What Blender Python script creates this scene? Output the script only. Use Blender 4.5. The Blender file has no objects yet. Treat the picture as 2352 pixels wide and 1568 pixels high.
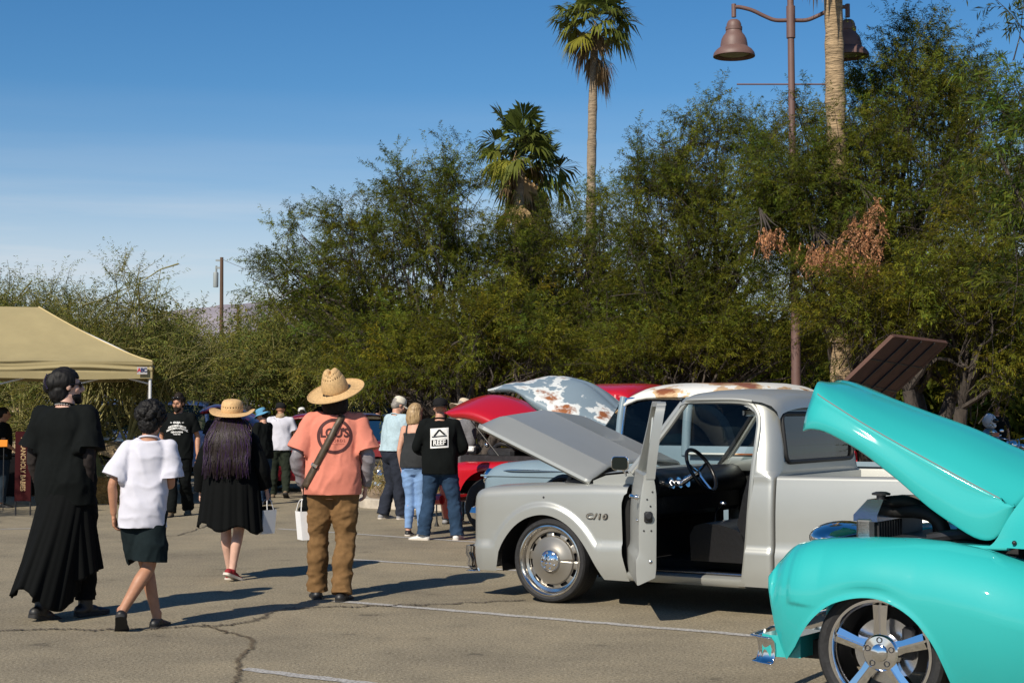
import bpy, math, random
import numpy as np
from mathutils import Vector, Matrix
from mathutils.bvhtree import BVHTree

SC = bpy.context.scene
COL = SC.collection
random.seed(7); RNG = np.random.default_rng(7)

# ------------------------------------------------------------------ camera, sky, sun, exposure
FPX, CX, CY, HOR, EYE = 3600.0, 1176.0, 784.0, 938.0, 1.6      # measured on the photograph at 2352 x 1568
PITCH = math.atan((HOR - CY) / FPX)
cam = bpy.data.cameras.new('camera'); cam_ob = bpy.data.objects.new('camera', cam); COL.objects.link(cam_ob)
cam.sensor_width = 36.0; cam.lens = FPX / 2352 * 36.0
cam_ob.location = (0, 0, EYE); cam_ob.rotation_euler = (math.pi / 2 + PITCH, 0, 0)
cam.clip_start = 0.1; cam.clip_end = 20000
SC.camera = cam_ob

SUN_AZ, SUN_EL = math.radians(212), math.radians(39)
sun_dir = Vector((math.sin(SUN_AZ) * math.cos(SUN_EL), math.cos(SUN_AZ) * math.cos(SUN_EL), math.sin(SUN_EL)))
world = bpy.data.worlds.new('World'); SC.world = world; world.use_nodes = True
wt = world.node_tree; wt.nodes.clear()
def wn(t, **k):
    n = wt.nodes.new(t)
    for a, v in k.items(): setattr(n, a, v)
    return n
sky = wn('ShaderNodeTexSky', sky_type='NISHITA', sun_disc=False, sun_elevation=SUN_EL, sun_rotation=SUN_AZ,
         altitude=800, air_density=1.0, dust_density=0.2, ozone_density=3.0)
geo = wn('ShaderNodeTexCoord'); sep = wn('ShaderNodeSeparateXYZ')
wt.links.new(geo.outputs['Generated'], sep.inputs[0])
mp = wn('ShaderNodeMapping'); mp.inputs['Scale'].default_value = (1.6, 1.6, 26.0); mp.inputs['Rotation'].default_value = (0.02, -0.03, 0)
wt.links.new(geo.outputs['Generated'], mp.inputs[0])
nz = wn('ShaderNodeTexNoise'); nz.inputs['Scale'].default_value = 1.7; nz.inputs['Detail'].default_value = 7; nz.inputs['Roughness'].default_value = 0.55
wt.links.new(mp.outputs[0], nz.inputs['Vector'])
cr = wn('ShaderNodeValToRGB'); cr.color_ramp.elements[0].position = 0.40; cr.color_ramp.elements[1].position = 0.72
wt.links.new(nz.outputs[0], cr.inputs[0])
# thin cloud veil lies low above the horizon, all the way round
band = wn('ShaderNodeValToRGB'); be = band.color_ramp.elements
be[0].position = 0.0; be[0].color = (1, 1, 1, 1); be[1].position = 0.20; be[1].color = (0, 0, 0, 1)
e = be.new(0.095); e.color = (0.95, 0.95, 0.95, 1); e = be.new(0.116); e.color = (0.62, 0.62, 0.62, 1); e = be.new(0.140); e.color = (0.22, 0.22, 0.22, 1)
wt.links.new(sep.outputs[2], band.inputs[0])
veil = wn('ShaderNodeMath', operation='MULTIPLY'); wt.links.new(band.outputs[0], veil.inputs[0])
addn = wn('ShaderNodeMath', operation='MULTIPLY_ADD'); addn.inputs[1].default_value = 0.60; addn.inputs[2].default_value = 0.56; addn.use_clamp = True
wt.links.new(cr.outputs[0], addn.inputs[0]); wt.links.new(addn.outputs[0], veil.inputs[1])
mixs = wn('ShaderNodeMix', data_type='RGBA'); mixs.inputs['B'].default_value = (7.0, 7.4, 7.9, 1)
wt.links.new(veil.outputs[0], mixs.inputs['Factor']); hsv = wn('ShaderNodeHueSaturation'); hsv.inputs['Saturation'].default_value = 1.32
wt.links.new(sky.outputs[0], hsv.inputs['Color']); wt.links.new(hsv.outputs[0], mixs.inputs['A'])
bg = wn('ShaderNodeBackground'); bg.inputs['Strength'].default_value = 0.082
out = wn('ShaderNodeOutputWorld')
wt.links.new(mixs.outputs['Result'], bg.inputs[0]); wt.links.new(bg.outputs[0], out.inputs[0])

sl = bpy.data.lights.new('sun', 'SUN'); sl.energy = 4.8; sl.angle = math.radians(0.53); sl.color = (1.0, 0.91, 0.77)
so = bpy.data.objects.new('sun', sl); COL.objects.link(so); so.location = (0, 0, 50)
so.rotation_euler = sun_dir.to_track_quat('Z', 'Y').to_euler()
vs = SC.view_settings
vs.view_transform = 'Standard'; vs.look = 'None'; vs.exposure = 0.27; vs.gamma = 1.0; vs.use_curve_mapping = False

# ------------------------------------------------------------------ pixel helpers (authoring only: pixels -> places on the ground)
def ray(x, y):
    r = x - CX; u = CY - y
    return np.array([r, FPX * math.cos(PITCH) - u * math.sin(PITCH), FPX * math.sin(PITCH) + u * math.cos(PITCH)])
def gnd(x, y, z=0.0):
    d = ray(x, y); t = (z - EYE) / d[2]
    return np.array([0, 0, EYE]) + t * d
def at(x, y, Y):
    d = ray(x, y)
    return np.array([0, 0, EYE]) + d * (Y / d[1])
def mpp(Y): return Y / FPX                                            # metres per measured pixel at distance Y

# ------------------------------------------------------------------ materials
def mat(name, rgb, rough=0.6, metal=0.0, coat=0.0, var=None, bump=None, spec=0.5, sheen=0.0, trans=0.0, rgb2=None, stretch=(1, 1, 1), attr=None):
    m = bpy.data.materials.new(name); m.use_nodes = True
    nt = m.node_tree; b = nt.nodes['Principled BSDF']
    b.inputs['Base Color'].default_value = (*rgb, 1); b.inputs['Roughness'].default_value = rough
    b.inputs['Metallic'].default_value = metal; b.inputs['Coat Weight'].default_value = coat
    b.inputs['Coat Roughness'].default_value = 0.03; b.inputs['Specular IOR Level'].default_value = spec
    b.inputs['Sheen Weight'].default_value = sheen
    tc = nt.nodes.new('ShaderNodeTexCoord'); mpn = nt.nodes.new('ShaderNodeMapping')
    mpn.inputs['Scale'].default_value = stretch
    nt.links.new(tc.outputs['Object'], mpn.inputs[0])
    col = None
    if var:
        n = nt.nodes.new('ShaderNodeTexNoise'); n.inputs['Scale'].default_value = var[0]; n.inputs['Detail'].default_value = 5
        n.inputs['Roughness'].default_value = 0.6
        nt.links.new(mpn.outputs[0], n.inputs['Vector'])
        r = nt.nodes.new('ShaderNodeValToRGB'); k = var[1]
        r.color_ramp.elements[0].position = 0.3; r.color_ramp.elements[1].position = 0.7
        c2 = rgb2 if rgb2 else tuple(min(1, c * (1 + k)) for c in rgb)
        c1 = rgb if rgb2 else tuple(c * (1 - k) for c in rgb)
        r.color_ramp.elements[0].color = (*c1, 1); r.color_ramp.elements[1].color = (*c2, 1)
        nt.links.new(n.outputs[0], r.inputs[0]); col = r.outputs[0]
    if attr:
        a = nt.nodes.new('ShaderNodeAttribute'); a.attribute_name = attr
        if col is None:
            rg_ = nt.nodes.new('ShaderNodeRGB'); rg_.outputs[0].default_value = (*rgb, 1); col = rg_.outputs[0]
        if True:
            mx = nt.nodes.new('ShaderNodeMix'); mx.data_type = 'RGBA'; mx.blend_type = 'MULTIPLY'; mx.inputs['Factor'].default_value = 1
            nt.links.new(col, mx.inputs['A']); nt.links.new(a.outputs['Color'], mx.inputs['B']); col = mx.outputs['Result']
    if col is not None: nt.links.new(col, b.inputs['Base Color'])
    if bump:
        n2 = nt.nodes.new('ShaderNodeTexNoise'); n2.inputs['Scale'].default_value = bump[0]; n2.inputs['Detail'].default_value = 6
        nt.links.new(mpn.outputs[0], n2.inputs['Vector'])
        bp = nt.nodes.new('ShaderNodeBump'); bp.inputs['Strength'].default_value = bump[1]; bp.inputs['Distance'].default_value = bump[2] if len(bump) > 2 else 0.01
        nt.links.new(n2.outputs[0], bp.inputs['Height']); nt.links.new(bp.outputs[0], b.inputs['Normal'])
    if trans:
        tr = nt.nodes.new('ShaderNodeBsdfTranslucent'); mxs = nt.nodes.new('ShaderNodeMixShader'); mxs.inputs[0].default_value = trans
        if col is not None: nt.links.new(col, tr.inputs[0])
        else: tr.inputs[0].default_value = (*rgb, 1)
        o_ = nt.nodes['Material Output']
        nt.links.new(b.outputs[0], mxs.inputs[1]); nt.links.new(tr.outputs[0], mxs.inputs[2]); nt.links.new(mxs.outputs[0], o_.inputs[0])
    return m
def glass(name, tint=(0.6, 0.65, 0.65), rough=0.02, ior=1.32):
    m = bpy.data.materials.new(name); m.use_nodes = True; nt = m.node_tree; nt.nodes.clear()
    g = nt.nodes.new('ShaderNodeBsdfGlossy'); g.inputs['Roughness'].default_value = rough; g.inputs[0].default_value = (1, 1, 1, 1)
    t = nt.nodes.new('ShaderNodeBsdfTransparent'); t.inputs[0].default_value = (*tint, 1)
    f = nt.nodes.new('ShaderNodeFresnel'); f.inputs[0].default_value = ior
    mx = nt.nodes.new('ShaderNodeMixShader'); o_ = nt.nodes.new('ShaderNodeOutputMaterial')
    nt.links.new(f.outputs[0], mx.inputs[0]); nt.links.new(t.outputs[0], mx.inputs[1]); nt.links.new(g.outputs[0], mx.inputs[2]); nt.links.new(mx.outputs[0], o_.inputs[0])
    return m

# ------------------------------------------------------------------ geometry helpers
def nrm(v):
    v = np.asarray(v, float); n = np.linalg.norm(v)
    return v / n if n > 1e-9 else v
def cat_rom(P, n):
    P = np.asarray(P, float); k = len(P)
    if k < 3:
        t = np.linspace(0, 1, n)[:, None]; return P[0] * (1 - t) + P[-1] * t
    Q = np.vstack([2 * P[0] - P[1], P, 2 * P[-1] - P[-2]])
    ts = np.linspace(0, k - 1, n); i = np.minimum(ts.astype(int), k - 2); f = (ts - i)[:, None]
    p0, p1, p2, p3 = Q[i], Q[i + 1], Q[i + 2], Q[i + 3]
    return 0.5 * (2 * p1 + (p2 - p0) * f + (2 * p0 - 5 * p1 + 4 * p2 - p3) * f ** 2 + (3 * p1 - p0 - 3 * p2 + p3) * f ** 3)
def interp(xs, pts):
    pts = np.asarray(pts, float); return np.interp(xs, pts[:, 0], pts[:, 1])
def sstep(a, b, x):
    t = np.clip((np.asarray(x, float) - a) / (b - a), 0, 1); return t * t * (3 - 2 * t)
def vnoise(p, seed=0):
    p = np.asarray(p, float); i = np.floor(p).astype(np.int64); f = p - i; f = f * f * (3 - 2 * f)
    def h(d):
        a = (i + np.array(d)).astype(np.uint64)
        n = (a[:, 0] * np.uint64(73856093)) ^ (a[:, 1] * np.uint64(19349663)) ^ (a[:, 2] * np.uint64(83492791)) ^ np.uint64(seed * 2654435 + 977)
        n = (n ^ (n >> np.uint64(13))) * np.uint64(1274126177); n = n ^ (n >> np.uint64(16))
        return (n & np.uint64(0xFFFF)).astype(float) / 65535.0
    x, y, z = f[:, 0], f[:, 1], f[:, 2]; r = 0
    for dx in (0, 1):
        for dy in (0, 1):
            for dz in (0, 1):
                r = r + h((dx, dy, dz)) * (x if dx else 1 - x) * (y if dy else 1 - y) * (z if dz else 1 - z)
    return r
def fbm(p, seed=0, o=3):
    r = 0; a = 0.5; p = np.asarray(p, float)
    for k in range(o): r = r + a * (vnoise(p * 2 ** k + 100, seed + k) - 0.5) * 2; a *= 0.5
    return r
class MB:
    def __init__(s): s.v = []; s.f = []; s.n = 0
    def add(s, v, f):
        v = np.asarray(v, float).reshape(-1, 3); s.v.append(v)
        s.f += [tuple(int(i) + s.n for i in q) for q in f]; s.n += len(v); return s
    def box(s, c, d, rot=None, bev=0.0):
        x, y, z = np.asarray(d, float) / 2
        if bev:
            b = min(bev, x * .9, y * .9, z * .9); V = []
            for sx in (-1, 1):
                for sy in (-1, 1):
                    for sz in (-1, 1):
                        V += [(sx * x, sy * (y - b), sz * (z - b)), (sx * (x - b), sy * y, sz * (z - b)), (sx * (x - b), sy * (y - b), sz * z)]
            V = np.array(V)
            import itertools
            idx = lambda sx, sy, sz, k: ((sx > 0) * 4 + (sy > 0) * 2 + (sz > 0)) * 3 + k
            F = []
            for a in (-1, 1):
                F.append([idx(a, -1, -1, 0), idx(a, 1, -1, 0), idx(a, 1, 1, 0), idx(a, -1, 1, 0)][::a])
                F.append([idx(-1, a, -1, 1), idx(-1, a, 1, 1), idx(1, a, 1, 1), idx(1, a, -1, 1)][::a])
                F.append([idx(-1, -1, a, 2), idx(1, -1, a, 2), idx(1, 1, a, 2), idx(-1, 1, a, 2)][::a])
                for c_ in (-1, 1):
                    F.append([idx(a, c_, -1, 0), idx(a, c_, 1, 0), idx(a, c_, 1, 1), idx(a, c_, -1, 1)])
                    F.append([idx(a, -1, c_, 0), idx(a, 1, c_, 0), idx(a, 1, c_, 2), idx(a, -1, c_, 2)])
                    F.append([idx(-1, a, c_, 1), idx(1, a, c_, 1), idx(1, a, c_, 2), idx(-1, a, c_, 2)])
                    for e_ in (-1, 1): F.append([idx(a, c_, e_, 0), idx(a, c_, e_, 1), idx(a, c_, e_, 2)])
        else:
            V = np.array([(sx * x, sy * y, sz * z) for sx in (-1, 1) for sy in (-1, 1) for sz in (-1, 1)])
            F = [(0, 1, 3, 2), (4, 6, 7, 5), (0, 4, 5, 1), (2, 3, 7, 6), (0, 2, 6, 4), (1, 5, 7, 3)]
        if rot is not None: V = V @ np.asarray(rot).T
        return s.add(V + np.asarray(c, float), F)
    def tube(s, path, rad, n=8, sub=1, cap=True, flat=1.0, up=None):
        P = np.asarray(path, float); R = np.broadcast_to(np.asarray(rad, float), (len(P),)) if np.ndim(rad) == 0 else np.asarray(rad, float)
        if sub > 1:
            m = (len(P) - 1) * sub + 1
            P2 = cat_rom(np.hstack([P, R[:, None]]), m); P, R = P2[:, :3], np.maximum(P2[:, 3], 1e-4)
        T = np.gradient(P, axis=0); T /= np.maximum(np.linalg.norm(T, axis=1), 1e-9)[:, None]
        a = np.asarray(up, float) if up is not None else (np.array([0, 0, 1.]) if abs(T[0][2]) < .9 else np.array([0, 1., 0]))
        X = nrm(np.cross(a, T[0])); V = []
        an = np.arange(n) * 2 * math.pi / n
        for i in range(len(P)):
            X = nrm(X - T[i] * np.dot(X, T[i])); Y = np.cross(T[i], X)
            V.append(P[i] + R[i] * (np.cos(an)[:, None] * X + flat * np.sin(an)[:, None] * Y))
        F = [(i * n + j, i * n + (j + 1) % n, (i + 1) * n + (j + 1) % n, (i + 1) * n + j) for i in range(len(P) - 1) for j in range(n)]
        if cap: F += [tuple(range(n - 1, -1, -1)), tuple((len(P) - 1) * n + j for j in range(n))]
        return s.add(np.vstack(V), F)
    def cyl(s, a, b, r, r2=None, n=16): return s.tube([a, b], [r, r if r2 is None else r2], n)
    def lathe(s, prof, n=48, axis=(0, 0, 1), org=(0, 0, 0), close=False):
        z = nrm(axis); x = nrm(np.cross((0, 1, 0) if abs(z[1]) < .9 else (1, 0, 0), z)); y = np.cross(z, x)
        an = np.arange(n) * 2 * math.pi / n; org = np.asarray(org, float)
        V = np.vstack([org + z * h + r * (np.cos(an)[:, None] * x + np.sin(an)[:, None] * y) for r, h in prof])
        m = len(prof); F = [(i * n + j, i * n + (j + 1) % n, (i + 1) * n + (j + 1) % n, (i + 1) * n + j) for i in range(m - 1) for j in range(n)]
        if close: F += [((m - 1) * n + j, (m - 1) * n + (j + 1) % n, (j + 1) % n, j) for j in range(n)]
        return s.add(V, F)
    def grid(s, G, skip=None, cu=False):
        G = np.asarray(G, float); a, b_ = G.shape[:2]
        F = [(i * b_ + j, i * b_ + j + 1, (i + 1) * b_ + j + 1, (i + 1) * b_ + j) for i in range(a - 1) for j in range(b_ - 1) if not (skip and skip(i, j))]
        if cu: F += [((a - 1) * b_ + j, (a - 1) * b_ + j + 1, j + 1, j) for j in range(b_ - 1)]
        return s.add(G.reshape(-1, 3), F)
    def ell(s, c, r, n=16, m=10, rot=None):
        V = [(math.sin(p) * math.cos(t), math.sin(p) * math.sin(t), math.cos(p)) for p in np.linspace(0.02, math.pi - .02, m) for t in np.arange(n) * 2 * math.pi / n]
        V = np.array(V) * np.asarray(r, float)
        if rot is not None: V = V @ np.asarray(rot).T
        F = [(i * n + j, (i + 1) * n + j, (i + 1) * n + (j + 1) % n, i * n + (j + 1) % n) for i in range(m - 1) for j in range(n)]
        F += [tuple(range(n)), tuple((m - 1) * n + j for j in range(n - 1, -1, -1))]
        return s.add(V + np.asarray(c, float), F)
    def rings(s, L, n=28, sub=4, pw=2.0):
        """horizontal rings (x, y, z, rx, ry) joined into a closed trunk"""
        L = np.asarray(L, float)
        if sub > 1: L = cat_rom(L, (len(L) - 1) * sub + 1)
        an = np.arange(n) * 2 * math.pi / n; c, sn = np.cos(an), np.sin(an)
        cc = np.sign(c) * abs(c) ** (2 / pw); ss = np.sign(sn) * abs(sn) ** (2 / pw)
        V = np.vstack([np.stack([q[0] + q[3] * cc, q[1] + q[4] * ss, np.full(n, q[2])], 1) for q in L]); m = len(L)
        F = [(i * n + j, i * n + (j + 1) % n, (i + 1) * n + (j + 1) % n, (i + 1) * n + j) for i in range(m - 1) for j in range(n)]
        F += [tuple(range(n - 1, -1, -1)), tuple((m - 1) * n + j for j in range(n))]
        return s.add(V, F)
    def prism(s, poly, z0, z1):
        """closed polygon in (x, y) extruded along z"""
        n = len(poly); V = [(x, y, z0) for x, y in poly] + [(x, y, z1) for x, y in poly]
        F = [(i, (i + 1) % n, n + (i + 1) % n, n + i) for i in range(n)] + [tuple(range(n - 1, -1, -1)), tuple(range(n, 2 * n))]
        return s.add(V, F)
    def xf(s, M=None, t=None):
        s.v = [(v if M is None else v @ np.asarray(M).T) + (0 if t is None else np.asarray(t, float)) for v in s.v]; return s
    def arrays(s): return np.vstack(s.v), s.f
    def build(s, name, m, parent=None, **k): v, f = s.arrays(); return mk(name, v, f, m, parent, **k)
def setp(o, label=None, cat=None, group=None, kind=None):
    if label: o['label'] = label
    if cat: o['category'] = cat
    if group: o['group'] = group
    if kind: o['kind'] = kind
    return o
def mk(name, v, f, m, parent=None, smooth=True, sharp=38, solid=0, **k):
    me = bpy.data.meshes.new(name); me.from_pydata(np.asarray(v, float).tolist(), [], f); me.update()
    if m: me.materials.append(m)
    if smooth:
        me.shade_smooth()
        if sharp and sharp < 180: me.set_sharp_from_angle(angle=math.radians(sharp))
    o = bpy.data.objects.new(name, me); COL.objects.link(o)
    if parent: o.parent = parent
    if solid:
        md = o.modifiers.new('thickness', 'SOLIDIFY'); md.thickness = abs(solid); md.offset = -1 if solid > 0 else 1
    return setp(o, **k)
def big(name, V, m, parent=None, nper=3, col=None, **k):
    """many loose triangles / quads, numpy fast path"""
    V = np.asarray(V, np.float32).reshape(-1, 3); n = len(V) // nper
    me = bpy.data.meshes.new(name); me.vertices.add(len(V)); me.vertices.foreach_set('co', V.ravel())
    me.loops.add(n * nper); me.loops.foreach_set('vertex_index', np.arange(n * nper, dtype=np.int32))
    me.polygons.add(n); me.polygons.foreach_set('loop_start', np.arange(0, n * nper, nper, dtype=np.int32))
    if col is not None:
        ca = me.color_attributes.new('tone', 'FLOAT_COLOR', 'POINT')
        ca.data.foreach_set('color', np.asarray(col, np.float32).ravel())
    me.update(calc_edges=True); me.materials.append(m)
    o = bpy.data.objects.new(name, me); COL.objects.link(o)
    if parent: o.parent = parent
    return setp(o, **k)
def thing(name, label, cat, loc=(0, 0, 0), rz=0, group=None):
    o = bpy.data.objects.new(name, None); COL.objects.link(o); o.empty_display_size = .2
    o.location = Vector([float(c) for c in loc]); o.rotation_euler = (0, 0, rz)
    return setp(o, label, cat, group)
def rotm(axis, a): return np.array(Matrix.Rotation(a, 3, Vector([float(c) for c in axis])))
def text_mesh(s, size=1.0, ext=0.0, shear=0.0, space=1.0, bold=0.0):
    cu = bpy.data.curves.new('t', 'FONT'); cu.body = s; cu.size = size; cu.extrude = ext; cu.align_x = 'CENTER'; cu.align_y = 'CENTER'
    cu.shear = shear; cu.space_character = space; cu.offset = bold; cu.resolution_u = 3
    ob = bpy.data.objects.new('t', cu); COL.objects.link(ob)
    bpy.context.view_layer.update()
    me = ob.evaluated_get(bpy.context.evaluated_depsgraph_get()).to_mesh()
    v = np.array([p.co for p in me.vertices]).reshape(-1, 3); f = [tuple(p.vertices) for p in me.polygons]
    bpy.data.objects.remove(ob); bpy.data.curves.remove(cu)
    return v, f
# ------------------------------------------------------------------ the ground
def asphalt_mat():
    m = bpy.data.materials.new('asphalt'); m.use_nodes = True; nt = m.node_tree; b = nt.nodes['Principled BSDF']
    tc = nt.nodes.new('ShaderNodeTexCoord')
    def noise(s, d=4, r=.6):
        n = nt.nodes.new('ShaderNodeTexNoise'); n.inputs['Scale'].default_value = s; n.inputs['Detail'].default_value = d; n.inputs['Roughness'].default_value = r
        nt.links.new(tc.outputs['Object'], n.inputs['Vector']); return n.outputs[0]
    def ramp(src, st):
        r = nt.nodes.new('ShaderNodeValToRGB'); e = r.color_ramp.elements
        e[0].position, e[0].color = st[0][0], (*st[0][1], 1); e[1].position, e[1].color = st[-1][0], (*st[-1][1], 1)
        for p, c in st[1:-1]: q = e.new(p); q.color = (*c, 1)
        nt.links.new(src, r.inputs[0]); return r.outputs[0]
    def mul(a, c, f=1.0):
        x = nt.nodes.new('ShaderNodeMix'); x.data_type = 'RGBA'; x.blend_type = 'MULTIPLY'; x.inputs['Factor'].default_value = f
        nt.links.new(a, x.inputs['A']); nt.links.new(c, x.inputs['B']); return x.outputs['Result']
    grain = ramp(noise(48, 4, .8), [(0.33, (0.082, 0.070, 0.046)), (0.47, (0.245, 0.208, 0.145)), (0.57, (0.30, 0.258, 0.182)), (0.70, (0.50, 0.45, 0.35))])
    patch = ramp(noise(0.42, 6, .62), [(0.30, (0.74, 0.74, 0.75)), (0.5, (0.96, 0.96, 0.95)), (0.7, (1.12, 1.10, 1.06))])
    stain = ramp(noise(2.3, 6, .62), [(0.30, (0.50, 0.50, 0.52)), (0.36, (0.90, 0.90, 0.90)), (0.5, (1, 1, 1)), (0.70, (1.10, 1.09, 1.07))])
    nt.links.new(mul(mul(grain, patch), stain), b.inputs['Base Color'])
    b.inputs['Roughness'].default_value = 0.9; b.inputs['Specular IOR Level'].default_value = 0.25
    bp = nt.nodes.new('ShaderNodeBump'); bp.inputs['Strength'].default_value = 0.75; bp.inputs['Distance'].default_value = 0.012
    nt.links.new(noise(90, 3, .7), bp.inputs['Height']); nt.links.new(bp.outputs[0], b.inputs['Normal'])
    return m
M_asph = asphalt_mat()
gs = 6000.0
gx = np.concatenate([[-gs, -600, -120], np.linspace(-40, 40, 17), [120, 600, gs]]); gy = np.concatenate([[-200, -20], np.linspace(0, 60, 13), [120, 400, 1500, 9000]])
G = np.array([[(x, y, 0.0) for y in gy] for x in gx])
g = MB().grid(G); v, f = g.arrays()
mk('ground', v, [q[::-1] for q in f] if True else f, M_asph, smooth=False, kind='structure')

M_line = mat('worn white paint', (0.14, 0.125, 0.105), 0.85, var=(55, .3), rgb2=(0.52, 0.51, 0.49))
def ribbon(name, pts, w, z, m, jag=0.0, seed=1, **k):
    P = cat_rom(pts, max(len(pts) * 14, 20)); T = np.gradient(P, axis=0); T /= np.linalg.norm(T, axis=1)[:, None]
    N = np.stack([-T[:, 1], T[:, 0], np.zeros(len(T))], 1)
    r = np.random.default_rng(seed)
    a = w * (0.5 + jag * (r.random(len(P)) - .5)); c = w * (0.5 + jag * (r.random(len(P)) - .5)); d = jag * w * (r.random(len(P)) - .5) * 2.0
    L = P + N * (a + d)[:, None]; Rr = P - N * (c - d)[:, None]
    G = np.stack([Rr, L], 1); G[:, :, 2] = z
    v, f = MB().grid(G).arrays()
    return mk(name, v, f, m, smooth=False, kind='structure', **k)
for p0, p1 in (((770, 1379.5), (2000, 1482)), ((795, 1283.5), (1500, 1331)), ((640, 1214), (1200, 1252)), ((560, 1536), (1500, 1648)), ((0, 1215), (120, 1213))):
    A, B_ = gnd(*p0), gnd(*p1)
    ribbon('parking_line', [A, (A + B_) / 2, B_], 0.10, 0.004, M_line, 0.12, int(p0[0]))
M_crack = mat('crack tar', (0.030, 0.026, 0.022), 0.95, var=(40, .5), rgb2=(0.10, 0.075, 0.05))
M_crackd = mat('crack with dry weeds', (0.045, 0.036, 0.024), 0.95, var=(22, .5), rgb2=(0.15, 0.105, 0.055))
def crack(px, w, m, seed, jag=.9):
    r = np.random.default_rng(seed); Q = cat_rom([(x, y) for x, y in px], len(px) * 6)
    pts = [gnd(x + r.normal() * 2.5, y + r.normal() * 1.2) for x, y in Q]
    ribbon('asphalt_crack', pts, w, 0.008, m, jag, seed)
crack([(-60, 1452), (0, 1449), (120, 1445), (260, 1447), (400, 1441), (520, 1436), (590, 1424), (640, 1402), (760, 1393), (900, 1391), (1050, 1386), (1200, 1379)], .028, M_crack, 3)
crack([(470, 1436), (530, 1455), (580, 1468), (572, 1492), (545, 1520), (548, 1550), (530, 1590)], .022, M_crackd, 5, .8)
crack([(330, 1240), (430, 1222), (520, 1190), (600, 1168)], .02, M_crack, 9)

# planter bed and kerb behind the parked trucks
M_conc = mat('kerb concrete', (0.42, 0.37, 0.30), 0.85, var=(6, .25), bump=(40, .4))
M_dirt = mat('planter dirt', (0.26, 0.19, 0.125), 0.95, var=(4, .3), bump=(14, .8, .04))
kp = [gnd(815, 1140), gnd(822, 1160), gnd(850, 1167), gnd(1000, 1172), gnd(1500, 1190), gnd(2350, 1215), gnd(3000, 1235)]
kpath = cat_rom(kp, 60)
mb = MB(); T = np.gradient(kpath, axis=0); T /= np.linalg.norm(T, axis=1)[:, None]; N = np.stack([-T[:, 1], T[:, 0], np.zeros(60)], 1)
prof = [(0, 0), (0.015, .13), (.03, .145), (.16, .15), (.175, .14), (.18, 0.0)]
G = np.array([[p + n * a + np.array([0, 0, h - p[2]]) for a, h in prof] for p, n in zip(kpath, N)])
v, f = mb.grid(G).arrays(); mk('kerb', v, f, M_conc, sharp=30, kind='structure')
dG = []
for p, n in zip(kpath, N):
    row = []
    for k, d in enumerate(np.linspace(.17, 26, 26)):
        q = p + n * .17 + np.array([0.12, 1, 0]) * (d - .17)
        row.append((q[0], q[1], .11 + .10 * sstep(.2, 3, d) + .05 * math.sin(q[0] * 1.3) * math.sin(q[1] * .9) * sstep(.3, 1.5, d)))
    dG.append(row)
v, f = MB().grid(dG).arrays(); mk('planter_soil', v, f, M_dirt, sharp=180, kind='structure')

# hills on the horizon
M_hill = mat('far desert rock', (0.215, 0.195, 0.22), 0.95, var=(.0016, .18), bump=(.004, 1, 60))
xs = np.linspace(-2600, 2600, 160); rows = []
for k, dpt in enumerate(np.linspace(0, 1, 9)):
    y = 3600 + 700 * dpt
    h = (118 + 70 * fbm(np.stack([xs / 420, np.full(160, 1.), np.zeros(160)], 1), 4, 4)) * math.sin(math.pi * (dpt * .5)) ** .8
    hx = interp(xs, [(-2600, 1.2), (-1000, 1.15), (-690, 1.45), (-600, 1.25), (-480, 1.1), (200, .9), (2600, 1.1)])
    hh = (205 * math.sin(math.pi * .5 * dpt) ** .9) * hx * .9 + 45 * fbm(np.stack([xs / 160, np.full(160, dpt * 4), np.zeros(160)], 1), 8, 4) * math.sin(math.pi * dpt * .5) + h * .15
    rows.append(np.stack([xs, np.full(160, y), hh - 3], 1))
v, f = MB().grid(np.array(rows)).arrays(); mk('hills', v, f, M_hill, sharp=180, kind='structure')

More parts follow.
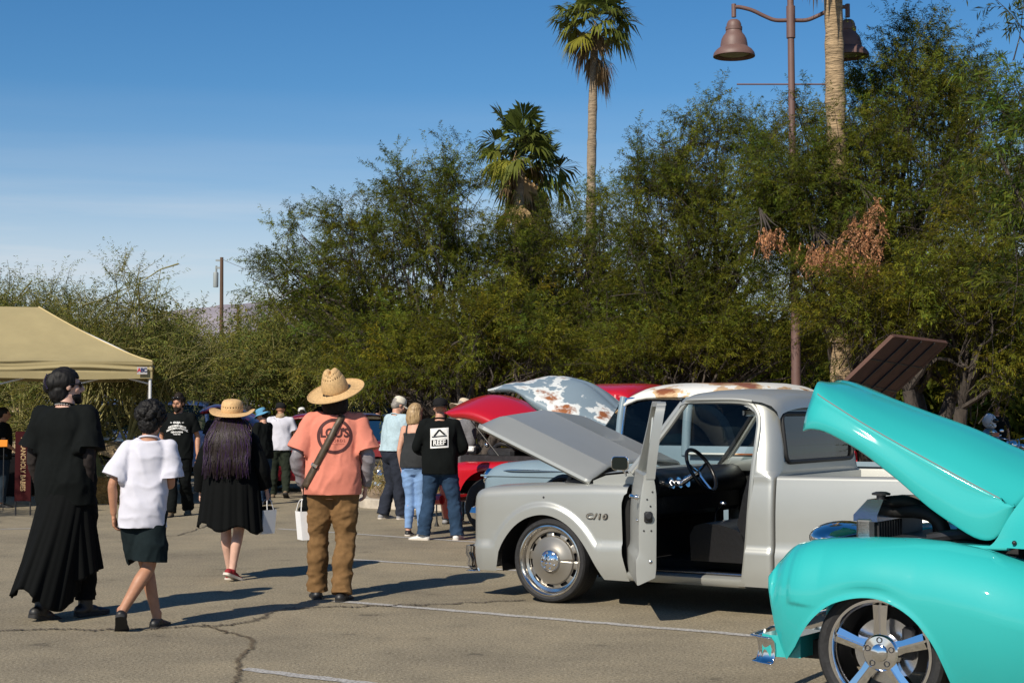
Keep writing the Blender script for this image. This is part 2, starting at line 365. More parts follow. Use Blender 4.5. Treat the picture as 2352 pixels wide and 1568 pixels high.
# ------------------------------------------------------------------ trees
def leaf_mat(name, c, tr=.38):
    return mat(name, c, 0.7, attr='tone', trans=tr, spec=0.12, var=(.9, .12))
M_leafA = leaf_mat('mesquite leaf', (0.098, 0.112, 0.012))
M_leafB = leaf_mat('mesquite leaf olive', (0.130, 0.134, 0.014))
M_leafC = leaf_mat('palo verde leaf', (0.155, 0.162, 0.034))
M_leafD = leaf_mat('hanging tipu leaf', (0.072, 0.098, 0.014))
M_dead = leaf_mat('dead leaf', (0.43, 0.215, 0.11), .15)
M_bark = mat('dark mesquite bark', (0.055, 0.044, 0.036), 0.95, var=(9, .45), bump=(18, .9, .03), stretch=(1, 1, .25))
M_barkG = mat('green yellow palo verde bark', (0.21, 0.19, 0.065), 0.8, var=(5, .35), bump=(16, .5))
def fronds(P, D, L, nper, fl, fw, rng, droop=.25, pair=True, spread=.75):
    """leafy shoots: base P, direction D, length L -> thin triangles along every shoot and the shoot's own curve"""
    n = len(P); t = (np.arange(nper) + .6) / nper
    T = np.repeat(t[None], n, 0) + rng.normal(0, .02, (n, nper))
    Dr = np.array([0, 0, -1.0])
    pos = P[:, None] + D[:, None] * (T * L[:, None])[..., None] + Dr * (droop * L[:, None] * T ** 2)[..., None]
    tan = D[:, None] + Dr * (2 * droop * T)[..., None]; tan /= np.linalg.norm(tan, axis=2)[..., None]
    rnd = rng.normal(0, 1, (n, nper, 3)); side = np.cross(tan, rnd); side /= np.maximum(np.linalg.norm(side, axis=2), 1e-6)[..., None]
    out = tan * (1 - spread * .5) + side * spread + np.array([0, 0, -.28]); out += rng.normal(0, .16, out.shape); out /= np.linalg.norm(out, axis=2)[..., None]
    wd = np.cross(out, rng.normal(0, 1, (n, nper, 3))); wd /= np.maximum(np.linalg.norm(wd, axis=2), 1e-6)[..., None]
    ln = fl * rng.uniform(.55, 1.25, (n, nper))[..., None]; w = fw * rng.uniform(.7, 1.3, (n, nper))[..., None]
    a = pos; b_ = pos + out * ln * .55 + wd * w * .5; c = pos + out * ln + Dr * .12 * ln; d = pos + out * ln * .5 - wd * w * .5
    return np.stack([a, b_, c, d], 2).reshape(-1, 3)
def tone(n, rng, lo=.62, hi=1.35, hue=.10, nper=4):
    k = rng.uniform(lo, hi, n); h = rng.normal(0, hue, n)
    c = np.stack([k * (1 + h), k, k * (1 - h * .6), np.ones(n)], 1)
    return np.repeat(c, nper, 0)
def tree(name, label, base, lobes, leaf, bark, seed, group=None, trunk_r=.16, n_stems=3, fork=1.2, shoot=.5, nper=32, fl=.08, fw=.0125,
         droop=.25, lead=.16, up=.55, cat='tree', limb=.045, twig=.0048, dead=None, dens=1.0, hue=.10):
    rng = np.random.default_rng(seed); base = np.asarray(base, float)
    root = thing(name, label, cat, (base[0], base[1], 0), 0, group)
    wood = MB(); tw = MB(); Vs = []; Cs = []
    stems = []
    cen = np.mean([l[0] for l in lobes], 0)
    for k in range(n_stems):
        a = 2 * math.pi * (k + rng.uniform(0, .6)) / n_stems; s = base + np.array([math.cos(a), math.sin(a), 0]) * trunk_r * .8; s[2] = base[2] - .05
        top = base + np.array([math.cos(a) * .55 + (cen[0] - base[0]) * .25, math.sin(a) * .45, fork * rng.uniform(.85, 1.25)])
        mid = (s + top) / 2 + rng.normal(0, .08, 3)
        wood.tube([s, mid, top], [trunk_r, trunk_r * .8, trunk_r * .62], 7, 4); stems.append(top)
    stems = np.array(stems)
    for c, r, n in lobes:
        c = np.asarray(c, float); r = np.asarray(r, float)
        per = 9; nb = max(3, int(n * dens / per))
        q = rng.normal(0, 1, (nb, 3)); q /= np.linalg.norm(q, axis=1)[:, None]
        rad = rng.random(nb) ** .5
        bump = 1 + .45 * fbm(q * 1.7 + seed * 3.1, seed, 3)              # uneven outline: each lobe is pushed in and out
        P = c + q * (rad * bump * .86)[:, None] * r
        keep = P[:, 2] > .3; P, q, rad = P[keep], q[keep], rad[keep]; nb = len(P)
        D = q * .6 + (P - base) / np.linalg.norm(P - base, axis=1)[:, None] * .45 + np.array([0, 0, up * .55]) + rng.normal(0, .3, (nb, 3))
        D /= np.linalg.norm(D, axis=1)[:, None]
        L = shoot * 1.9 * rng.uniform(.55, 1.3, nb)
        ld = rng.random(nb) < lead * (rad > .62); L[ld] *= rng.uniform(1.3, 1.9, ld.sum())
        P0 = P - D * (L * .45)[:, None]
        # every branch carries shoots that fan out along it like a plume
        t = rng.uniform(.12, 1.0, (nb, per)); t[:, -1] = 1.0
        Bp = P0[:, None] + D[:, None] * (t * L[:, None])[..., None] + np.array([0, 0, -.18]) * (L[:, None] * t ** 2)[..., None]
        S = np.cross(D[:, None], rng.normal(0, 1, (nb, per, 3))); S /= np.maximum(np.linalg.norm(S, axis=2), 1e-6)[..., None]
        Sd = D[:, None] * .75 + S * .62 + np.array([0, 0, -.05]); Sd[:, -1] = D; Sd /= np.linalg.norm(Sd, axis=2)[..., None]
        Bp = Bp.reshape(-1, 3); Sd = Sd.reshape(-1, 3); SL = shoot * rng.uniform(.5, 1.15, len(Bp)) * np.repeat(.75 + .25 * np.minimum(L / shoot / 2, 1.5), per)
        Vs.append(fronds(Bp, Sd, SL, nper, fl, fw, rng, droop))
        tn = tone(len(Bp) * nper, rng, .75, 1.22, hue); bt = np.repeat(np.clip(1 + .36 * rng.normal(0, 1, nb), .4, 1.8), per * nper * 4); bh = np.repeat(rng.normal(0, .10, nb), per * nper * 4)
        tn[:, 0] *= bt * (1 + bh); tn[:, 1] *= bt; tn[:, 2] *= bt * (1 - bh); Cs.append(tn)
        nl = max(3, int(nb / 7)); tg = P0[rng.choice(nb, min(nl, nb), replace=False)]
        for t_ in tg:
            s = stems[np.argmin(np.linalg.norm(stems - t_, axis=1) + rng.uniform(0, .8, len(stems)))]
            m1 = s * .62 + t_ * .38 + np.array([0, 0, .18 * np.linalg.norm(t_ - s) * .6]) + rng.normal(0, .12, 3); m2 = s * .3 + t_ * .7 + rng.normal(0, .14, 3) + np.array([0, 0, .1])
            wood.tube([s, m1, m2, t_], [limb, limb * .7, limb * .4, limb * .2], 5, 3, cap=False)
        for i in range(nb):
            dz = np.array([0, 0, -.18 * L[i]])
            tw.tube([P0[i] - D[i] * .35 + rng.normal(0, .06, 3), P0[i], P0[i] + D[i] * L[i] * .5 + dz * .25, P0[i] + D[i] * L[i] + dz], [twig * 2.2, twig * 1.7, twig * 1.1, twig * .5], 3, 1, cap=False)
            for k in range(0, per - 1, 2):
                b0 = Bp[i * per + k]; tw.tube([b0, b0 + Sd[i * per + k] * SL[i * per + k] + np.array([0, 0, -droop * SL[i * per + k] * .8])], [twig * .8, twig * .35], 3, 1, cap=False)
    v, f = wood.arrays(); mk('trunk', v, f, bark, root, sharp=60)
    if tw.n:
        v, f = tw.arrays(); mk('twigs', v, f, bark, root, sharp=180)
    loc = np.array([base[0], base[1], 0])
    big('crown', np.vstack(Vs) - 0, leaf, root, 4, np.vstack(Cs))
    for o in root.children: o.matrix_parent_inverse = Matrix.Translation(-Vector(loc))
    if dead:
        for c, r, n in dead:
            c = np.asarray(c, float); r = np.asarray(r, float); q = rng.normal(0, 1, (n, 3)); q /= np.linalg.norm(q, axis=1)[:, None]
            P = c + q * (rng.random(n) ** .5)[:, None] * r; D = np.stack([rng.normal(0, .4, n), rng.normal(0, .4, n), -np.ones(n) * .8], 1); D /= np.linalg.norm(D, axis=1)[:, None]
            dl = MB()
            for i in range(0, n, 4): dl.tube([c + np.array([0, 1.1, .5]), (c + P[i]) / 2 + np.array([0, .3, .15]), P[i]], [.022, .012, .005], 4, 2, cap=False)
            vv, ff = dl.arrays(); bo = mk('dead_branch', vv, ff, bark, root, sharp=180); bo.matrix_parent_inverse = Matrix.Translation(-Vector(loc))
            o = big('dead_foliage', fronds(P, D, .34 * rng.uniform(.5, 1.3, n), 26, .06, .016, rng, .15), M_dead, root, 4, tone(n * 26, rng, .45, 1.35, .06)); o.matrix_parent_inverse = Matrix.Translation(-Vector(loc))
            o['label'] = 'dry brown dead foliage'
    return root
def lob(x, y, Y, rx, ry, rz, n):
    k = mpp(Y); return (at(x, y, Y), (rx * k, rz, ry * k), n)
def tb(x, Y, z=0.1): p = at(x, HOR, Y); return np.array([p[0], Y, z])
DN = 1.0
MG = 'mesquite trees in the planter behind the trucks'
tree('mesquite_tree', 'broad dark mesquite tree leaning out over the hats, left end of the tree row', tb(1055, 31), [
    lob(970, 540, 31, 130, 150, 2.0, 900), lob(840, 600, 31.5, 120, 130, 1.8, 700), lob(720, 640, 32, 100, 110, 1.5, 420), lob(650, 590, 32, 55, 55, .9, 90), lob(670, 525, 32, 30, 40, .6, 45),
    lob(790, 500, 31.5, 60, 55, 1.0, 150), lob(930, 430, 31, 50, 50, .9, 140), lob(1040, 420, 31.5, 90, 75, 1.3, 300), lob(900, 760, 31, 210, 90, 2.2, 900), lob(1060, 640, 31.5, 140, 170, 2.0, 900), lob(620, 640, 32.2, 40, 30, .7, 50)],
    M_leafA, M_bark, 11, MG, .17, 5, 1.3)
tree('mesquite_tree', 'dark mesquite tree under the short palms, second in the tree row', tb(1330, 34), [
    lob(1200, 590, 34, 120, 110, 2.0, 750), lob(1340, 560, 34, 110, 100, 1.8, 650), lob(1260, 720, 33.5, 200, 130, 2.4, 1100), lob(1440, 700, 34, 150, 160, 2.2, 900), lob(1390, 470, 34, 50, 55, 1.0, 150), lob(1230, 510, 34.5, 60, 50, 1, 140)],
    M_leafA, M_bark, 12, MG, .17, 4, 1.4)
tree('mesquite_tree', 'tall dark mesquite tree left of the lamp post, third in the tree row', tb(1610, 31), [
    lob(1480, 400, 31.5, 80, 70, 1.2, 330), lob(1590, 420, 31, 140, 110, 1.8, 850), lob(1520, 560, 30.5, 150, 150, 2.0, 1000), lob(1680, 560, 30.5, 150, 160, 2.0, 1000), lob(1640, 290, 31, 60, 65, 1.0, 200), lob(1740, 330, 31, 80, 80, 1.1, 380), lob(1590, 740, 30.3, 180, 100, 2.2, 900), lob(1560, 340, 31.3, 50, 40, .8, 130)],
    M_leafA, M_bark, 13, MG, .18, 4, 1.5)
tree('mesquite_tree', 'tallest mesquite tree, wrapped round the lamp post with a dead brown branch', tb(1990, 27.5), [
    lob(1830, 420, 26.8, 110, 110, 1.6, 850), lob(1960, 370, 27.4, 130, 140, 1.8, 1000), lob(2080, 250, 28, 110, 130, 1.6, 850), lob(2090, 110, 28.3, 60, 65, 1.0, 230), lob(1985, 215, 28.6, 55, 70, .8, 170), lob(2200, 200, 28, 90, 100, 1.3, 500),
    lob(1880, 560, 26.6, 140, 110, 1.5, 900), lob(2060, 520, 27, 170, 150, 1.9, 1100), lob(2190, 400, 27.6, 130, 160, 1.8, 900), lob(1760, 480, 26.9, 60, 80, 1.1, 280), lob(1860, 260, 28.2, 45, 45, .7, 90)],
    M_leafA, M_bark, 14, MG, .2, 5, 1.7,
    dead=[(at(1900, 575, 25.1), (.55, .25, .26), 85), (at(1985, 535, 25.1), (.38, .25, .4), 70), (at(1990, 605, 25.1), (.22, .2, .16), 36), (at(1770, 530, 25.2), (.26, .2, .12), 24), (at(2010, 470, 25.2), (.2, .2, .2), 18)])
tree('mesquite_tree', 'olive mesquite tree with low skirts behind the turquoise hood', tb(2130, 24.5), [
    lob(1990, 730, 24.5, 140, 80, 1.5, 700), lob(2140, 700, 24.5, 170, 110, 1.8, 950), lob(2290, 640, 24, 130, 150, 1.7, 900), lob(2320, 460, 24.5, 110, 130, 1.5, 600), lob(1900, 690, 24.6, 60, 50, .9, 170), lob(2290, 830, 24.2, 110, 70, 1.3, 420)],
    M_leafB, M_bark, 15, MG, .16, 4, 1.5)
tree('mesquite_tree', 'low olive mesquite tree behind the blond woman and the black cap', tb(1090, 28), [
    lob(930, 820, 28.6, 90, 50, 1.2, 420), lob(1090, 770, 28.2, 120, 80, 1.5, 650), lob(1240, 800, 28.2, 110, 60, 1.4, 520), lob(1170, 700, 28.6, 80, 60, 1.2, 330), lob(1000, 850, 28, 110, 45, 1.2, 420), lob(850, 860, 29.5, 90, 45, 1.2, 360)],
    M_leafB, M_bark, 16, MG, .13, 5, 1.1)
tree('mesquite_tree', 'low olive mesquite tree behind the rusty white truck roof', tb(1560, 29.6), [
    lob(1440, 810, 29.6, 110, 70, 1.4, 620), lob(1590, 800, 29.6, 130, 80, 1.5, 720), lob(1730, 770, 29.8, 110, 90, 1.4, 620), lob(1860, 800, 30, 90, 70, 1.4, 400)],
    M_leafB, M_bark, 17, MG, .13, 4, 1.1)
tree('tipu_tree', 'near tree with long hanging green leaves at the right picture edge', tb(2640, 17.5), [
    lob(2350, 200, 18.5, 90, 90, .8, 130), lob(2420, 330, 18, 120, 170, 1.2, 300), lob(2350, 450, 18.5, 80, 100, .8, 120), lob(2400, 600, 18.2, 90, 110, .9, 160), lob(2340, 30, 18.5, 60, 25, .6, 30)],
    M_leafD, M_bark, 18, None, .14, 3, 2.2, shoot=.45, nper=16, fl=.13, fw=.017, droop=.5, up=.1, lead=.2)
# the pale trees on the left
PG = 'palo verde trees on the left'
tree('palo_verde_tree', 'feathery palo verde tree with long bare yellow shoots, right behind the tan canopy', tb(265, 28), [
    lob(300, 800, 28.5, 130, 65, 1.6, 1000), lob(190, 755, 29, 110, 40, 1.4, 420), lob(320, 690, 28, 55, 45, .9, 90), lob(390, 780, 28.5, 60, 45, 1.0, 200), lob(300, 640, 28, 60, 30, .7, 34), lob(400, 850, 28, 100, 50, 1.4, 520), lob(180, 850, 29, 150, 60, 1.5, 800), lob(120, 960, 30, 140, 50, 1.3, 500), lob(300, 930, 29.5, 90, 40, 1.2, 260)],
    M_leafC, M_barkG, 21, PG, .09, 4, .9, shoot=.6, nper=18, fl=.075, fw=.013, droop=.12, lead=.35, up=.5, limb=.03, twig=.008)
tree('palo_verde_tree', 'palo verde tree at the left picture edge, rising over the canopy ridge', tb(20, 31), [
    lob(40, 745, 31, 110, 50, 1.5, 700), lob(10, 705, 31, 60, 35, .9, 130), lob(-60, 770, 31.5, 120, 100, 1.8, 700), lob(150, 750, 32, 80, 40, 1.0, 300), lob(20, 820, 31.5, 140, 90, 1.8, 900), lob(30, 940, 32, 150, 70, 1.5, 800)],
    M_leafC, M_barkG, 22, PG, .09, 4, 1.0, shoot=.6, nper=18, fl=.075, fw=.013, droop=.12, lead=.3, up=.5, limb=.03, twig=.008)
tree('palo_verde_tree', 'pale green palo verde tree below the utility pole', tb(470, 40), [
    lob(480, 850, 41, 100, 50, 2.0, 700), lob(570, 840, 42, 90, 60, 2.0, 560), lob(410, 830, 40, 80, 50, 1.5, 420), lob(470, 890, 40, 130, 45, 1.8, 700), lob(420, 770, 42, 60, 30, 1.2, 90), lob(350, 890, 41, 110, 50, 1.6, 420)],
    M_leafC, M_barkG, 23, PG, .1, 4, 1.1, shoot=.7, nper=14, fl=.12, fw=.026, droop=.15, lead=.2, limb=.035, twig=.008)
tree('palo_verde_tree', 'pale green palo verde tree behind the big straw hat', tb(660, 44), [
    lob(650, 770, 44, 90, 60, 2.0, 460), lob(620, 850, 43, 120, 60, 2.0, 620), lob(730, 850, 42, 90, 60, 1.7, 460), lob(590, 770, 45, 60, 40, 1.6, 220), lob(820, 880, 41, 80, 40, 1.4, 300)],
    M_leafC, M_barkG, 24, PG, .1, 4, 1.1, shoot=.7, nper=14, fl=.125, fw=.027, droop=.15, lead=.2, limb=.035, twig=.008)
tree('shade_tree', 'tree outside the left picture edge shading the canopy', (-11.2, 19.6, 0.1), [((-11.0, 19.6, 3.6), (1.7, 1.6, 1.2), 420), ((-9.9, 20.4, 2.9), (.9, 1.2, .8), 160), ((-12.3, 20.6, 2.6), (1.2, 1.4, 1.2), 260)],
    M_leafC, M_barkG, 27, None, .1, 4, 1.1, shoot=.6, nper=14, fl=.10, fw=.026, droop=.12, lead=.2, limb=.03)
# far-off wood closing the view between the trunks
rg = np.random.default_rng(31)
def wood(x0, x1, y0, y1, h, n):
    X = rg.uniform(x0, x1, n); Y = rg.uniform(y0, y1, n)
    hm = h * (1 + .22 * np.sin(X * .55) + .14 * np.sin(X * 1.3 + 1) + .1 * np.sin(X * 2.9))
    return np.stack([X, Y, hm * rg.random(n) ** .9 + .1], 1)
P = np.vstack([wood(-34, 2, 80, 90, 4.6, 5200), wood(-7, 46, 46, 52, 4.8, 12500), wood(4, 14, 37, 40, 3.4, 2400)]); n = len(P)
D = rg.normal(0, .5, (n, 3)) + np.array([0, -.3, .5]); D /= np.linalg.norm(D, axis=1)[:, None]
big('far_wood', fronds(P, D, rg.uniform(.6, 1.4, n), 12, .30, .12, rg, .25), M_leafA, None, 4, tone(n * 12, rg), kind='stuff')
# dry grass in the planter
n = 5200; X = rg.uniform(-2.5, 14, n); Y0 = np.interp(X, kpath[:, 0], kpath[:, 1]); Y = Y0 + .5 + rg.random(n) ** 1.6 * 7
cl = np.sin(X * 2.1) * np.sin(Y * 1.7) + rg.normal(0, .3, n); kk = (cl > .15) | ((X < .2) & (X > -2.2) & (rg.random(n) < .5)); X, Y = X[kk], Y[kk]; n = len(X)
P = np.stack([X, Y, np.full(n, .12)], 1); D = rg.normal(0, .28, (n, 3)); D[:, 2] = 1; D /= np.linalg.norm(D, axis=1)[:, None]
M_grass = leaf_mat('dry bunch grass', (0.24, 0.19, 0.075), .2)
big('dry_grass', fronds(P, D, rg.uniform(.3, .75, n), 7, .3, .014, rg, .25, spread=.3), M_grass, None, 4, tone(n * 7, rg), kind='stuff')

# ------------------------------------------------------------------ palms
M_palmT = mat('palm trunk', (0.30, 0.215, 0.125), 0.95, var=(3.5, .35), bump=(7, 1, .05), stretch=(1, 1, 5))
M_palmT2 = mat('grey palm trunk', (0.26, 0.20, 0.135), 0.95, var=(3.5, .35), bump=(7, 1, .05), stretch=(1, 1, 4))
M_palmL = mat('palm leaf', (0.090, 0.120, 0.022), 0.42, attr='tone', trans=.22)
M_palmD = mat('dead palm leaf', (0.32, 0.21, 0.10), 0.8, attr='tone', trans=.15)
def fan(rng, base, d, pet, R, nblade=30, dead=False, droop=.35):
    """one fan leaf: a stalk and a half-disc of pointed blades with drooping tips"""
    d = nrm(d); up = np.array([0, 0, 1.]); sdv = nrm(np.cross(d, up)) if abs(d[2]) < .97 else np.array([1., 0, 0]); nu = np.cross(sdv, d)
    hub = base + d * pet + np.array([0, 0, -.12 * pet]); V = []; w0 = .018
    V += [base - sdv * w0, base + sdv * w0, hub + sdv * w0, hub - sdv * w0]
    A = np.linspace(-1.9, 1.9, nblade) + rng.normal(0, .04, nblade)
    if dead: A *= .45
    roll = rng.normal(0, .35); sd2 = sdv * math.cos(roll) + nu * math.sin(roll)
    for a in A:
        k = nrm(d * math.cos(a) + sd2 * math.sin(a) + nu * rng.normal(0, .10)); L = R * (1 - .22 * abs(a) / 1.9) * rng.uniform(.85, 1.08)
        s_ = nrm(np.cross(k, nu)) * R * .052; m_ = hub + k * L * .58 + np.array([0, 0, -droop * .16 * L]); e_ = hub + k * L * .93 + np.array([0, 0, -droop * L * rng.uniform(.5, 1.3)])
        V += [hub, m_ - s_, m_ + s_, hub, m_ - s_, m_ + s_ , e_, e_] if False else [hub, m_ - s_, e_, m_ + s_]
    return V
def palm(label, x, Y, ybase_z, ztop, r0, r1, nfan, R, seed, group, ndead=18, lean=(0, 0), tm=None, skirt=1.5, bend=0.0, pet=(.6, 1.1), up=-.35):
    rng = np.random.default_rng(seed); p = at(x, HOR, Y); base = np.array([p[0], Y, 0.0])
    root = thing('palm_tree', label, 'palm tree', base, 0, group)
    t = np.linspace(0, 1, 60); P = np.stack([lean[0] * t + bend * np.sin(t * 3.1), lean[1] * t, t * (ztop - .30)], 1)
    rr = r0 + (r1 - r0) * t; rr = rr * (1 + .035 * np.sin(np.arange(60) * 2.4)) * (1 + .05 * rng.normal(0, 1, 60)); rr[:4] *= np.array([1.25, 1.15, 1.08, 1.03])
    mb = MB().tube(P, rr, 18); v, f = mb.arrays(); mk('trunk', v, f, tm or M_palmT, root, sharp=180)
    top = P[-1] + np.array([0, 0, .32]); Vg, Cg, Vd, Cd = [], [], [], []
    for i in range(nfan):
        e_ = 1.35 - (1.35 - up) * (i / (nfan - 1)) ** .85 + rng.normal(0, .1); a = i * 2.399 + rng.normal(0, .2)
        d = np.array([math.cos(a) * math.cos(e_), math.sin(a) * math.cos(e_), math.sin(e_)])
        V = fan(rng, top + np.array([0, 0, .3 * math.sin(e_) - .1]), d, rng.uniform(*pet) * R, R, 30, False, .22 + .5 * max(0, .8 - e_)); Vg += V
        c = np.array([1, 1, 1, 1.]); k = rng.uniform(.6, 1.25); y_ = rng.random() * max(0, .55 - e_) * 1.6
        c[:3] = k * (1 + y_ * 1.6), k * (1 + y_ * .75), k; Cg += [c] * len(V)
    for i in range(ndead):
        a = rng.uniform(0, 2 * math.pi); e_ = rng.uniform(-1.45, -.75); d = np.array([math.cos(a) * math.cos(e_), math.sin(a) * math.cos(e_), math.sin(e_)])
        V = fan(rng, top + np.array([0, 0, -rng.uniform(0, skirt)]) + np.array([math.cos(a), math.sin(a), 0]) * r1 * .7, d, rng.uniform(.2, .6) * R, R * .85, 26, True, .7); Vd += V
        k = rng.uniform(.45, 1.3); Cd += [np.array([k, k, k, 1])] * len(V)
    big('crown', Vg, M_palmL, root, 4, np.array(Cg))
    if ndead: o = big('dead_fronds', Vd, M_palmD, root, 4, np.array(Cd)); o['label'] = 'dry brown hanging fronds'
    return root
palm('tall palm tree with a bare curving trunk and full crown above all the trees', 1362, 58, 0, at(1366, 50, 58)[2], .215, .15, 30, 1.0, 41, None, 9, lean=(.1, 0), bend=-.12, tm=M_palmT2, skirt=1.5)
SP = 'short palm cluster'
palm('short palm tree, bushiest crown of the cluster rising from the dark trees', 1192, 48, 0, at(1190, 345, 48)[2], .2, .16, 26, .88, 42, SP, 13, tm=M_palmT2, skirt=1.8)
palm('short palm tree with yellowed fronds reaching right, lower one of the cluster', 1222, 49, 0, at(1232, 400, 49)[2], .18, .15, 16, .90, 43, SP, 18, tm=M_palmT2, skirt=1.6)
palm('thick ringed palm trunk beside the lamp post, its crown above the picture', 1938, 26.9, 0, at(1918, -430, 26.9)[2], .205, .135, 26, 1.1, 44, None, 10, lean=(-.16, 0))

# ------------------------------------------------------------------ street lamp
M_lamp = mat('brown painted metal', (0.135, 0.078, 0.068), 0.55, var=(3, .12))
M_lens = mat('lamp lens', (0.30, 0.29, 0.24), 0.3)
YL = 27.6; p = at(1829, HOR, YL); lamp = thing('street_lamp', 'brown street lamp post with two bell shades over the trees', 'street lamp', (p[0], YL, 0))
k = mpp(YL); zt = at(1818, -60, YL)[2]; z_arm = at(1818, 47, YL)[2]; z_rod = at(1820, 194, YL)[2]
m = MB(); m.tube([(0, 0, 0), (0, 0, .35)], [.19, .17], 20); m.tube([(0, 0, .35), (0, 0, 3.6), (-.02, 0, 3.6), (-.05, 0, zt)], [.088, .082, .066, .058], 20)
m.cyl((-.045, 0, z_arm - .32), (-.045, 0, z_arm + .25), .079, n=20); m.build('pole', M_lamp, lamp)
for s in (-1, 1):
    px = [(0, 47), (-35, 47), (-60, 38), (-90, 24), (-118, 17), (-132, 17)]
    pts = [(-.045 + s * -q[0] * k * -1 if False else -.045 + s * (-q[0]) * k, 0, at(1818, q[1], YL)[2]) for q in px]
    m = MB(); m.tube(pts, .036, 12, 4); ex = pts[-1][0]
    m.cyl((ex, 0, at(0, 10, YL)[2]), (ex, 0, at(0, 40, YL)[2]), .042, n=16); m.build('arm', M_lamp, lamp)
    zr = at(0, 128, YL)[2]; R = .37
    prof = [(.0, .64), (.07, .64), (.105, .615), (.128, .565), (.132, .515), (.148, .51), (.148, .455), (.140, .445), (.152, .40), (.190, .355), (.222, .29), (.238, .21), (.243, .155), (.268, .135), (.315, .10), (.358, .045), (R, .0), (R, -.02), (.33, -.022), (.30, .02), (.25, .05), (.20, .06)]
    sh = MB().lathe([(r, h) for r, h in prof], 40, org=(ex, 0, zr)).build('lamp_shade', M_lamp, lamp)
    MB().lathe([(0, .0), (.2, .01), (.29, .045)], 32, org=(ex, 0, zr - .01)).build('lens', M_lens, sh)
MB().tube([(-132 * k, 0, z_rod), (132 * k * .7, 0, z_rod)], .014, 8).build('banner_rod', M_lamp, lamp)

# ------------------------------------------------------------------ utility poles and wire
M_pole = mat('weathered pole wood', (0.10, 0.058, 0.036), 0.9, var=(6, .3), stretch=(1, 1, .2))
M_tank = mat('transformer grey', (0.24, 0.27, 0.27), 0.5)
YP = 78; p = at(508, HOR, YP); up_ = thing('utility_pole', 'brown wooden utility pole carrying a grey transformer', 'utility pole', (p[0], YP, 0)); zt = at(507, 591, YP)[2]
MB().tube([(0, 0, 0), (-.03, 0, zt)], [.12, .085], 12).build('pole', M_pole, up_)
MB().lathe([(0, 0), (.12, .0), (.13, .05), (.13, .7), (.11, .75), (0, .77)], 20, org=(-.30, -.1, at(0, 660, YP)[2])).build('transformer', M_tank, up_)
m = MB()
for y_ in (598, 615): m.box((-.16, 0, at(0, y_, YP)[2]), (.34, .09, .09))
m.cyl((-.38, -.1, at(0, 640, YP)[2]), (-.38, -.1, at(0, 630, YP)[2]), .05, n=8); m.cyl((-.28, -.1, at(0, 640, YP)[2]), (-.28, -.1, at(0, 630, YP)[2]), .05, n=8)
m.cyl((-.3, 0, at(0, 615, YP)[2] - .4), (-.3, 0, at(0, 615, YP)[2] + .1), .05, n=8); m.build('insulator_bracket', M_tank, up_)
p2 = at(545, HOR, 190); u2 = thing('utility_pole', 'distant short wooden pole right of the utility pole', 'utility pole', (p2[0], 190, 0))
MB().tube([(0, 0, 0), (0, 0, at(0, 702, 190)[2])], [.2, .15], 8).build('pole', M_pole, u2)
M_wire = mat('wire', (.12, .12, .12), .6)
a = np.array([p[0], YP, zt - .1]); e_ = at(760, 612, 60)
w = MB().tube([a + (e_ - a) * t + np.array([0, 0, -.5 * math.sin(math.pi * t)]) for t in np.linspace(0, 1, 14)], .012, 4).build('overhead_wire', M_wire); setp(w, 'thin overhead wire running right from the utility pole', 'wire')

# ------------------------------------------------------------------ adobe building far behind
M_adobe = mat('tan stucco', (0.46, 0.33, 0.19), 0.9, var=(.6, .12), bump=(8, .3))
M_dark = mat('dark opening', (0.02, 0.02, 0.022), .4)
p = at(430, HOR, 66); bd = thing('adobe_building', 'low tan stucco building behind the pale trees', 'building', (p[0], 66, 0), .06)
k = mpp(66); m = MB(); m.box((0.2, 2.5, 1.15), (3.6, 5, 2.3), bev=.06); m.build('wall', M_adobe, bd)
m = MB(); m.box((-1.1, 2.5, 2.0), (1.5, 4.6, 1.6), bev=.06); m.build('parapet', M_adobe, bd)
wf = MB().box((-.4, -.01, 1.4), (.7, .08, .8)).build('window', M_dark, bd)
# ------------------------------------------------------------------ vehicles
# every parked vehicle: x runs back from its front hub, y away from its driver's side, z up
TH = math.atan(FPX / (CX + 4450.0))
BK = np.array([math.cos(TH), -math.sin(TH), 0]); OUTW = np.array([-math.sin(TH), -math.cos(TH), 0])
P_GREY = np.array([.31885, 12.978, 0])
M_chrome = mat('chrome', (0.80, 0.80, 0.82), 0.07, 1.0)
M_satin = mat('polished aluminium', (0.62, 0.62, 0.63), 0.22, 1.0, bump=(60, .05))
M_tyre = mat('tyre rubber', (0.012, 0.012, 0.013), 0.72, var=(30, .4), bump=(60, .3))
M_black = mat('black interior', (0.005, 0.005, 0.0055), 0.6)
M_bay = mat('engine bay black', (0.016, 0.016, 0.018), 0.5, var=(12, .5))
M_leather = mat('black vinyl', (0.007, 0.007, 0.008), 0.36, bump=(30, .2))
M_rubber = mat('rubber seal', (0.008, 0.008, 0.008), 0.65)
M_gls = glass('car glass', (0.30, 0.36, 0.36)); M_gls2 = glass('dark car glass', (0.10, 0.12, 0.13)); M_gclr = glass('clear car glass', (0.80, 0.86, 0.85))
M_white = mat('white print', (0.72, 0.72, 0.70), 0.7)
M_grey = mat('silver beige car paint', (0.385, 0.395, 0.372), 0.38, 0.5, coat=0.10, var=(1.3, .055), stretch=(.6, 1, 1))
M_teal = mat('turquoise car paint', (0.022, 0.375, 0.365), 0.6, 0.0, coat=1.0, spec=.25)
M_red = mat('red car paint', (0.42, 0.006, 0.014), 0.3, coat=.8)
M_maroon = mat('maroon car paint', (0.16, 0.008, 0.014), 0.3, coat=.8)
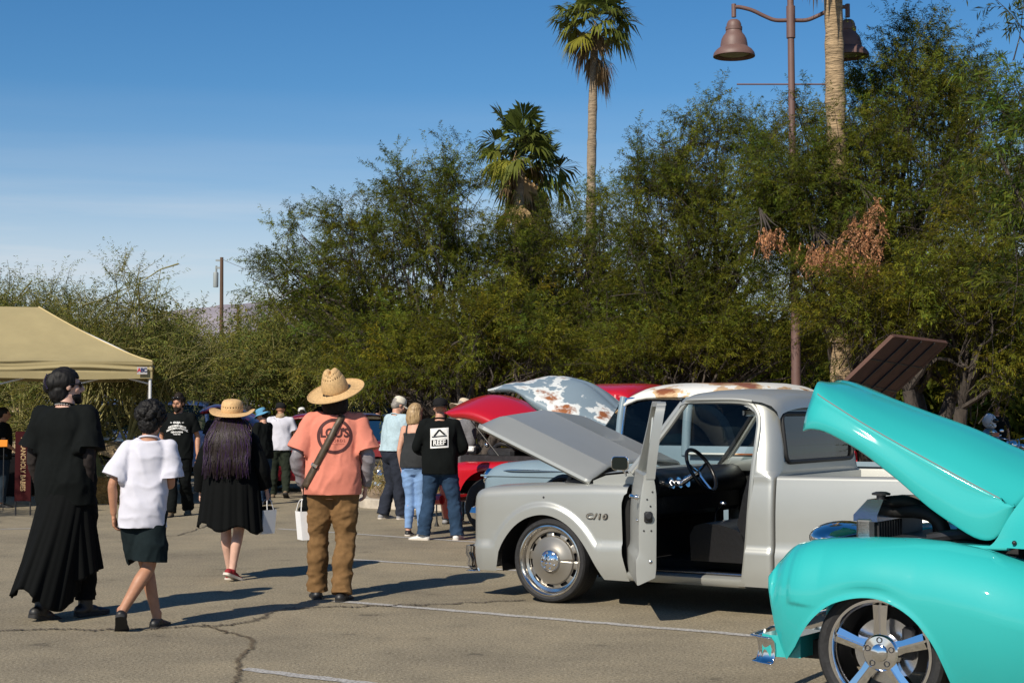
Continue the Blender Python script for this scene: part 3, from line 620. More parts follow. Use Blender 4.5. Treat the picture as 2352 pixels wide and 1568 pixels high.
def rust_mat(name, base, worn, rust, s1=2.2, lo=.52, s2=3.0, r_lo=.62, off=(0, 0, 0)):
    """sun-bleached paint: bare primer shows in patches, rust inside the patches"""
    m = mat(name, base, 0.38, coat=.12); nt = m.node_tree; b = nt.nodes['Principled BSDF']
    tc = nt.nodes.new('ShaderNodeTexCoord'); mpn = nt.nodes.new('ShaderNodeMapping'); mpn.inputs['Location'].default_value = off
    nt.links.new(tc.outputs['Object'], mpn.inputs[0])
    def nz(s, d):
        n = nt.nodes.new('ShaderNodeTexNoise'); n.inputs['Scale'].default_value = s; n.inputs['Detail'].default_value = d; n.inputs['Roughness'].default_value = .58
        nt.links.new(mpn.outputs[0], n.inputs['Vector']); return n.outputs[0]
    def rp(src, a, c):
        r = nt.nodes.new('ShaderNodeValToRGB'); r.color_ramp.elements[0].position = a; r.color_ramp.elements[1].position = c; nt.links.new(src, r.inputs[0]); return r.outputs[0]
    def mx(f, a, c):
        x = nt.nodes.new('ShaderNodeMix'); x.data_type = 'RGBA'; nt.links.new(f, x.inputs['Factor'])
        for s, v in (('A', a), ('B', c)):
            if isinstance(v, tuple): x.inputs[s].default_value = (*v, 1)
            else: nt.links.new(v, x.inputs[s])
        return x.outputs['Result']
    n1 = nz(s1, 8)
    c0 = mx(nz(s2 * 3, 6), base, tuple(min(1, q * 1.25) for q in base))
    c1 = mx(rp(n1, lo, lo + .015), c0, worn)
    c2 = mx(rp(n1, r_lo, r_lo + .05), c1, mx(nz(14, 5), rust, tuple(q * .45 for q in rust)))
    nt.links.new(c2, b.inputs['Base Color']); return m
def mirr(vf, W):
    v, f = vf; v = v.copy(); v[:, 1] = W - v[:, 1]; return v, [q[::-1] for q in f]
def both(mb, W):
    vf = mb.arrays(); return MB().add(*vf).add(*mirr(vf, W))
def panel(us, low, top, sec):
    """columns of a body panel: sec(u, low, top) gives the column's (y, z) points, bottom to top"""
    return np.array([[(u + (p[2] if len(p) > 2 else 0), p[0], p[1]) for p in sec(u, low(u), top(u))] for u in us])
def cols(a, b, n, arch=None):
    u = list(np.linspace(a, b, n))
    if arch:
        for e in arch: u += [e - .002, e + .002]
        u += list(np.linspace(arch[0] + .004, arch[1] - .004, 40))
    return sorted(set(round(x, 4) for x in u))
def wheel_tyre(root, name, c, R, r, wdt, tread=True):
    """tyre + rim holder; c = hub centre on the outer face; axis runs inward (+y)"""
    wh = bpy.data.objects.new(name, None); COL.objects.link(wh); wh.parent = root; wh.location = c; wh.empty_display_size = .1
    s = (R - r)
    prof = [(r - .004, .02), (r + .006, -.004), (r + .35 * s, -.014), (r + .68 * s, -.012), (r + .88 * s, .004), (R - .006, .022), (R, .045)]
    n = 7
    for k in range(1, n):
        y0 = .045 + (wdt - .09) * k / n
        prof += [(R, y0 - .006), (R - .008, y0 - .004), (R - .008, y0 + .004), (R, y0 + .006)]
    prof += [(R, wdt - .045), (R - .006, wdt - .022), (r + .6 * s, wdt + .005), (r, wdt)]
    mb = MB().lathe(prof, 72, axis=(0, 1, 0)); v, f = mb.arrays(); mk('tyre', v, f, M_tyre, wh, sharp=30)
    return wh
def rim_rally(wh, r, paint):
    m = MB(); m.lathe([(r, .03), (r + .006, .004), (r + .004, -.004), (r - .006, -.006), (r - .014, .002), (r - .026, .02), (r - .030, .05), (r - .052, .056), (r - .056, .085)], 72, axis=(0, 1, 0)); m.build('rim', M_rimc, wh, sharp=50)
    n = 60; prof = [(r - .056, .085), (r - .062, .078), (r - .088, .072), (r - .094, .070), (r - .10, .052), (r - .12, .048), (.115, .040), (.105, .034), (.09, .03), (.088, .06)]
    an = np.arange(n) * 2 * math.pi / n
    G = np.array([[(rr * math.cos(t), y, rr * math.sin(t)) for t in np.append(an, an[0])] for rr, y in prof])
    m = MB().grid(G, skip=lambda i, j: i == 1 and j % 6 in (0, 1, 2)); v, f = m.arrays(); mk('wheel_disc', v, [q[::-1] for q in f], paint, wh, sharp=35, solid=.008)
    m = MB().lathe([(.088, .06), (.088, .0), (.083, -.006), (.06, -.014), (.03, -.022), (0, -.024)], 40, axis=(0, 1, 0))
    for k in range(8):
        t = k * math.pi / 4 + .2; m.ell((.066 * math.cos(t), -.014, .066 * math.sin(t)), (.011, .010, .011), 8, 5)
    for k in range(5):
        t = k * 2 * math.pi / 5 + .3; m.ell((.03 * math.cos(t), -.022, .03 * math.sin(t)), (.012, .006, .012), 8, 5)
    m.build('hub_cap', M_chrome, wh, sharp=40)
    MB().lathe([(r - .05, .10), (0, .10)], 32, axis=(0, 1, 0)).build('brake_drum', M_bay, wh)
def rim_spoke(wh, r):
    m = MB(); m.lathe([(r, .03), (r + .006, .0), (r + .002, -.008), (r - .012, -.008), (r - .020, .004), (r - .028, .02), (r - .030, .13), (r - .036, .22)], 80, axis=(0, 1, 0)); m.build('rim', M_chrome, wh, sharp=50)
    for k in range(5):
        a = math.pi / 2 + k * 2 * math.pi / 5 + .0
        m = MB(); R_ = np.array([[math.cos(a), 0, -math.sin(a)], [0, 1, 0], [math.sin(a), 0, math.cos(a)]])
        for s in (-1, 1):                                              # each spoke is a split pair with a groove between
            P = [[.06, s * .004], [.06, s * .042], [.13, s * .032], [r - .028, s * .040], [r - .028, s * .006]]
            V = [(x, .006 - .008 * (x > .1) + .50 * abs(abs(z) - .010), z) for x, z in P] + [(x, .055, z) for x, z in P]
            F = [tuple(range(5))[::s], tuple(range(9, 4, -1))[::s]] + [((i, 5 + i, 5 + (i + 1) % 5, (i + 1) % 5) if s > 0 else (i, (i + 1) % 5, 5 + (i + 1) % 5, 5 + i)) for i in range(5)]
            m.add(np.array(V) @ R_.T, F)
        m.box(np.array([.15, .035, 0]) @ R_.T, (.21, .03, .03), R_)
        m.build('spoke', M_chrome, wh, sharp=30)
    m = MB().lathe([(.098, .055), (.094, .008), (.085, .0), (.046, -.004), (.042, -.016), (.03, -.022), (0, -.024)], 40, axis=(0, 1, 0)); m.build('hub_cap', M_chrome, wh, sharp=35)
    for k in range(5):
        a = math.pi / 2 + k * 2 * math.pi / 5; c = np.array([.066 * math.cos(a), -.002, .066 * math.sin(a)])
        MB().lathe([(.016, .004), (.016, -.004), (.011, -.004), (.010, .008), (0, .008)], 14, axis=(0, 1, 0), org=c).build('lug_nut', M_bay, wh)
    m = MB().lathe([(.17, .12), (.17, .10), (.05, .10)], 40, axis=(0, 1, 0)); m.build('brake_disc', M_satin, wh)
    MB().box((.13, .10, .05), (.07, .09, .17), bev=.015).build('brake_caliper', M_bay, wh)
def liner(root, W, c, R, depth=.5, nm='wheel_well'):
    for side in (0, 1):
        m = MB(); G = []
        for y in (.03, depth):
            G.append([(c[0] + R * math.cos(a), y if not side else W - y, c[1] + R * math.sin(a)) for a in np.linspace(-.2, math.pi + .2, 24)])
        m.grid(G); m.add([(c[0] + x, depth if not side else W - depth, z) for x, z in ((-R, .2), (R, .2), (R, c[1] + R), (-R, c[1] + R))], [(0, 1, 2, 3)])
        m.build(nm, M_black, root)

M_rimc = mat('polished rim', (.66, .64, .61), .17, 1.0)
M_disc = mat('wheel disc paint', (.30, .28, .245), .36, .75)
# ---- the silver beige pickup
def grey_pickup():
    W = 1.98; root = thing('pickup_truck', 'silver beige pickup truck with open hood and open driver door', 'pickup truck', P_GREY, -TH)
    arch = [(-.551, .25), (-.54, .31), (-.52, .40), (-.46, .51), (-.36, .62), (-.23, .695), (-.07, .722), (.08, .685), (.21, .60), (.33, .46), (.48, .22)]
    A_ = cat_rom(arch, 120); Apts = A_
    def low_f(u): return float(np.interp(u, A_[:, 0], A_[:, 1])) if -.551 < u < .48 else (.235 if u < 0 else .22)
    topf = lambda u: float(interp(u, [(-.86, .83), (-.83, .87), (-.78, .905), (-.67, .935), (-.4, .955), (-.07, .97), (.39, .985), (.8, .99)]))
    def charw(u): return .452 + .03 * (u + .8) / .9 if u < .7 else .505 + .012 * (u - .7)
    def ledge(u, w, aw=Apts, arch_r=.085):
        d = w - charw(u)
        if aw is not None:
            da = math.sqrt(((aw[:, 0] - u) ** 2 + (aw[:, 1] - w) ** 2).min()) - arch_r; d = min(d, da)
        return float(1 - sstep(-.020, .026, d))
    def side(u, w, aw=Apts):
        return .030 - .022 * ledge(u, w, aw) + .055 * max(0, (.40 - w) / .2) ** 2 * .5 + .025 * max(0, (w - .72) / .3) ** 2
    def sec_f(u, lo, tp):
        ws = np.linspace(lo, tp - .085, 26); pts = []
        nose = .0
        if u < -.70: t = min(1, (-.70 - u) / .131); nose = .14 * (1 - math.sqrt(max(0, 1 - t * t)))
        gap = (lambda w: float(interp(w, [(.2, .035), (.43, -.03), (.84, -.045), (.98, .0)])) * float(sstep(.35, .69, u)))
        for w in ws: pts.append((side(u, w) + nose, w, gap(w)))
        y0 = side(u, tp - .085) + nose
        for a in np.linspace(.2, math.pi / 2, 6): pts.append((y0 + .085 * (1 - math.cos(a)) * 1.0, tp - .085 + .085 * math.sin(a), gap(tp)))
        for k in (1, 2, 3): pts.append((y0 + .085 + (.20 - .0) * k / 3, tp + .012 * k / 3, gap(tp)))
        pts.append((y0 + .30, tp - .06, gap(tp)))
        return pts
    us = cols(-.831, .69, 40, (-.551, .48))
    for k, (nm, lab) in enumerate((('front_fender', None), ('front_fender', None))):
        m = MB().grid(panel(us, low_f, topf, sec_f)); vf = m.arrays()
        v, f = vf if k == 0 else mirr(vf, W); mk(nm, v, [q[::-1] for q in f], M_grey, root, sharp=50)
    liner(root, W, (-.03, .33), .47, .48); liner(root, W, (2.92, .33), .45, .48)
    # nose: chrome surround, dark grille, headlights, bumper
    m = MB().box((-.80, W / 2, .63), (.05, W - .34, .30), bev=.02); g = m.build('grille', M_bay, root)
    for z in (.52, .60, .68, .76): MB().box((-.832, W / 2, z), (.02, W - .42, .022), bev=.004).build('grille_bar', M_chrome, g)
    for y in (.30, W - .30): MB().lathe([(.095, .02), (.09, -.012), (.0, -.03)], 28, axis=(1, 0, 0), org=(-.825, y, .64)).build('headlight', M_white, root)
    for yy in (.17, W - .17): MB().tube([(-.828, yy, .44), (-.834, yy, .66), (-.822, yy, .85)], .014, 8, 3).build('grille_trim', M_chrome, root)
    sp = [(-.755, .03), (-.80, .035), (-.865, .06), (-.905, .17), (-.92, W / 2)]; sp = sp + [(x, W - y) for x, y in sp[-2::-1]]
    P = cat_rom([(x, y, 0) for x, y in sp], 50); G = []
    for x, y, _ in P:
        nx = 1 if abs(y - W / 2) < W / 2 - .2 else 0
        G.append([(x + (.05 * nx), y + (0 if nx else (.05 if y < 1 else -.05)), .425), (x, y, .43), (x - .004, y, .36), (x + .02, y, .32), (x + .012, y, .27), (x + .04, y, .225), (x + .09 * nx, y, .22)])
    v, f = MB().grid(G).arrays(); mk('bumper', v, f, M_chrome, root, sharp=35, solid=-.006)
    # hood, propped up, creased along its middle
    L = 1.19; hz = np.array([.31, 0, 1.0]); ang = math.radians(22.5)
    G = []
    for t in np.linspace(0, 1, 22):
        x = -L * t; fr = max(0, (t - .86) / .14); row = []
        for y, z in ((.135, -.022), (.124, -.010), (.126, .0), (.15, .014), (.35, .116), (.60, .134), (.95, .160), (.99, .167), (1.03, .160), (1.38, .134), (1.63, .116), (1.83, .014), (1.854, .0), (1.856, -.010), (1.845, -.022)):
            row.append((x - .035 * (1 - ((y - .99) / .87) ** 2) * t, y, z - .085 * fr ** 2 * (z > .0) * min(1, z / .09 + .2)))
        G.append(row)
    G = np.array(G); c, s = math.cos(ang), math.sin(ang)
    Gr = G.copy(); Gr[..., 0] = G[..., 0] * c + G[..., 2] * s; Gr[..., 2] = -G[..., 0] * s + G[..., 2] * c; Gr += hz
    v, f = MB().grid(Gr).arrays(); hood = mk('hood', v, [q[::-1] for q in f][::1], M_grey, root, sharp=14, solid=.018)
    # engine bay
    m = MB(); m.box((-.1, W / 2, .62), (1.4, 1.42, .5)); m.box((.60, W / 2, .66), (.05, W - .3, .72)); m.build('engine_bay', M_bay, root)
    m = MB(); m.box((-.15, .95, .92), (.55, .42, .14), bev=.03); m.lathe([(0, .13), (.17, .12), (.18, .03), (.15, 0)], 24, org=(-.1, .95, .99)); m.tube([(-.55, .8, .9), (-.3, .7, 1.0), (0, .6, .95)], .03, 8, 5); m.build('engine', M_bay, root)
    m = MB(); m.box((.19, .24, 1.03), (.05, .02, .17), rotm((0, 1, 0), -.5)); m.box((.06, .24, 1.05), (.035, .02, .20), rotm((0, 1, 0), .5)); m.box((.16, .24, .985), (.26, .03, .04))
    sp = [(.06 + .14 * t + .0, .27 + .03 * math.cos(t * 60), 1.0 + .03 * math.sin(t * 60)) for t in np.linspace(0, 1, 70)]; m.tube(sp, .006, 5); m.build('hood_hinge', M_bay, root)
    # cowl and windshield
    G = []
    for y in np.linspace(.13, W - .13, 15):
        e = 1 - ((y - W / 2) / (W / 2)) ** 4
        G.append([(.33 - .03 * e, y, 1.01 + .03 * e), (.45 - .03 * e, y, 1.055 + .035 * e), (.62 - .05 * e, y, 1.075 + .03 * e), (.70 - .06 * e, y, 1.085 + .03 * e), (.72, y, 1.02)])
    v, f = MB().grid(G).arrays(); mk('cowl', v, f, M_grey, root, sharp=30)
    for y, s in ((.13, 1), (W - .13, -1)):
        m = MB().add([(.33, y, .95), (.72, y, .95), (.72, y, 1.085), (.45, y, 1.055), (.33, y, 1.01)], [(0, 1, 2, 3, 4)]); m.build('cowl_side', M_grey, root)
    a0, a1 = np.array([.70, .12, 1.075]), np.array([1.14, .235, 1.645])
    G = []
    for t in np.linspace(0, 1, 8):
        l = a0 + (a1 - a0) * t; r_ = l.copy(); r_[1] = W - l[1]
        G.append([l + (r_ - l) * q + np.array([-.07, 0, .0]) * (1 - (2 * q - 1) ** 2) for q in np.linspace(0, 1, 12)])
    v, f = MB().grid(G).arrays(); mk('windshield', v, f, M_gclr, root)
    # roof
    G = []
    for u, dz, e in ((1.085, -.035, 0), (1.10, -.012, 0), (1.14, .004, 0), (1.25, .022, 0), (1.45, .032, 0), (1.66, .028, 0), (1.80, .012, .0), (1.88, -.016, .01), (1.922, -.06, .03), (1.938, -.12, .05)):
        row = []
        for q in np.linspace(-1, 1, 27):
            yy = W / 2 + q * (W / 2 - .188 - e * .4); a = abs(q)
            z = 1.665 + dz + .066 * (1 - a ** 3.4) - (.03 * max(0, (a - .93) / .07) ** 2)
            row.append((u - .05 * (1 - a * a) * (1 if u < 1.2 else 0) + .025 * (1 - a * a) * (u > 1.8), yy, z))
        G.append(row)
    v, f = MB().grid(G).arrays(); mk('roof', v, [q[::-1] for q in f][::-1], M_grey, root, sharp=60)
    # cab corner posts and back wall with the rear window opening
    def side_c(w): return side(1.85, w, None) if w < 1.05 else .052 + .155 * ((w - 1.05) / .6) ** 1.15 + max(0, w - 1.64) * 1.2
    uo = lambda w: float(interp(w, [(.24, 1.66), (.30, 1.70), (.37, 1.715), (.85, 1.745), (1.1, 1.77), (1.2, 1.785), (1.42, 1.785), (1.52, 1.77), (1.57, 1.745), (1.60, 1.70), (1.625, 1.62), (1.69, 1.50)]))
    ur = lambda w: float(interp(w, [(.24, 1.955), (1.06, 1.955), (1.12, 1.965), (1.3, 1.955), (1.56, 1.92), (1.645, 1.90), (1.69, 1.86)]))
    ws = sorted(list(np.linspace(.24, 1.652, 36)) + [.47, .50, .52, .54, 1.185, 1.19, 1.555, 1.56, 1.07, 1.09, 1.105, 1.12]); rows = []
    yk = np.concatenate([np.linspace(.30, W - .30, 16)])
    for w in ws:
        y0 = side_c(w); a_, b_ = uo(w), ur(w); r = float(interp(w, [(.9, .035), (1.06, .04), (1.12, .13), (1.6, .17)])); row = [(a_ + .004, y0 + .10, w), (a_, y0 + .012, w), (a_ + .006, y0, w)]
        for k in (.3, .6, .9): row.append((a_ + (b_ - r - a_) * k, y0 - .006 * math.sin(k * 3.1) * (w > 1.1), w))
        for a in np.linspace(0.15, math.pi / 2, 5): row.append((b_ - r + r * math.sin(a), y0 + r * (1 - math.cos(a)), w))
        row.append((b_, min(y0 + r + .02, .29), w)); n0 = len(row)
        row += [(b_, y, w) for y in yk]; half = row[:n0]; row += [(x, W - y, z) for x, y, z in half[::-1]]; rows.append(row)
    n0_ = n0
    RU = [(1.085, -.035), (1.14, .004), (1.25, .022), (1.45, .032), (1.66, .028), (1.80, .012), (1.88, -.016), (1.922, -.06), (1.938, -.12), (2.1, -.3)]
    def roofz(u, y): a = min(1, abs(y - W / 2) / (W / 2 - .19)); return 1.665 + float(interp(u, RU)) + .066 * (1 - a ** 3.4) - .03 * max(0, (a - .93) / .07) ** 2
    rows = [[(x, y, min(z, roofz(x, y) - .014) if z > 1.5 else z) for x, y, z in r] for r in rows]
    def skip(i, j):
        return 1.188 < (ws[i] + ws[i + 1]) / 2 < 1.557 and n0_ - 2 < j < n0_ + len(yk)
    v, f = MB().grid(rows, skip).arrays(); mk('cab', v, f, M_grey, root, sharp=45)
    rb = lambda z: ur(z)
    y0, y1, z0, z1 = .27, W - .27, 1.185, 1.56; crn = .07; loop = []
    for cx_, cz_, a0_ in ((y1 - crn, z1 - crn, 0), (y0 + crn, z1 - crn, 90), (y0 + crn, z0 + crn, 180), (y1 - crn, z0 + crn, 270)):
        for a in np.radians(np.linspace(a0_, a0_ + 90, 6)): yy, zz = cx_ + crn * math.cos(a), cz_ + crn * math.sin(a); loop.append((rb(zz) + .006, yy, zz))
    loop.append(loop[0]); MB().tube(loop, .018, 8, cap=False).build('rear_window_seal', M_rubber, root)
    G = [[(rb(z) - .004, y, z) for y in np.linspace(y0 - .0, y1, 6)] for z in np.linspace(z0, z1, 4)]
    v, f = MB().grid(G).arrays(); mk('rear_window', v, f, M_gls2, root)
    # door opening frame on the driver's side, shut door on the other
    def opening(m):
        fr = [(1.70, .06, .30), (1.735, .055, .6), (1.755, .055, .85), (1.775, .075, 1.12), (1.79, .12, 1.35), (1.785, .175, 1.50), (1.755, .195, 1.58), (1.69, .205, 1.635), (1.55, .208, 1.655), (1.2, .212, 1.655), (1.13, .215, 1.635), (1.0, .195, 1.46), (.86, .16, 1.28), (.70, .125, 1.08)]
        m.tube(fr, .022, 8, 3); return m
    opening(MB()).build('door_frame', M_grey, root)
    v, f = mirr(opening(MB()).arrays(), W); mk('door_frame', v, f, M_grey, root)
    for q_, r_, m_ in ((lambda y: y, .032, M_grey), (lambda y: W - y, .02, M_black)): MB().tube([(.66, q_(.16), 1.08), (.84, q_(.19), 1.30), (1.10, q_(.24), 1.64)], r_, 8, 4).build('windshield_pillar', m_, root)
    m = MB().tube([(1.12, .225, 1.655), (1.2, .19, 1.668), (1.55, .188, 1.672), (1.72, .19, 1.655)], .012, 6, 4).build('drip_rail', M_grey, root)
    G = []
    for x in np.linspace(.70, 1.70, 12):
        G.append([(x, side(1.2, z, None) + .0, z) for z in np.linspace(.24, 1.09, 14)] + [(x, .10, 1.10), (x, .10, 1.05)])
    v, f = mirr(MB().grid(G).arrays(), W); o = mk('door', v, f, M_grey, root, sharp=45, solid=.09)
    MB().add([(.86, W - .16, 1.10), (1.76, W - .09, 1.10), (1.76, W - .18, 1.55), (1.66, W - .205, 1.63), (1.18, W - .21, 1.63)], [(0, 1, 2, 3, 4)]).build('door_glass', M_gclr, o)
    # cab inside
    m = MB(); m.box((1.27, W / 2, .285), (1.25, W - .22, .05)); m.box((.66, W / 2, .62), (.05, W - .2, .74)); m.box((1.86, W / 2, .72), (.04, W - .25, .80)); m.box((1.35, W - .115, .68), (1.0, .03, .80)); m.box((1.45, W / 2, 1.655), (.52, W - .75, .012)); m.build('cabin_lining', M_black, root)
    m = MB(); m.tube([(.80, .16, .98), (.80, W - .16, .98)], .13, 12, flat=1.0); m.box((.80, W / 2, .84), (.16, W - .3, .26), bev=.04); d = m.build('dashboard', M_leather, root)
    for y in (.34, .48, .62): MB().lathe([(.05, 0), (.05, .02), (.042, .022), (0, .012)], 20, axis=(1, 0, .3), org=(.925, y, .99)).build('gauge', M_chrome, d)
    m = MB(); G = []
    for y in np.linspace(.16, W - .16, 12): G.append([(1.20, y, .40), (1.19, y, .60), (1.23, y, .675), (1.32, y, .70), (1.46, y, .69), (1.60, y, .655), (1.66, y, .60)])
    m.grid(G); G = []
    for y in np.linspace(.16, W - .16, 12): G.append([(1.66, y, .55), (1.60, y, .70), (1.65, y, .92), (1.70, y, 1.08), (1.74, y, 1.12), (1.79, y, 1.10), (1.80, y, .5)])
    m.grid(G); m.add([(1.20, .16, .40), (1.19, .16, .60), (1.23, .16, .675), (1.32, .16, .70), (1.46, .16, .69), (1.60, .16, .655), (1.66, .16, .60), (1.66, .16, .40)], [tuple(range(8))]); m.add([(1.66, .16, .55), (1.60, .16, .70), (1.65, .16, .92), (1.70, .16, 1.08), (1.74, .16, 1.12), (1.79, .16, 1.10), (1.80, .16, .5)], [tuple(range(7))])
    m.build('seat', M_leather, root, sharp=50)
    cs, ax = np.array([1.12, .52, 1.10]), nrm((.86, 0, .50)); X = np.array([0, 1., 0]); Y = np.cross(ax, X); R = .19
    sw = MB().tube([cs + R * (math.cos(a) * X + math.sin(a) * Y) for a in np.linspace(0, 2 * math.pi, 41)], .0155, 10, cap=False).build('steering_wheel', M_leather, root)
    m = MB()
    for a in (math.radians(20), math.radians(160), math.radians(270)): m.tube([cs - ax * .035, cs - ax * .02 + .1 * (math.cos(a) * X + math.sin(a) * Y), cs + R * (math.cos(a) * X + math.sin(a) * Y)], [.014, .012, .012], 6, 2)
    m.lathe([(.04, -.02), (.038, .01), (0, .016)], 16, axis=ax, org=cs - ax * .035); m.build('wheel_spokes', M_chrome, sw)
    MB().tube([cs - ax * .04, (.85, .52, .93)], [.022, .03], 12).build('steering_column', M_satin, root)
    m = MB().tube([(1.02, .95, .3), (1.06, .92, .72), (1.14, .86, .80)], .011, 8, 3); m.ell((1.15, .86, .81), (.035, .02, .02)); m.build('gear_lever', M_satin, root)
    m = MB().box((1.36, .93, 1.565), (.03, .20, .055), bev=.01); m.tube([(1.36, .93, 1.66), (1.36, .93, 1.58)], .008, 6); m.build('rear_view_mirror', M_satin, root)
    m = MB().box((1.20, .17, .305), (.98, .10, .03), bev=.008); m.build('sill_plate', M_satin, root)
    G = [[(x, .045, .225), (x, .02, .25), (x, .02, .285), (x, .05, .30), (x, .12, .302)] for x in np.linspace(.70, 1.72, 10)]
    v, f = MB().grid(G).arrays(); mk('rocker_panel', v, f, M_grey, root, sharp=45)
    # bed
    topb = lambda u: 1.085 + .02 * (u - 1.9) / 1.8
    arb = lambda u: .33 + math.sqrt(max(0, .42 ** 2 - (u - 2.92) ** 2)) if abs(u - 2.92) < .40 else .245
    ab = np.array([(2.92 + .42 * math.cos(a), .33 + .42 * math.sin(a)) for a in np.linspace(0, math.pi, 60)])
    def sec_b(u, lo, tp):
        pts = [(side(u, w, ab), w) for w in np.linspace(lo, tp - .03, 24)]; y0 = pts[-1][0]
        for a in np.linspace(.3, math.pi / 2, 4): pts.append((y0 + .03 * (1 - math.cos(a)), tp - .03 + .03 * math.sin(a)))
        pts += [(y0 + .09, tp + .002), (y0 + .098, tp - .01), (y0 + .098, .55)]
        return pts
    us = cols(1.975, 3.78, 30, (2.52, 3.32)); mp_ = MB().grid(panel(us, arb, topb, sec_b)); vf = mp_.arrays()
    mk('bedside', vf[0], [q[::-1] for q in vf[1]], M_grey, root, sharp=50); v, f = mirr(vf, W); mk('bedside', v, [q[::-1] for q in f], M_grey, root, sharp=50)
    m = MB().box((2.86, W / 2, .53), (1.74, W - .2, .04)); m.box((1.985, W / 2, .8), (.03, W - .2, .56)); m.build('bed_floor', M_grey, root)
    MB().box((3.785, W / 2, .82), (.04, W - .14, .56), bev=.015).build('tailgate', M_grey, root)
    MB().tube([(3.78, .05, .36), (3.90, .1, .37), (3.93, W / 2, .37), (3.90, W - .1, .37), (3.78, W - .05, .36)], .055, 8, 4).build('rear_bumper', M_chrome, root)
    MB().box((1.2, W / 2, .30), (4.2, 1.0, .14)).build('chassis', M_black, root)
    # wheels
    for (x, y, s) in ((0, .0, 1), (2.92, .0, 1), (0, W, -1), (2.92, W, -1)):
        w = wheel_tyre(root, 'wheel', (x - .02, y + .012 * s, .348), .348, .288, .26); rim_rally(w, .288, M_disc)
        if s < 0: w.rotation_euler = (0, 0, math.pi)
    # badge
    v, f = text_mesh('C/10', .088, .006, .12, 1.12, .002); v = np.stack([v[:, 0] * 1.0, -v[:, 2], v[:, 1] * .62], 1) + np.array([.42, side(.42, .725) - .008, .725])
    mk('badge', v, f, M_chrome, root, smooth=False)
    v2 = v.copy(); v2[:, 1] += .004; cxy = v2.mean(0); v2 = cxy + (v2 - cxy) * np.array([1.07, 1, 1.22]); mk('badge_back', v2, f, M_rubber, root, smooth=False)
    MB().ell((-.09, side(-.1, .87) - .001, .865), (.010, .004, .010)).build('fender_spot', M_bay, root)  # small black spot set on the fender side
    # open driver's door
    dr = bpy.data.objects.new('door', None); COL.objects.link(dr); dr.parent = root; dr.location = (.725, .035, 0); dr.rotation_euler = (0, 0, -math.radians(58)); dr['label'] = 'open driver door'
    Ld = 1.0; G = []
    for x in np.concatenate([[0, .004], np.linspace(.02, Ld - .02, 20), [Ld - .004, Ld]]):
        e = .012 if x < .002 or x > Ld - .002 else 0
        sh = lambda z: float(interp(z, [(.2, .03), (.43, -.02), (.84, -.03), (1.0, 0), (1.2, 0)])) * float(1 - sstep(0, .3, x))
        out_ = [(x + sh(z), side(.9, z, None) - .03 + e, z) for z in np.linspace(.30, 1.075, 22)]
        inn = [(x + sh(z), float(interp(z, [(.24, .10), (.4, .125), (.95, .13), (1.08, .115), (1.12, .10)])), z) for z in np.linspace(1.10, .355, 12)]
        G.append(out_ + [(x, .035, 1.105), (x, .055, 1.118)] + inn)
    G = np.array(G); n = G.shape[1]; m = MB(); V = G.reshape(-1, 3); a = len(G)
    F = [(i * n + j, (i + 1) * n + j, (i + 1) * n + (j + 1) % n, i * n + (j + 1) % n) for i in range(a - 1) for j in range(n)] + [tuple(range(n)), tuple((a - 1) * n + j for j in range(n - 1, -1, -1))]
    m.add(V, [q[::-1] for q in F]); m.build('door_shell', M_grey, dr, sharp=35)
    def bar(m, P, w=.03, t=.07): m.tube(P, w, 4, 1, flat=t / w if False else 1.0); return m
    m = MB(); fr = [(Ld - .012, .085, 1.08), (Ld - .005, .11, 1.3), (Ld - .02, .155, 1.56), (Ld - .055, .17, 1.61), (Ld - .12, .175, 1.632), (.48, .18, 1.632), (.42, .175, 1.62), (.26, .145, 1.42), (.02, .085, 1.09)]
    P = cat_rom(fr, 60); T = np.gradient(P, axis=0); T /= np.linalg.norm(T, axis=1)[:, None]; G = []
    for p, t in zip(P, T):
        nn = nrm(np.cross(t, (0, 1, 0))); yy = np.array([0, 1., 0])
        G.append([p + nn * .018 - yy * .034, p + nn * .018 + yy * .034, p - nn * .018 + yy * .034, p - nn * .018 - yy * .034, p + nn * .018 - yy * .034])
    m.grid(G); m.build('window_frame', M_grey, dr, sharp=35)
    m = MB(); m.tube([(.34, .115, 1.10), (.36, .16, 1.56)], .012, 6); m.build('vent_bar', M_chrome, dr)
    MB().add([(.05, .09, 1.10), (Ld - .03, .09, 1.10), (Ld - .035, .155, 1.56), (Ld - .1, .172, 1.615), (.48, .178, 1.615), (.44, .17, 1.59)], [(0, 1, 2, 3, 4, 5)]).build('door_glass', M_gclr, dr)
    m = MB().tube([(Ld - .20, -.035, .945), (Ld - .12, -.05, .95), (Ld - .05, -.03, .945)], [.014, .016, .012], 8, 4); m.ell((Ld - .05, -.012, .943), (.018, .022, .02)); m.build('door_handle', M_chrome, dr)
    MB().ell((Ld - .09, -.008, .77), (.012, .008, .012)).build('lock_button', M_chrome, dr)
    m = MB().box((Ld + .006, .068, .80), (.03, .062, .085), bev=.012); m.lathe([(.03, 0), (.03, .02), (.02, .03), (0, .03)], 14, axis=(1, 0, 0), org=(Ld + .012, .068, .81)); m.build('door_latch', M_bay, dr)
    m = MB()
    for y, z in ((.06, .93), (.085, .88), (.10, .985), (.035, .70), (.09, .70)): MB().lathe([(.007, 0), (.007, .003), (0, .003)], 10, axis=(1, 0, 0), org=(Ld + .001, y, z)).build('hole_disc', M_bay, dr)  # black discs in place of holes; the shade inside is put in as colour
    MB().ell((Ld + .001, .085, .47), (.004, .014, .014)).build('door_plug', M_satin, dr)
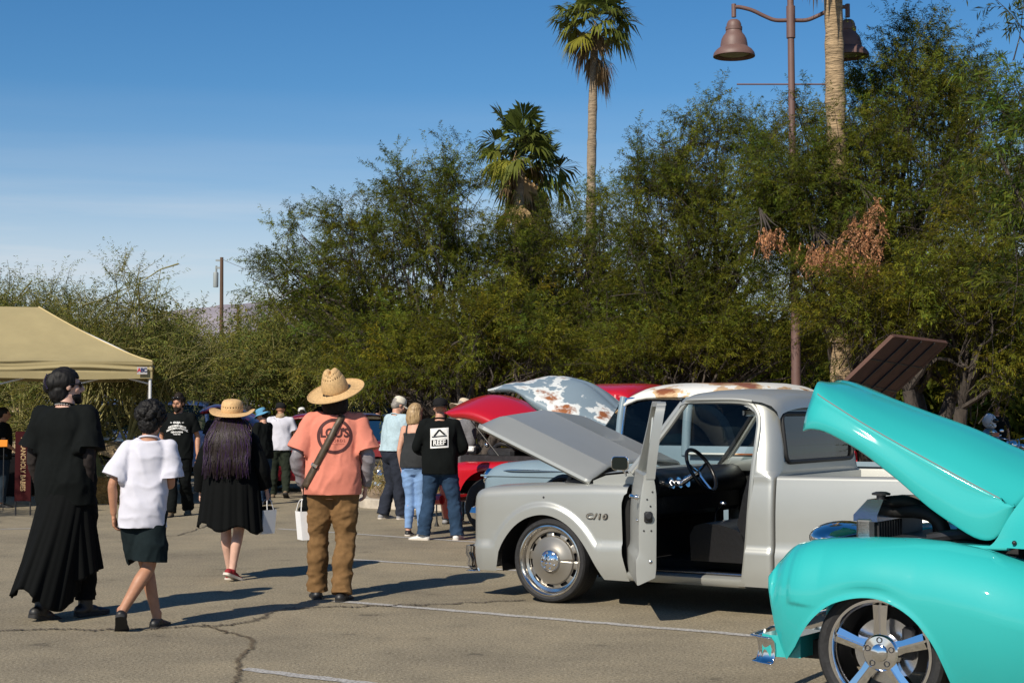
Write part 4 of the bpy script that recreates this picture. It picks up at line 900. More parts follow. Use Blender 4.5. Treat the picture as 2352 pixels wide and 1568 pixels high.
    m = MB().tube([(.0, .06, .70), (-.03, .05, .70)], .03, 8); m.box((.0, .07, .98), (.07, .08, .10), bev=.02); m.box((.0, .07, .40), (.07, .08, .10), bev=.02); m.build('door_hinge', M_grey, dr)
    # mirror hangs off the door's front corner
    mr = bpy.data.objects.new('side_mirror', None); COL.objects.link(mr); mr.parent = dr; mr.location = (.10, -.085, 1.165); mr.rotation_euler = (0, 0, math.radians(54) + .12)
    def rrect(w, h, r, n=6): return [(sx * (w - r) + r * math.cos(a), sz * (h - r) + r * math.sin(a)) for sx, sz, a0 in ((1, 1, 0), (-1, 1, 90), (-1, -1, 180), (1, -1, 270)) for a in np.radians(np.linspace(a0, a0 + 90, n))]
    m = MB(); R1 = rrect(.075, .055, .032); n = len(R1); prof = [(-.045, .55), (-.03, .85), (-.005, 1.0), (.006, 1.0), (.008, .93)]
    V = np.vstack([[(x * k, -y, z * k) for x, z in R1] for y, k in prof]); F = [(i * n + j, i * n + (j + 1) % n, (i + 1) * n + (j + 1) % n, (i + 1) * n + j) for i in range(4) for j in range(n)] + [tuple(range(n))]
    m.add(V, F); m.build('mirror_shell', M_chrome, mr, sharp=40)
    M_mg = mat('mirror glass', (.06, .08, .085), .05, 1.0); MB().add([(x * .93, -.009, z * .93) for x, z in R1], [tuple(range(n))]).build('mirror_glass', M_mg, mr, smooth=False)
    MB().tube([(0, .02, -.03), (.02, .05, -.08), (.0, .10, -.10)], .009, 8, 3).build('mirror_arm', M_chrome, mr)
    return root
grey_pickup()

# ---- the turquoise hot rod pickup
def teal_truck():
    W = 1.80; root = thing('hot_rod_truck', 'glossy turquoise old truck with raised hood and chrome spoke wheel', 'truck', (1.874, 8.1, 0), -TH)
    arch = [(-.53, .26), (-.46, .34), (-.41, .415), (-.34, .50), (-.24, .58), (-.12, .622), (-.01, .632), (.08, .612), (.17, .565), (.24, .50), (.30, .41), (.34, .31), (.37, .21)]
    A_ = cat_rom(arch, 120)
    def low(u):
        if u < -.53: return float(interp(u, [(-.65, .70), (-.64, .64), (-.61, .50), (-.58, .38), (-.53, .26)]))
        return float(np.interp(u, A_[:, 0], A_[:, 1])) if u < .37 else .20
    top = lambda u: float(interp(u, [(-.652, .715), (-.645, .745), (-.63, .78), (-.61, .815), (-.57, .848), (-.53, .868), (-.43, .893), (-.33, .905), (-.1, .922), (.13, .925), (.3, .915), (.51, .88), (.75, .82), (1.0, .70), (1.2, .52)]))
    def sec(u, lo, tp):
        nose = 0.0
        if u < -.20: t = min(1, (-.20 - u) / .455); nose = .20 * (1 - math.sqrt(max(0, 1 - t ** 2.2)))
        tail = .14 * float(sstep(.55, 1.2, u)); pts = []; hgt = max(.05, min(.30, (tp - lo) * .8)); inr = .30
        for w in np.linspace(lo, tp - hgt, 24):
            y = -.045 + .10 * max(0, (.62 - w) / .42) ** 2
            y -= .010 * math.exp(-((w - .705) / .022) ** 2) * float(1 - sstep(-.3, -.55, u))
            wc = float(interp(u, [(-.66, .62), (-.55, .60), (-.47, .575), (-.33, .563)]))
            y -= .013 * float(sstep(wc - .010, wc + .008, w) * (1 - sstep(-.44, -.30, u)) * (1 - sstep(.60, .74, w)))
            lip = math.sqrt(((A_[:, 0] - u) ** 2 + (A_[:, 1] - w) ** 2).min()); y -= .010 * math.exp(-(lip / .018) ** 2)
            pts.append((y + nose + tail, w))
        y0 = pts[-1][0]
        for a in np.linspace(0, math.pi / 2, 16)[1:]:
            pts.append((y0 + inr * (1 - math.cos(a)) ** 1.0, tp - hgt + hgt * math.sin(a) ** .92))
        pts += [(y0 + inr + .07, tp - .012), (max(y0 + inr + .12, .42), tp - .03), (max(y0 + inr + .13, .43), tp - .30)]
        return pts
    us = cols(-.652, 1.18, 60, (-.53, .37)); us = sorted(set(us + [-.648, -.64, -.625, -.60]))
    vf = MB().grid(panel(us, low, top, sec)).arrays(); mk('front_fender', vf[0], [q[::-1] for q in vf[1]], M_teal, root, sharp=70)
    v, f = mirr(vf, W); mk('front_fender', v, [q[::-1] for q in f], M_teal, root, sharp=70)
    # front face between fenders
    m = MB().box((-.42, W / 2, .60), (.10, .86, .50), bev=.03); g = m.build('grille_panel', M_teal, root)
    for k in range(7): MB().box((-.475, W / 2, .42 + .055 * k), (.02, .66, .02), bev=.004).build('grille_bar', M_chrome, g)
    for y in (.42, W - .42):
        h = MB().lathe([(.108, .06), (.11, .0), (.10, -.02), (.090, -.022)], 36, axis=(1, 0, 0), org=(-.605, y, .70)).build('headlight_ring', M_chrome, root)
        MB().lathe([(.092, -.015), (.06, -.035), (0, -.042)], 30, axis=(1, 0, 0), org=(-.605, y, .70)).build('headlight_lens', M_white, h)
    liner(root, W, (0, .34), .30, .42)
    # bumper and its painted bracket
    sp = [(-.44, .03), (-.60, .04), (-.70, .09), (-.75, .20), (-.78, W / 2)]; sp = sp + [(x, W - y) for x, y in sp[-2::-1]]
    P = cat_rom([(x, y, 0) for x, y in sp[1:-1]], 44); G = []
    for i, (x, y, _) in enumerate(P):
        T_ = nrm(P[min(i + 1, 43)] - P[max(i - 1, 0)]); N_ = np.array([T_[1], -T_[0], 0]); N_ = -N_ if N_[0] > 0 and abs(y - W / 2) < .5 else N_
        G.append([np.array([x, y, 0]) + N_ * o_ + np.array([0, 0, z]) for o_, z in ((-.02, .375), (.0, .378), (.022, .355), (.03, .31), (.026, .265), (.012, .235), (-.01, .23))])
    v, f = MB().grid(G).arrays(); mk('bumper', v, f, M_chrome, root, sharp=60, solid=.006)
    m = MB().prism([(-.68, .10), (-.62, .07), (-.46, .10), (-.44, .40), (-.66, .40)], .27, .385); m.build('bumper_bracket', M_teal, root, sharp=30)
    m = MB().box((-.38, .30, .30), (.24, .10, .10)); m.box((.2, .5, .28), (1.6, .1, .12)); m.box((.2, W - .5, .28), (1.6, .1, .12)); m.build('chassis', M_black, root)
    # raised hood: a long rounded shell, open underneath
    E = [(-.57, 1.485), (-.50, 1.495), (-.40, 1.475), (-.23, 1.39), (-.10, 1.30), (.02, 1.21), (.15, 1.10), (.27, 1.02), (.40, .945), (.49, .935), (.55, .985), (.60, 1.07), (.62, 1.10)]
    E = cat_rom([(x, z, 0) for x, z in E], 40)[:, :2]
    T_ = cat_rom([(-.575, 1.735, 0), (-.545, 1.752, 0), (-.49, 1.750, 0), (-.42, 1.727, 0), (-.28, 1.672, 0), (-.02, 1.575, 0), (.24, 1.482, 0), (.53, 1.355, 0), (.82, 1.24, 0)], 40)[:, :2]
    Cr = cat_rom([(-.515, 1.705, 0), (-.11, 1.475, 0), (.26, 1.285, 0), (.62, 1.10, 0)], 40)[:, :2]
    G = []
    for i in range(40):
        t = i / 39; e_, tt = E[i], T_[i]
        # crease follows its own straight line; the shell is widest below it
        sx = interp(t, [(0, 0), (1, 1)]); cr_ = Cr[i]
        yE = float(interp(t, [(0, .43), (.06, .385), (.2, .35), (1, .33)])); yC = float(interp(t, [(0, .46), (.06, .415), (.2, .385), (1, .36)]))
        pts = [(e_[0], yE + .012, e_[1] - .012), (e_[0], yE, e_[1]), (e_[0] * .66 + cr_[0] * .34, yE * .66 + yC * .34 - .018, e_[1] * .66 + cr_[1] * .34), (e_[0] * .25 + cr_[0] * .75, yE * .25 + yC * .75 - .010, e_[1] * .25 + cr_[1] * .75), (cr_[0], yC, cr_[1]),
               (cr_[0] * .62 + tt[0] * .38, yC * .62 + .9 * .38 - .045, cr_[1] * .62 + tt[1] * .38 + .035), (cr_[0] * .25 + tt[0] * .75, yC * .27 + .9 * .73 - .04, cr_[1] * .25 + tt[1] * .75 + .028), (tt[0], .87, tt[1] + .004)]
        half = cat_rom(pts, 28); row = list(half) + [(x, W - y, z) for x, y, z in half[::-1]]
        row.insert(28, (tt[0], .9, tt[1] + .012)); G.append(row)
    G = np.array(G); fr = G[0].copy(); cen = fr.mean(0)
    v, f = MB().grid(G).arrays(); mk('hood', v, [q[::-1] for q in f], M_teal, root, sharp=55, solid=.016)
    M_pin = mat('thin grey pinstripe', (.22, .20, .20), .4)
    yC = lambda t: float(interp(t, [(0, .56), (.10, .46), (.4, .405), (1, .37)]))
    crv = [G[i][int(round(27 * 4 / 7))] for i in range(1, 37)]
    crv = [np.array(p) + np.array([-.0, -.001, 0.0]) for p in crv]; MB().tube(crv, .0032, 5, cap=True).build('hood_trim_line', M_pin, root)
    # radiator, hoses, engine
    m = MB(); m.prism([(-.26, .42), (-.16, .42), (-.16, 1.24), (-.26, 1.24)], .55, .985)
    m.build('radiator_core', M_bay, root)
    t_ = MB(); V = []
    for y in (.44, 1.22): V += [(-.285, y, .985), (-.15, y, .985), (-.15, y + (.16 if y < 1 else -.16) * 0 + (.10 if y < 1 else -.10), 1.10), (-.24, y + (.10 if y < 1 else -.10), 1.10), (-.285, y, 1.02), (-.15, y, 1.02)]
    V = np.array(V); F = [(0, 6, 7, 1), (4, 3, 9, 10), (3, 2, 8, 9), (2, 5, 11, 8), (5, 1, 7, 11), (0, 4, 10, 6), (0, 1, 5, 2, 3, 4), (6, 10, 9, 8, 11, 7)]
    t_.add(V, F); t_.box((-.22, .455, .90), (.075, .07, .20), bev=.006); t_.box((-.22, 1.2, .90), (.075, .07, .20), bev=.006); rd = t_.build('radiator_tank', M_satin, root, sharp=20)
    MB().lathe([(.026, 0), (.026, .022), (.05, .024), (.052, .034), (.03, .042), (0, .044)], 24, org=(-.19, .62, 1.098)).build('radiator_cap', M_bay, rd)
    for k in range(18): MB().box((-.155, .47 + .042 * k, .78), (.012, .008, .40)).build('radiator_fin', M_bay, rd) if k < 10 else None
    m = MB().tube([(-.2, .66, 1.08), (-.08, .72, 1.085), (.02, .78, 1.03), (.06, .82, .96), (.06, .85, .86)], .032, 12, 6); m.tube([(-.16, .74, 1.03), (.0, .72, 1.03), (.11, .70, .98), (.15, .70, .86)], .04, 12, 6); m.build('radiator_hose', M_rubber, root)
    m = MB(); m.box((.22, .9, .68), (.75, .86, .42)); m.box((.34, .86, .92), (.3, .3, .10), bev=.03); m.lathe([(.0, .1), (.13, .09), (.14, .0)], 24, org=(.34, .86, .95)); m.tube([(.1, .55, .9), (.3, .52, .93), (.5, .6, .9)], .03, 8, 4); m.build('engine', M_bay, root)
    m = MB().ell((-.53, .92, .86), (.17, .30, .09), 24, 14); m.build('grille_top', M_chrome, root)
    for y in (.36, W - .36): MB().box((.1, y, .885), (1.0, .11, .02), bev=.006).build('inner_fender', M_teal, root)
    # cowl, doors, cab behind
    G = []
    fr_ = [(.52, .90), (.56, .94), (.62, 1.05), (.67, 1.13), (.73, 1.21), (.83, 1.255)]
    for i, (u, z) in enumerate(cat_rom([(a, b, 0) for a, b in fr_], 14)[:, :2]):
        row = []
        for q in np.linspace(0, 1, 15):
            row.append((u + .55 * q, .19 - .10 * sstep(.0, .6, q) + .10 * max(0, (z - 1.0) / .25) ** 1.5 * (1 - q * .5), z + .01 * q))
        G.append(row)
    vf = MB().grid(G).arrays(); mk('cowl_side', vf[0], vf[1], M_teal, root, sharp=60); v, f = mirr(vf, W); mk('cowl_side', v, f, M_teal, root, sharp=60)
    G = [[(.83 + .25 * q, .28 + (W - .56) * p, 1.255 + .05 * math.sin(math.pi * p) + .02 * q) for q in np.linspace(0, 1, 5)] for p in np.linspace(0, 1, 14)]
    v, f = MB().grid(G).arrays(); mk('cowl_top', v, f, M_teal, root)
    MB().box((.80, W / 2, .86), (.04, W - .42, .74)).build('firewall', M_bay, root)
    MB().ell((.66, .150, .93), (.012, .012, .012)).build('cowl_plug', M_bay, root)
    G = [[(u, .09 + .03 * ((z - .75) / .5) ** 2, z) for z in np.linspace(.30, 1.27, 10)] for u in np.linspace(1.06, 2.2, 12)]
    for k in (0, 1):
        vf = MB().grid(G).arrays(); v, f = vf if not k else mirr(vf, W); d = mk('door', v, f, M_teal, root, solid=.05)
        MB().tube([(2.0, -.02 if not k else W + .02, 1.12), (2.14, -.02 if not k else W + .02, 1.12)], .015, 8).build('door_handle', M_chrome, d)
    G = [[(u, .28 + (W - .56) * p, 1.80 - .10 * abs(2 * p - 1) ** 3 - .06 * abs((u - 1.75) / .5) ** 3) for p in np.linspace(0, 1, 12)] for u in np.linspace(1.28, 2.25, 10)]
    v, f = MB().grid(G).arrays(); mk('roof', v, f, M_teal, root, solid=.03)
    for y in (.26, W - .26):
        MB().tube([(1.08, y - .06 if y < 1 else y + .06, 1.27), (1.32, y, 1.70)], .03, 8).build('roof_pillar', M_teal, root); MB().tube([(2.2, y - .1 if y < 1 else y + .1, 1.27), (2.2, y, 1.70)], .06, 8).build('roof_pillar', M_teal, root)
    MB().add([(1.08, .24, 1.27), (1.08, W - .24, 1.27), (1.32, W - .30, 1.70), (1.32, .30, 1.70)], [(0, 1, 2, 3)]).build('windshield', M_gls, root)
    m = MB().box((1.65, W / 2, .34), (1.2, W - .3, .05)); m.box((2.24, W / 2, .8), (.04, W - .3, 1.0)); m.build('cabin_lining', M_black, root)
    G = [[(u, .06, z) for z in np.linspace(.42, .98, 6)] for u in np.linspace(2.3, 4.0, 8)]
    for k in (0, 1):
        vf = MB().grid(G).arrays(); v, f = vf if not k else mirr(vf, W); mk('bedside', v, f, M_teal, root, solid=.04)
    MB().box((3.15, W / 2, .5), (1.7, W - .2, .05)).build('bed_floor', M_teal, root)
    for (x, y, s) in ((0.0, .035, 1), (2.95, .035, 1), (0, W - .035, -1), (2.95, W - .035, -1)):
        w = wheel_tyre(root, 'wheel', (x, y, .345), .345, .272, .25); rim_spoke(w, .272)
        if s < 0: w.rotation_euler = (0, 0, math.pi)
    return root
teal_truck()
# ---- the vehicles behind
def fender_pair(root, W, paint, top_pts, arch_c, R, u0, u1, low=.25, inr=.26, bulge=-.02, name='front_fender', nose=.30, rise=.24):
    top = lambda u: float(interp(u, top_pts))
    lowf = lambda u: arch_c[1] + math.sqrt(max(0, R * R - (u - arch_c[0]) ** 2)) if abs(u - arch_c[0]) < R * .97 else low
    def sec(u, lo, tp):
        nz = 0
        if u < u0 + nose: t = min(1, (u0 + nose - u) / nose); nz = .30 * (1 - math.sqrt(max(0, 1 - t ** 2.2)))
        h = max(.03, min(rise, (tp - lo) * .8)); pts = [(bulge + .07 * max(0, (.6 - w) / .4) ** 2 + nz, w) for w in np.linspace(min(lo, tp - h - .01), tp - h, 12)]; y0 = pts[-1][0]
        pts += [(y0 + inr * (1 - math.cos(a)), tp - h + h * math.sin(a)) for a in np.linspace(0, math.pi / 2, 10)[1:]]
        return pts + [(y0 + inr + .08, tp - .015), (y0 + inr + .09, tp - .25)]
    us = cols(u0, u1, 26, (arch_c[0] - R * .97, arch_c[0] + R * .97) if u0 < arch_c[0] < u1 else None)
    vf = MB().grid(panel(us, lowf, top, sec)).arrays()
    mk(name, vf[0], [q[::-1] for q in vf[1]], paint, root, sharp=60); v, f = mirr(vf, W); mk(name, v, [q[::-1] for q in f], paint, root, sharp=60)
def open_hood(root, W, paint, E, T, yE, bul=.05, name='hood'):
    E = cat_rom([(x, z, 0) for x, z in E], 30)[:, :2]; T = cat_rom([(x, z, 0) for x, z in T], 30)[:, :2]; G = []
    for i in range(30):
        e, t = E[i], T[i]; d = t - e; n_ = np.array([d[1], -d[0]]); n_ = n_ / max(np.linalg.norm(n_), 1e-6); n_ = n_ if n_[1] > 0 or abs(n_[1]) < .1 and n_[0] < 0 else -n_
        pts = [(e[0], yE, e[1]), (e[0] + d[0] * .2, yE - .02 + .0, e[1] + d[1] * .3 + bul * .5), (e[0] + d[0] * .55, yE + (W / 2 - yE) * .42, e[1] + d[1] * .68 + bul), (e[0] + d[0] * .88, yE + (W / 2 - yE) * .8, e[1] + d[1] * .95 + bul * .5), (t[0], W / 2, t[1])]
        half = cat_rom(pts, 16); G.append(list(half) + [(x, W - y, z) for x, y, z in half[-2::-1]])
    v, f = MB().grid(G).arrays(); return mk(name, v, [q[::-1] for q in f], paint, root, sharp=60, solid=.022)
def greenhouse(root, W, paint, rpaint, posts, belt, zr, u0, u1, inset=.16, gl=None, crown=.10, front=None, drop=.10):
    """pillars, glass and roof above the belt line; posts = (u at belt, u at roof, width)"""
    for k, q in enumerate((lambda y: y, lambda y: W - y)):
        for ub, ut, w in posts:
            MB().tube([(ub, q(.055), belt - .10), ((ub + ut) / 2, q(inset * .62), (belt + zr) / 2), (ut, q(inset), zr - .02)], w, 14, 3).build('window_pillar', paint, root)
        for (a, ta, wa), (b, tb_, wb) in zip(posts[:-1], posts[1:]):
            MB().add([(a + wa * .6, q(.065), belt), (b - wb * .6, q(.065), belt), (tb_ - wb * .6, q(inset), zr - .04), (ta + wa * .6, q(inset), zr - .04)], [(0, 1, 2, 3)]).build('side_window', gl or M_gls2, root)
    G = []
    for s in np.linspace(0, 1, 16):
        u = u0 + (u1 - u0) * s; e = abs(2 * s - 1) ** 6
        G.append([(u, W / 2 + q * (W / 2 - inset + .035), zr + crown * (1 - abs(q) ** 3.0) - drop * e - .035 * abs(q) ** 12) for q in np.linspace(-1, 1, 17)])
    v, f = MB().grid(G).arrays(); mk('roof', v, [q[::-1] for q in f][::-1], rpaint, root, sharp=80, solid=-.03)
    f0 = front if front is not None else posts[0][0] - .05
    G = [[(f0 - .10 * math.sin(math.pi * p) + (posts[0][1] - f0 - .01) * s, .07 + (inset - .05) * s + (W - .14 - 2 * (inset - .05) * s) * p, belt + (zr - .03 - belt) * s) for p in np.linspace(0, 1, 12)] for s in np.linspace(0, 1, 5)]
    v, f = MB().grid(G).arrays(); mk('windshield', v, f, gl or M_gls2, root)
    l = posts[-1]
    MB().add([(l[0] + .02, .2, belt), (l[0] + .02, W - .2, belt), (l[1] + .02, W - inset - .06, zr - .05), (l[1] + .02, inset + .06, zr - .05)], [(0, 1, 2, 3)]).build('rear_window', gl or M_gls2, root)
def lower_body(root, W, paint, u0, u1, belt, arch=None, R=.42, low=.28, name='body', ins=.0, nose=0.0):
    lo = lambda u: arch[1] + math.sqrt(max(0, R * R - (u - arch[0]) ** 2)) if arch and abs(u - arch[0]) < R * .97 else low
    def sec(u, l, t):
        return [(ins + .012 + .10 * max(0, (.55 - w) / .4) ** 2 + .03 * max(0, (w - .8) / .4) ** 2, w) for w in np.linspace(l, t - .03, 12)] + [(ins + .05, t - .006), (ins + .09, t), (ins + .10, t - .05)]
    us = cols(u0, u1, 12, (arch[0] - R * .97, arch[0] + R * .97) if arch else None)
    vf = MB().grid(panel(us, lo, lambda u: belt, sec)).arrays()
    mk(name, vf[0], [q[::-1] for q in vf[1]], paint, root, sharp=50); v, f = mirr(vf, W); mk(name, v, [q[::-1] for q in f], paint, root, sharp=50)
def simple_wheels(root, W, xs, R=.36, r=.22, cap=None, y=.02):
    for x in xs:
        for yy, s in ((y, 1), (W - y, -1)):
            w = wheel_tyre(root, 'wheel', (x, yy, R), R, r, .22)
            MB().lathe([(r, .02), (r - .02, .01), (r - .03, .035), (.12, .04), (.11, .01), (.06, -.012), (0, -.015)], 32, axis=(0, 1, 0)).build('rim', cap or M_chrome, w, sharp=40)
            if s < 0: w.rotation_euler = (0, 0, math.pi)
def loc_at(v_off, u_off): return P_GREY - OUTW * v_off + BK * u_off

M_blue = rust_mat('faded blue paint', (0.165, 0.215, 0.25), (0.60, 0.62, 0.60), (0.33, 0.115, 0.035), 2.3, .53, 1.0, .585, (3.1, 1.2, .4))
M_blueP = rust_mat('faded blue paint, few chips', (0.155, 0.215, 0.255), (0.60, 0.62, 0.60), (0.33, 0.115, 0.035), 2.6, .68, 1.0, .80, (1.2, 4, 2))
M_wroof = rust_mat('white roof with rust', (0.62, 0.61, 0.56), (0.52, 0.36, 0.20), (0.30, 0.10, 0.035), 1.9, .47, 1.0, .51, (.7, .3, 5))
def blue_wagon():
    W = 1.95; root = thing('old_truck', 'faded blue old truck with rusty white roof and patchy raised hood', 'old truck', loc_at(2.75, -1.75), -TH)
    fender_pair(root, W, M_blueP, [(-.82, .86), (-.79, .93), (-.75, .975), (-.61, 1.025), (-.28, 1.06), (.3, 1.075), (.75, 1.08)], (0, .40), .44, -.82, .72, .30, .24, -.01, nose=.16, rise=.15)
    m = MB().tube([(-.50, -.004, .955), (-.36, -.012, .958), (-.05, -.010, .957), (.28, -.008, .956)], [.004, .028, .024, .010], 8, 4, flat=.35, up=(0, 0, 1)); sp = m.build('fender_emblem', M_chrome, root)
    v, f = text_mesh('CHEVROLET', .026, .002, 0, 1.6); v = np.stack([v[:, 0], -v[:, 2], v[:, 1]], 1) + np.array([-.14, -.024, .957]); mk('emblem_lettering', v, f, M_bay, sp, smooth=False)
    MB().tube([(-.77, -.012, .895), (.70, -.012, .90)], .010, 6).build('fender_crease', M_blueP, root)
    for y in (.20, W - .20): MB().lathe([(.10, .05), (.105, 0), (.08, -.03), (0, -.045)], 28, axis=(1, 0, 0), org=(-.80, y, .86)).build('headlight', M_chrome, root)
    MB().box((-.74, W / 2, .70), (.08, W - .5, .4), bev=.02).build('grille', M_chrome, root)
    MB().tube([(-.7, .02, .5), (-.88, .1, .5), (-.92, W / 2, .5), (-.88, W - .1, .5), (-.7, W - .02, .5)], .08, 8, 4).build('bumper', M_chrome, root)
    open_hood(root, W, M_blue, [(-.86, 1.775), (-.62, 1.775), (-.5, 1.745), (-.33, 1.61), (-.05, 1.45), (.25, 1.31), (.62, 1.17)],
              [(-1.02, 1.80), (-.98, 1.85), (-.90, 1.872), (-.79, 1.882), (-.60, 1.93), (-.45, 1.952), (-.29, 1.932), (0, 1.848), (.35, 1.585), (.74, 1.28)], .32, .045)
    m = MB(); m.box((0, W / 2, .78), (1.3, 1.3, .5)); m.build('engine_bay', M_bay, root)
    MB().box((.7, W / 2, .85), (.06, W - .3, .8)).build('firewall', M_bay, root)
    lower_body(root, W, M_blueP, .72, 1.62, 1.24, name='door'); lower_body(root, W, M_blueP, 1.625, 2.55, 1.24, name='rear_body'); lower_body(root, W, M_blueP, 2.57, 4.3, 1.05, (3.2, .40), .46, name='bedside')
    for k in (0, 1):
        y = -.004 if not k else W + .004
        MB().tube([(1.66, y, 1.16), (2.52, y, 1.16)], .045, 8, flat=.3, up=(0, 0, 1)).build('cream_stripe', M_wroof, root)
    greenhouse(root, W, M_blueP, M_wroof, [(.84, .86, .035), (1.60, 1.60, .045), (2.50, 2.38, .06)], 1.24, 1.735, .80, 2.52, .15, None, .10, .55, .16)
    m = MB().tube([(.88, .052, 1.24), (.885, .10, 1.50), (.90, .13, 1.66), (.95, .14, 1.70), (1.5, .142, 1.70), (1.56, .13, 1.67), (1.57, .06, 1.24)], .014, 6, 4); m.build('window_trim', M_chrome, root)
    MB().add([(.56, .10, 1.22), (.80, .05, 1.24), (.82, .14, 1.66)], [(0, 1, 2)]).build('wing_window', M_gls, root)
    m = MB().box((2.5, W / 2, .5), (3.5, W - .3, .05)); m.build('cabin_floor', M_black, root); MB().box((2.52, W / 2, .86), (.04, W - .2, .74)).build('cab_back', M_blueP, root)
    M_bag = mat('crumpled plastic bags', (.55, .55, .52), .4, var=(9, .6), bump=(20, .6)); M_cloth = mat('crumpled teal cloth', (.06, .30, .36), .7, bump=(15, .6))
    m = MB().ell((1.95, .75, 1.42), (.26, .3, .2)); v, f = m.arrays(); v = v + .06 * fbm(v * 9, 5)[:, None]; o = mk('plastic_bag', v, f, M_bag); o.location = root.location; o.rotation_euler = root.rotation_euler; setp(o, 'crumpled white and yellow plastic bag inside the faded blue truck', 'bag')
    m = MB().ell((1.95, .75, 1.49), (.14, .2, .07)); v, f = m.arrays(); v = v + .04 * fbm(v * 9, 9)[:, None]; o2 = mk('bag_print', v, f, mat('yellow bag print', (.6, .35, .02), .5), o)
    m = MB().ell((1.25, .5, 1.25), (.20, .2, .10)); v, f = m.arrays(); v = v + .05 * fbm(v * 10, 6)[:, None]; o = mk('cloth_bundle', v, f, M_cloth); o.location = root.location; o.rotation_euler = root.rotation_euler; setp(o, 'crumpled teal cloth on the front seat of the faded blue truck', 'cloth')
    MB().box((1.5, W / 2, .85), (.5, W - .3, .6), bev=.08).build('seat', M_leather, root)
    simple_wheels(root, W, (0, 3.2), .37, .22)
blue_wagon()
def red_truck():
    W = 1.98; root = thing('red_truck', 'bright red old pickup with raised hood and red cab roof', 'pickup truck', loc_at(5.6, -4.35), -TH)
    fender_pair(root, W, M_red, [(-.82, .62), (-.80, .74), (-.74, .84), (-.6, .895), (-.45, .915), (.45, .935), (.8, .94)], (0, .38), .43, -.82, .78, .17, .2, -.01, nose=.14, rise=.14)
    open_hood(root, W, M_red, [(-.80, 1.52), (-.74, 1.475), (-.55, 1.465), (-.35, 1.42), (-.1, 1.32), (.2, 1.18), (.55, 1.0)], [(-1.12, 1.56), (-1.0, 1.66), (-.82, 1.735), (-.52, 1.785), (-.2, 1.73), (.1, 1.61), (.35, 1.48), (.75, 1.22)], .30, .03)
    MB().tube([(-.52, .42, 1.44), (-.02, .36, .96)], .006, 6).build('hood_prop', M_bay, root)
    m = MB(); m.box((.05, W / 2, .74), (1.3, 1.4, .5)); m.build('engine_bay', M_bay, root)
    m = MB(); m.box((-.1, .7, 1.02), (.42, .5, .13), bev=.04); m.ell((.1, .9, 1.06), (.28, .3, .08)); m.tube([(-.35, .6, 1.0), (-.1, .5, 1.14), (.25, .55, 1.05)], .03, 8, 5); m.box((-.50, .46, 1.05), (.12, .12, .10), bev=.02); m.build('engine', M_bay, root)
    MB().box((-.52, .42, 1.07), (.13, .10, .07), bev=.015).build('battery', M_white, root); MB().ell((-.40, .62, 1.12), (.035, .035, .035)).build('filler_cap', M_chrome, root)
    MB().box((-.74, W / 2, .62), (.06, W - .4, .3), bev=.02).build('grille', M_chrome, root)
    MB().tube([(-.7, .02, .42), (-.88, .1, .42), (-.92, W / 2, .42), (-.88, W - .1, .42), (-.7, W - .02, .42)], .07, 8, 4).build('bumper', M_red, root)
    MB().box((.78, W / 2, .85), (.05, W - .1, .72)).build('firewall', M_red, root)
    lower_body(root, W, M_red, .78, 1.95, 1.2, name='door'); lower_body(root, W, M_red, 1.97, 4.2, 1.08, (2.95, .38), .44, name='bedside')
    greenhouse(root, W, M_red, M_red, [(.86, 1.12, .045), (1.86, 1.80, .07)], 1.2, 1.77, 1.02, 1.98, .16, None, .12, .74)
    MB().box((3.0, W / 2, .55), (2.2, W - .2, .05)).build('bed_floor', M_red, root)
    simple_wheels(root, W, (0, 2.95), .36, .21)
red_truck()
def tilted_panel():
    M_rb = mat('dark rusty brown metal', (0.075, 0.032, 0.020), 0.75, var=(4, .3), bump=(30, .3)); Yp = 19.0
    A, B, Cc, D = at(1943, 880, Yp), at(2052, 775, Yp + .15), at(2175, 790, Yp + 1.0), at(2052, 905, Yp + .9)
    A = A + (A - B) * .9; D = D + (D - Cc) * .9
    base = (A + Cc) / 2; base[2] = 0; root = thing('tilted_panel', 'dark brown panel tilted up behind the turquoise hood, gridded below', 'panel', base)
    n_ = nrm(np.cross(B - A, D - A)); n_ = n_ if n_[2] > 0 else -n_
    q = lambda s, t: (A * (1 - s) + B * s) * (1 - t) + (D * (1 - s) + Cc * s) * t - base
    for i in range(4):
        for j in range(4):
            s0, s1, t0, t1 = i / 4 + .006, (i + 1) / 4 - .006, j / 4 + .01, (j + 1) / 4 - .01
            P = [q(s0, t0), q(s1, t0), q(s1, t1), q(s0, t1)]; m = MB().add(np.vstack([P, np.array(P) + n_ * .02]), [(0, 1, 2, 3), (7, 6, 5, 4), (0, 4, 5, 1), (1, 5, 6, 2), (2, 6, 7, 3), (3, 7, 4, 0)]); m.build('panel_sheet', M_rb, root, smooth=False)
    for a, b_ in ((q(0, 0), q(1, 0)), (q(1, 0), q(1, 1)), (q(1, 1), q(0, 1)), (q(0, 1), q(0, 0))): MB().tube([a + n_ * .02, b_ + n_ * .02], .035, 4).build('panel_edge', M_rb, root, smooth=False)
    for s in (.25, .5, .75): MB().tube([q(s, 0), q(s, 1)], .012, 4).build('panel_rib', M_bay, root)
    for t in (.25, .5, .75): MB().tube([q(0, t) - n_ * .01, q(1, t) - n_ * .01], .012, 4).build('panel_rib', M_bay, root)
    for t in (.2, .8): p = q(.12, t); MB().tube([(p[0], p[1], 0), p], .04, 8).build('post', M_rb, root)
tilted_panel()
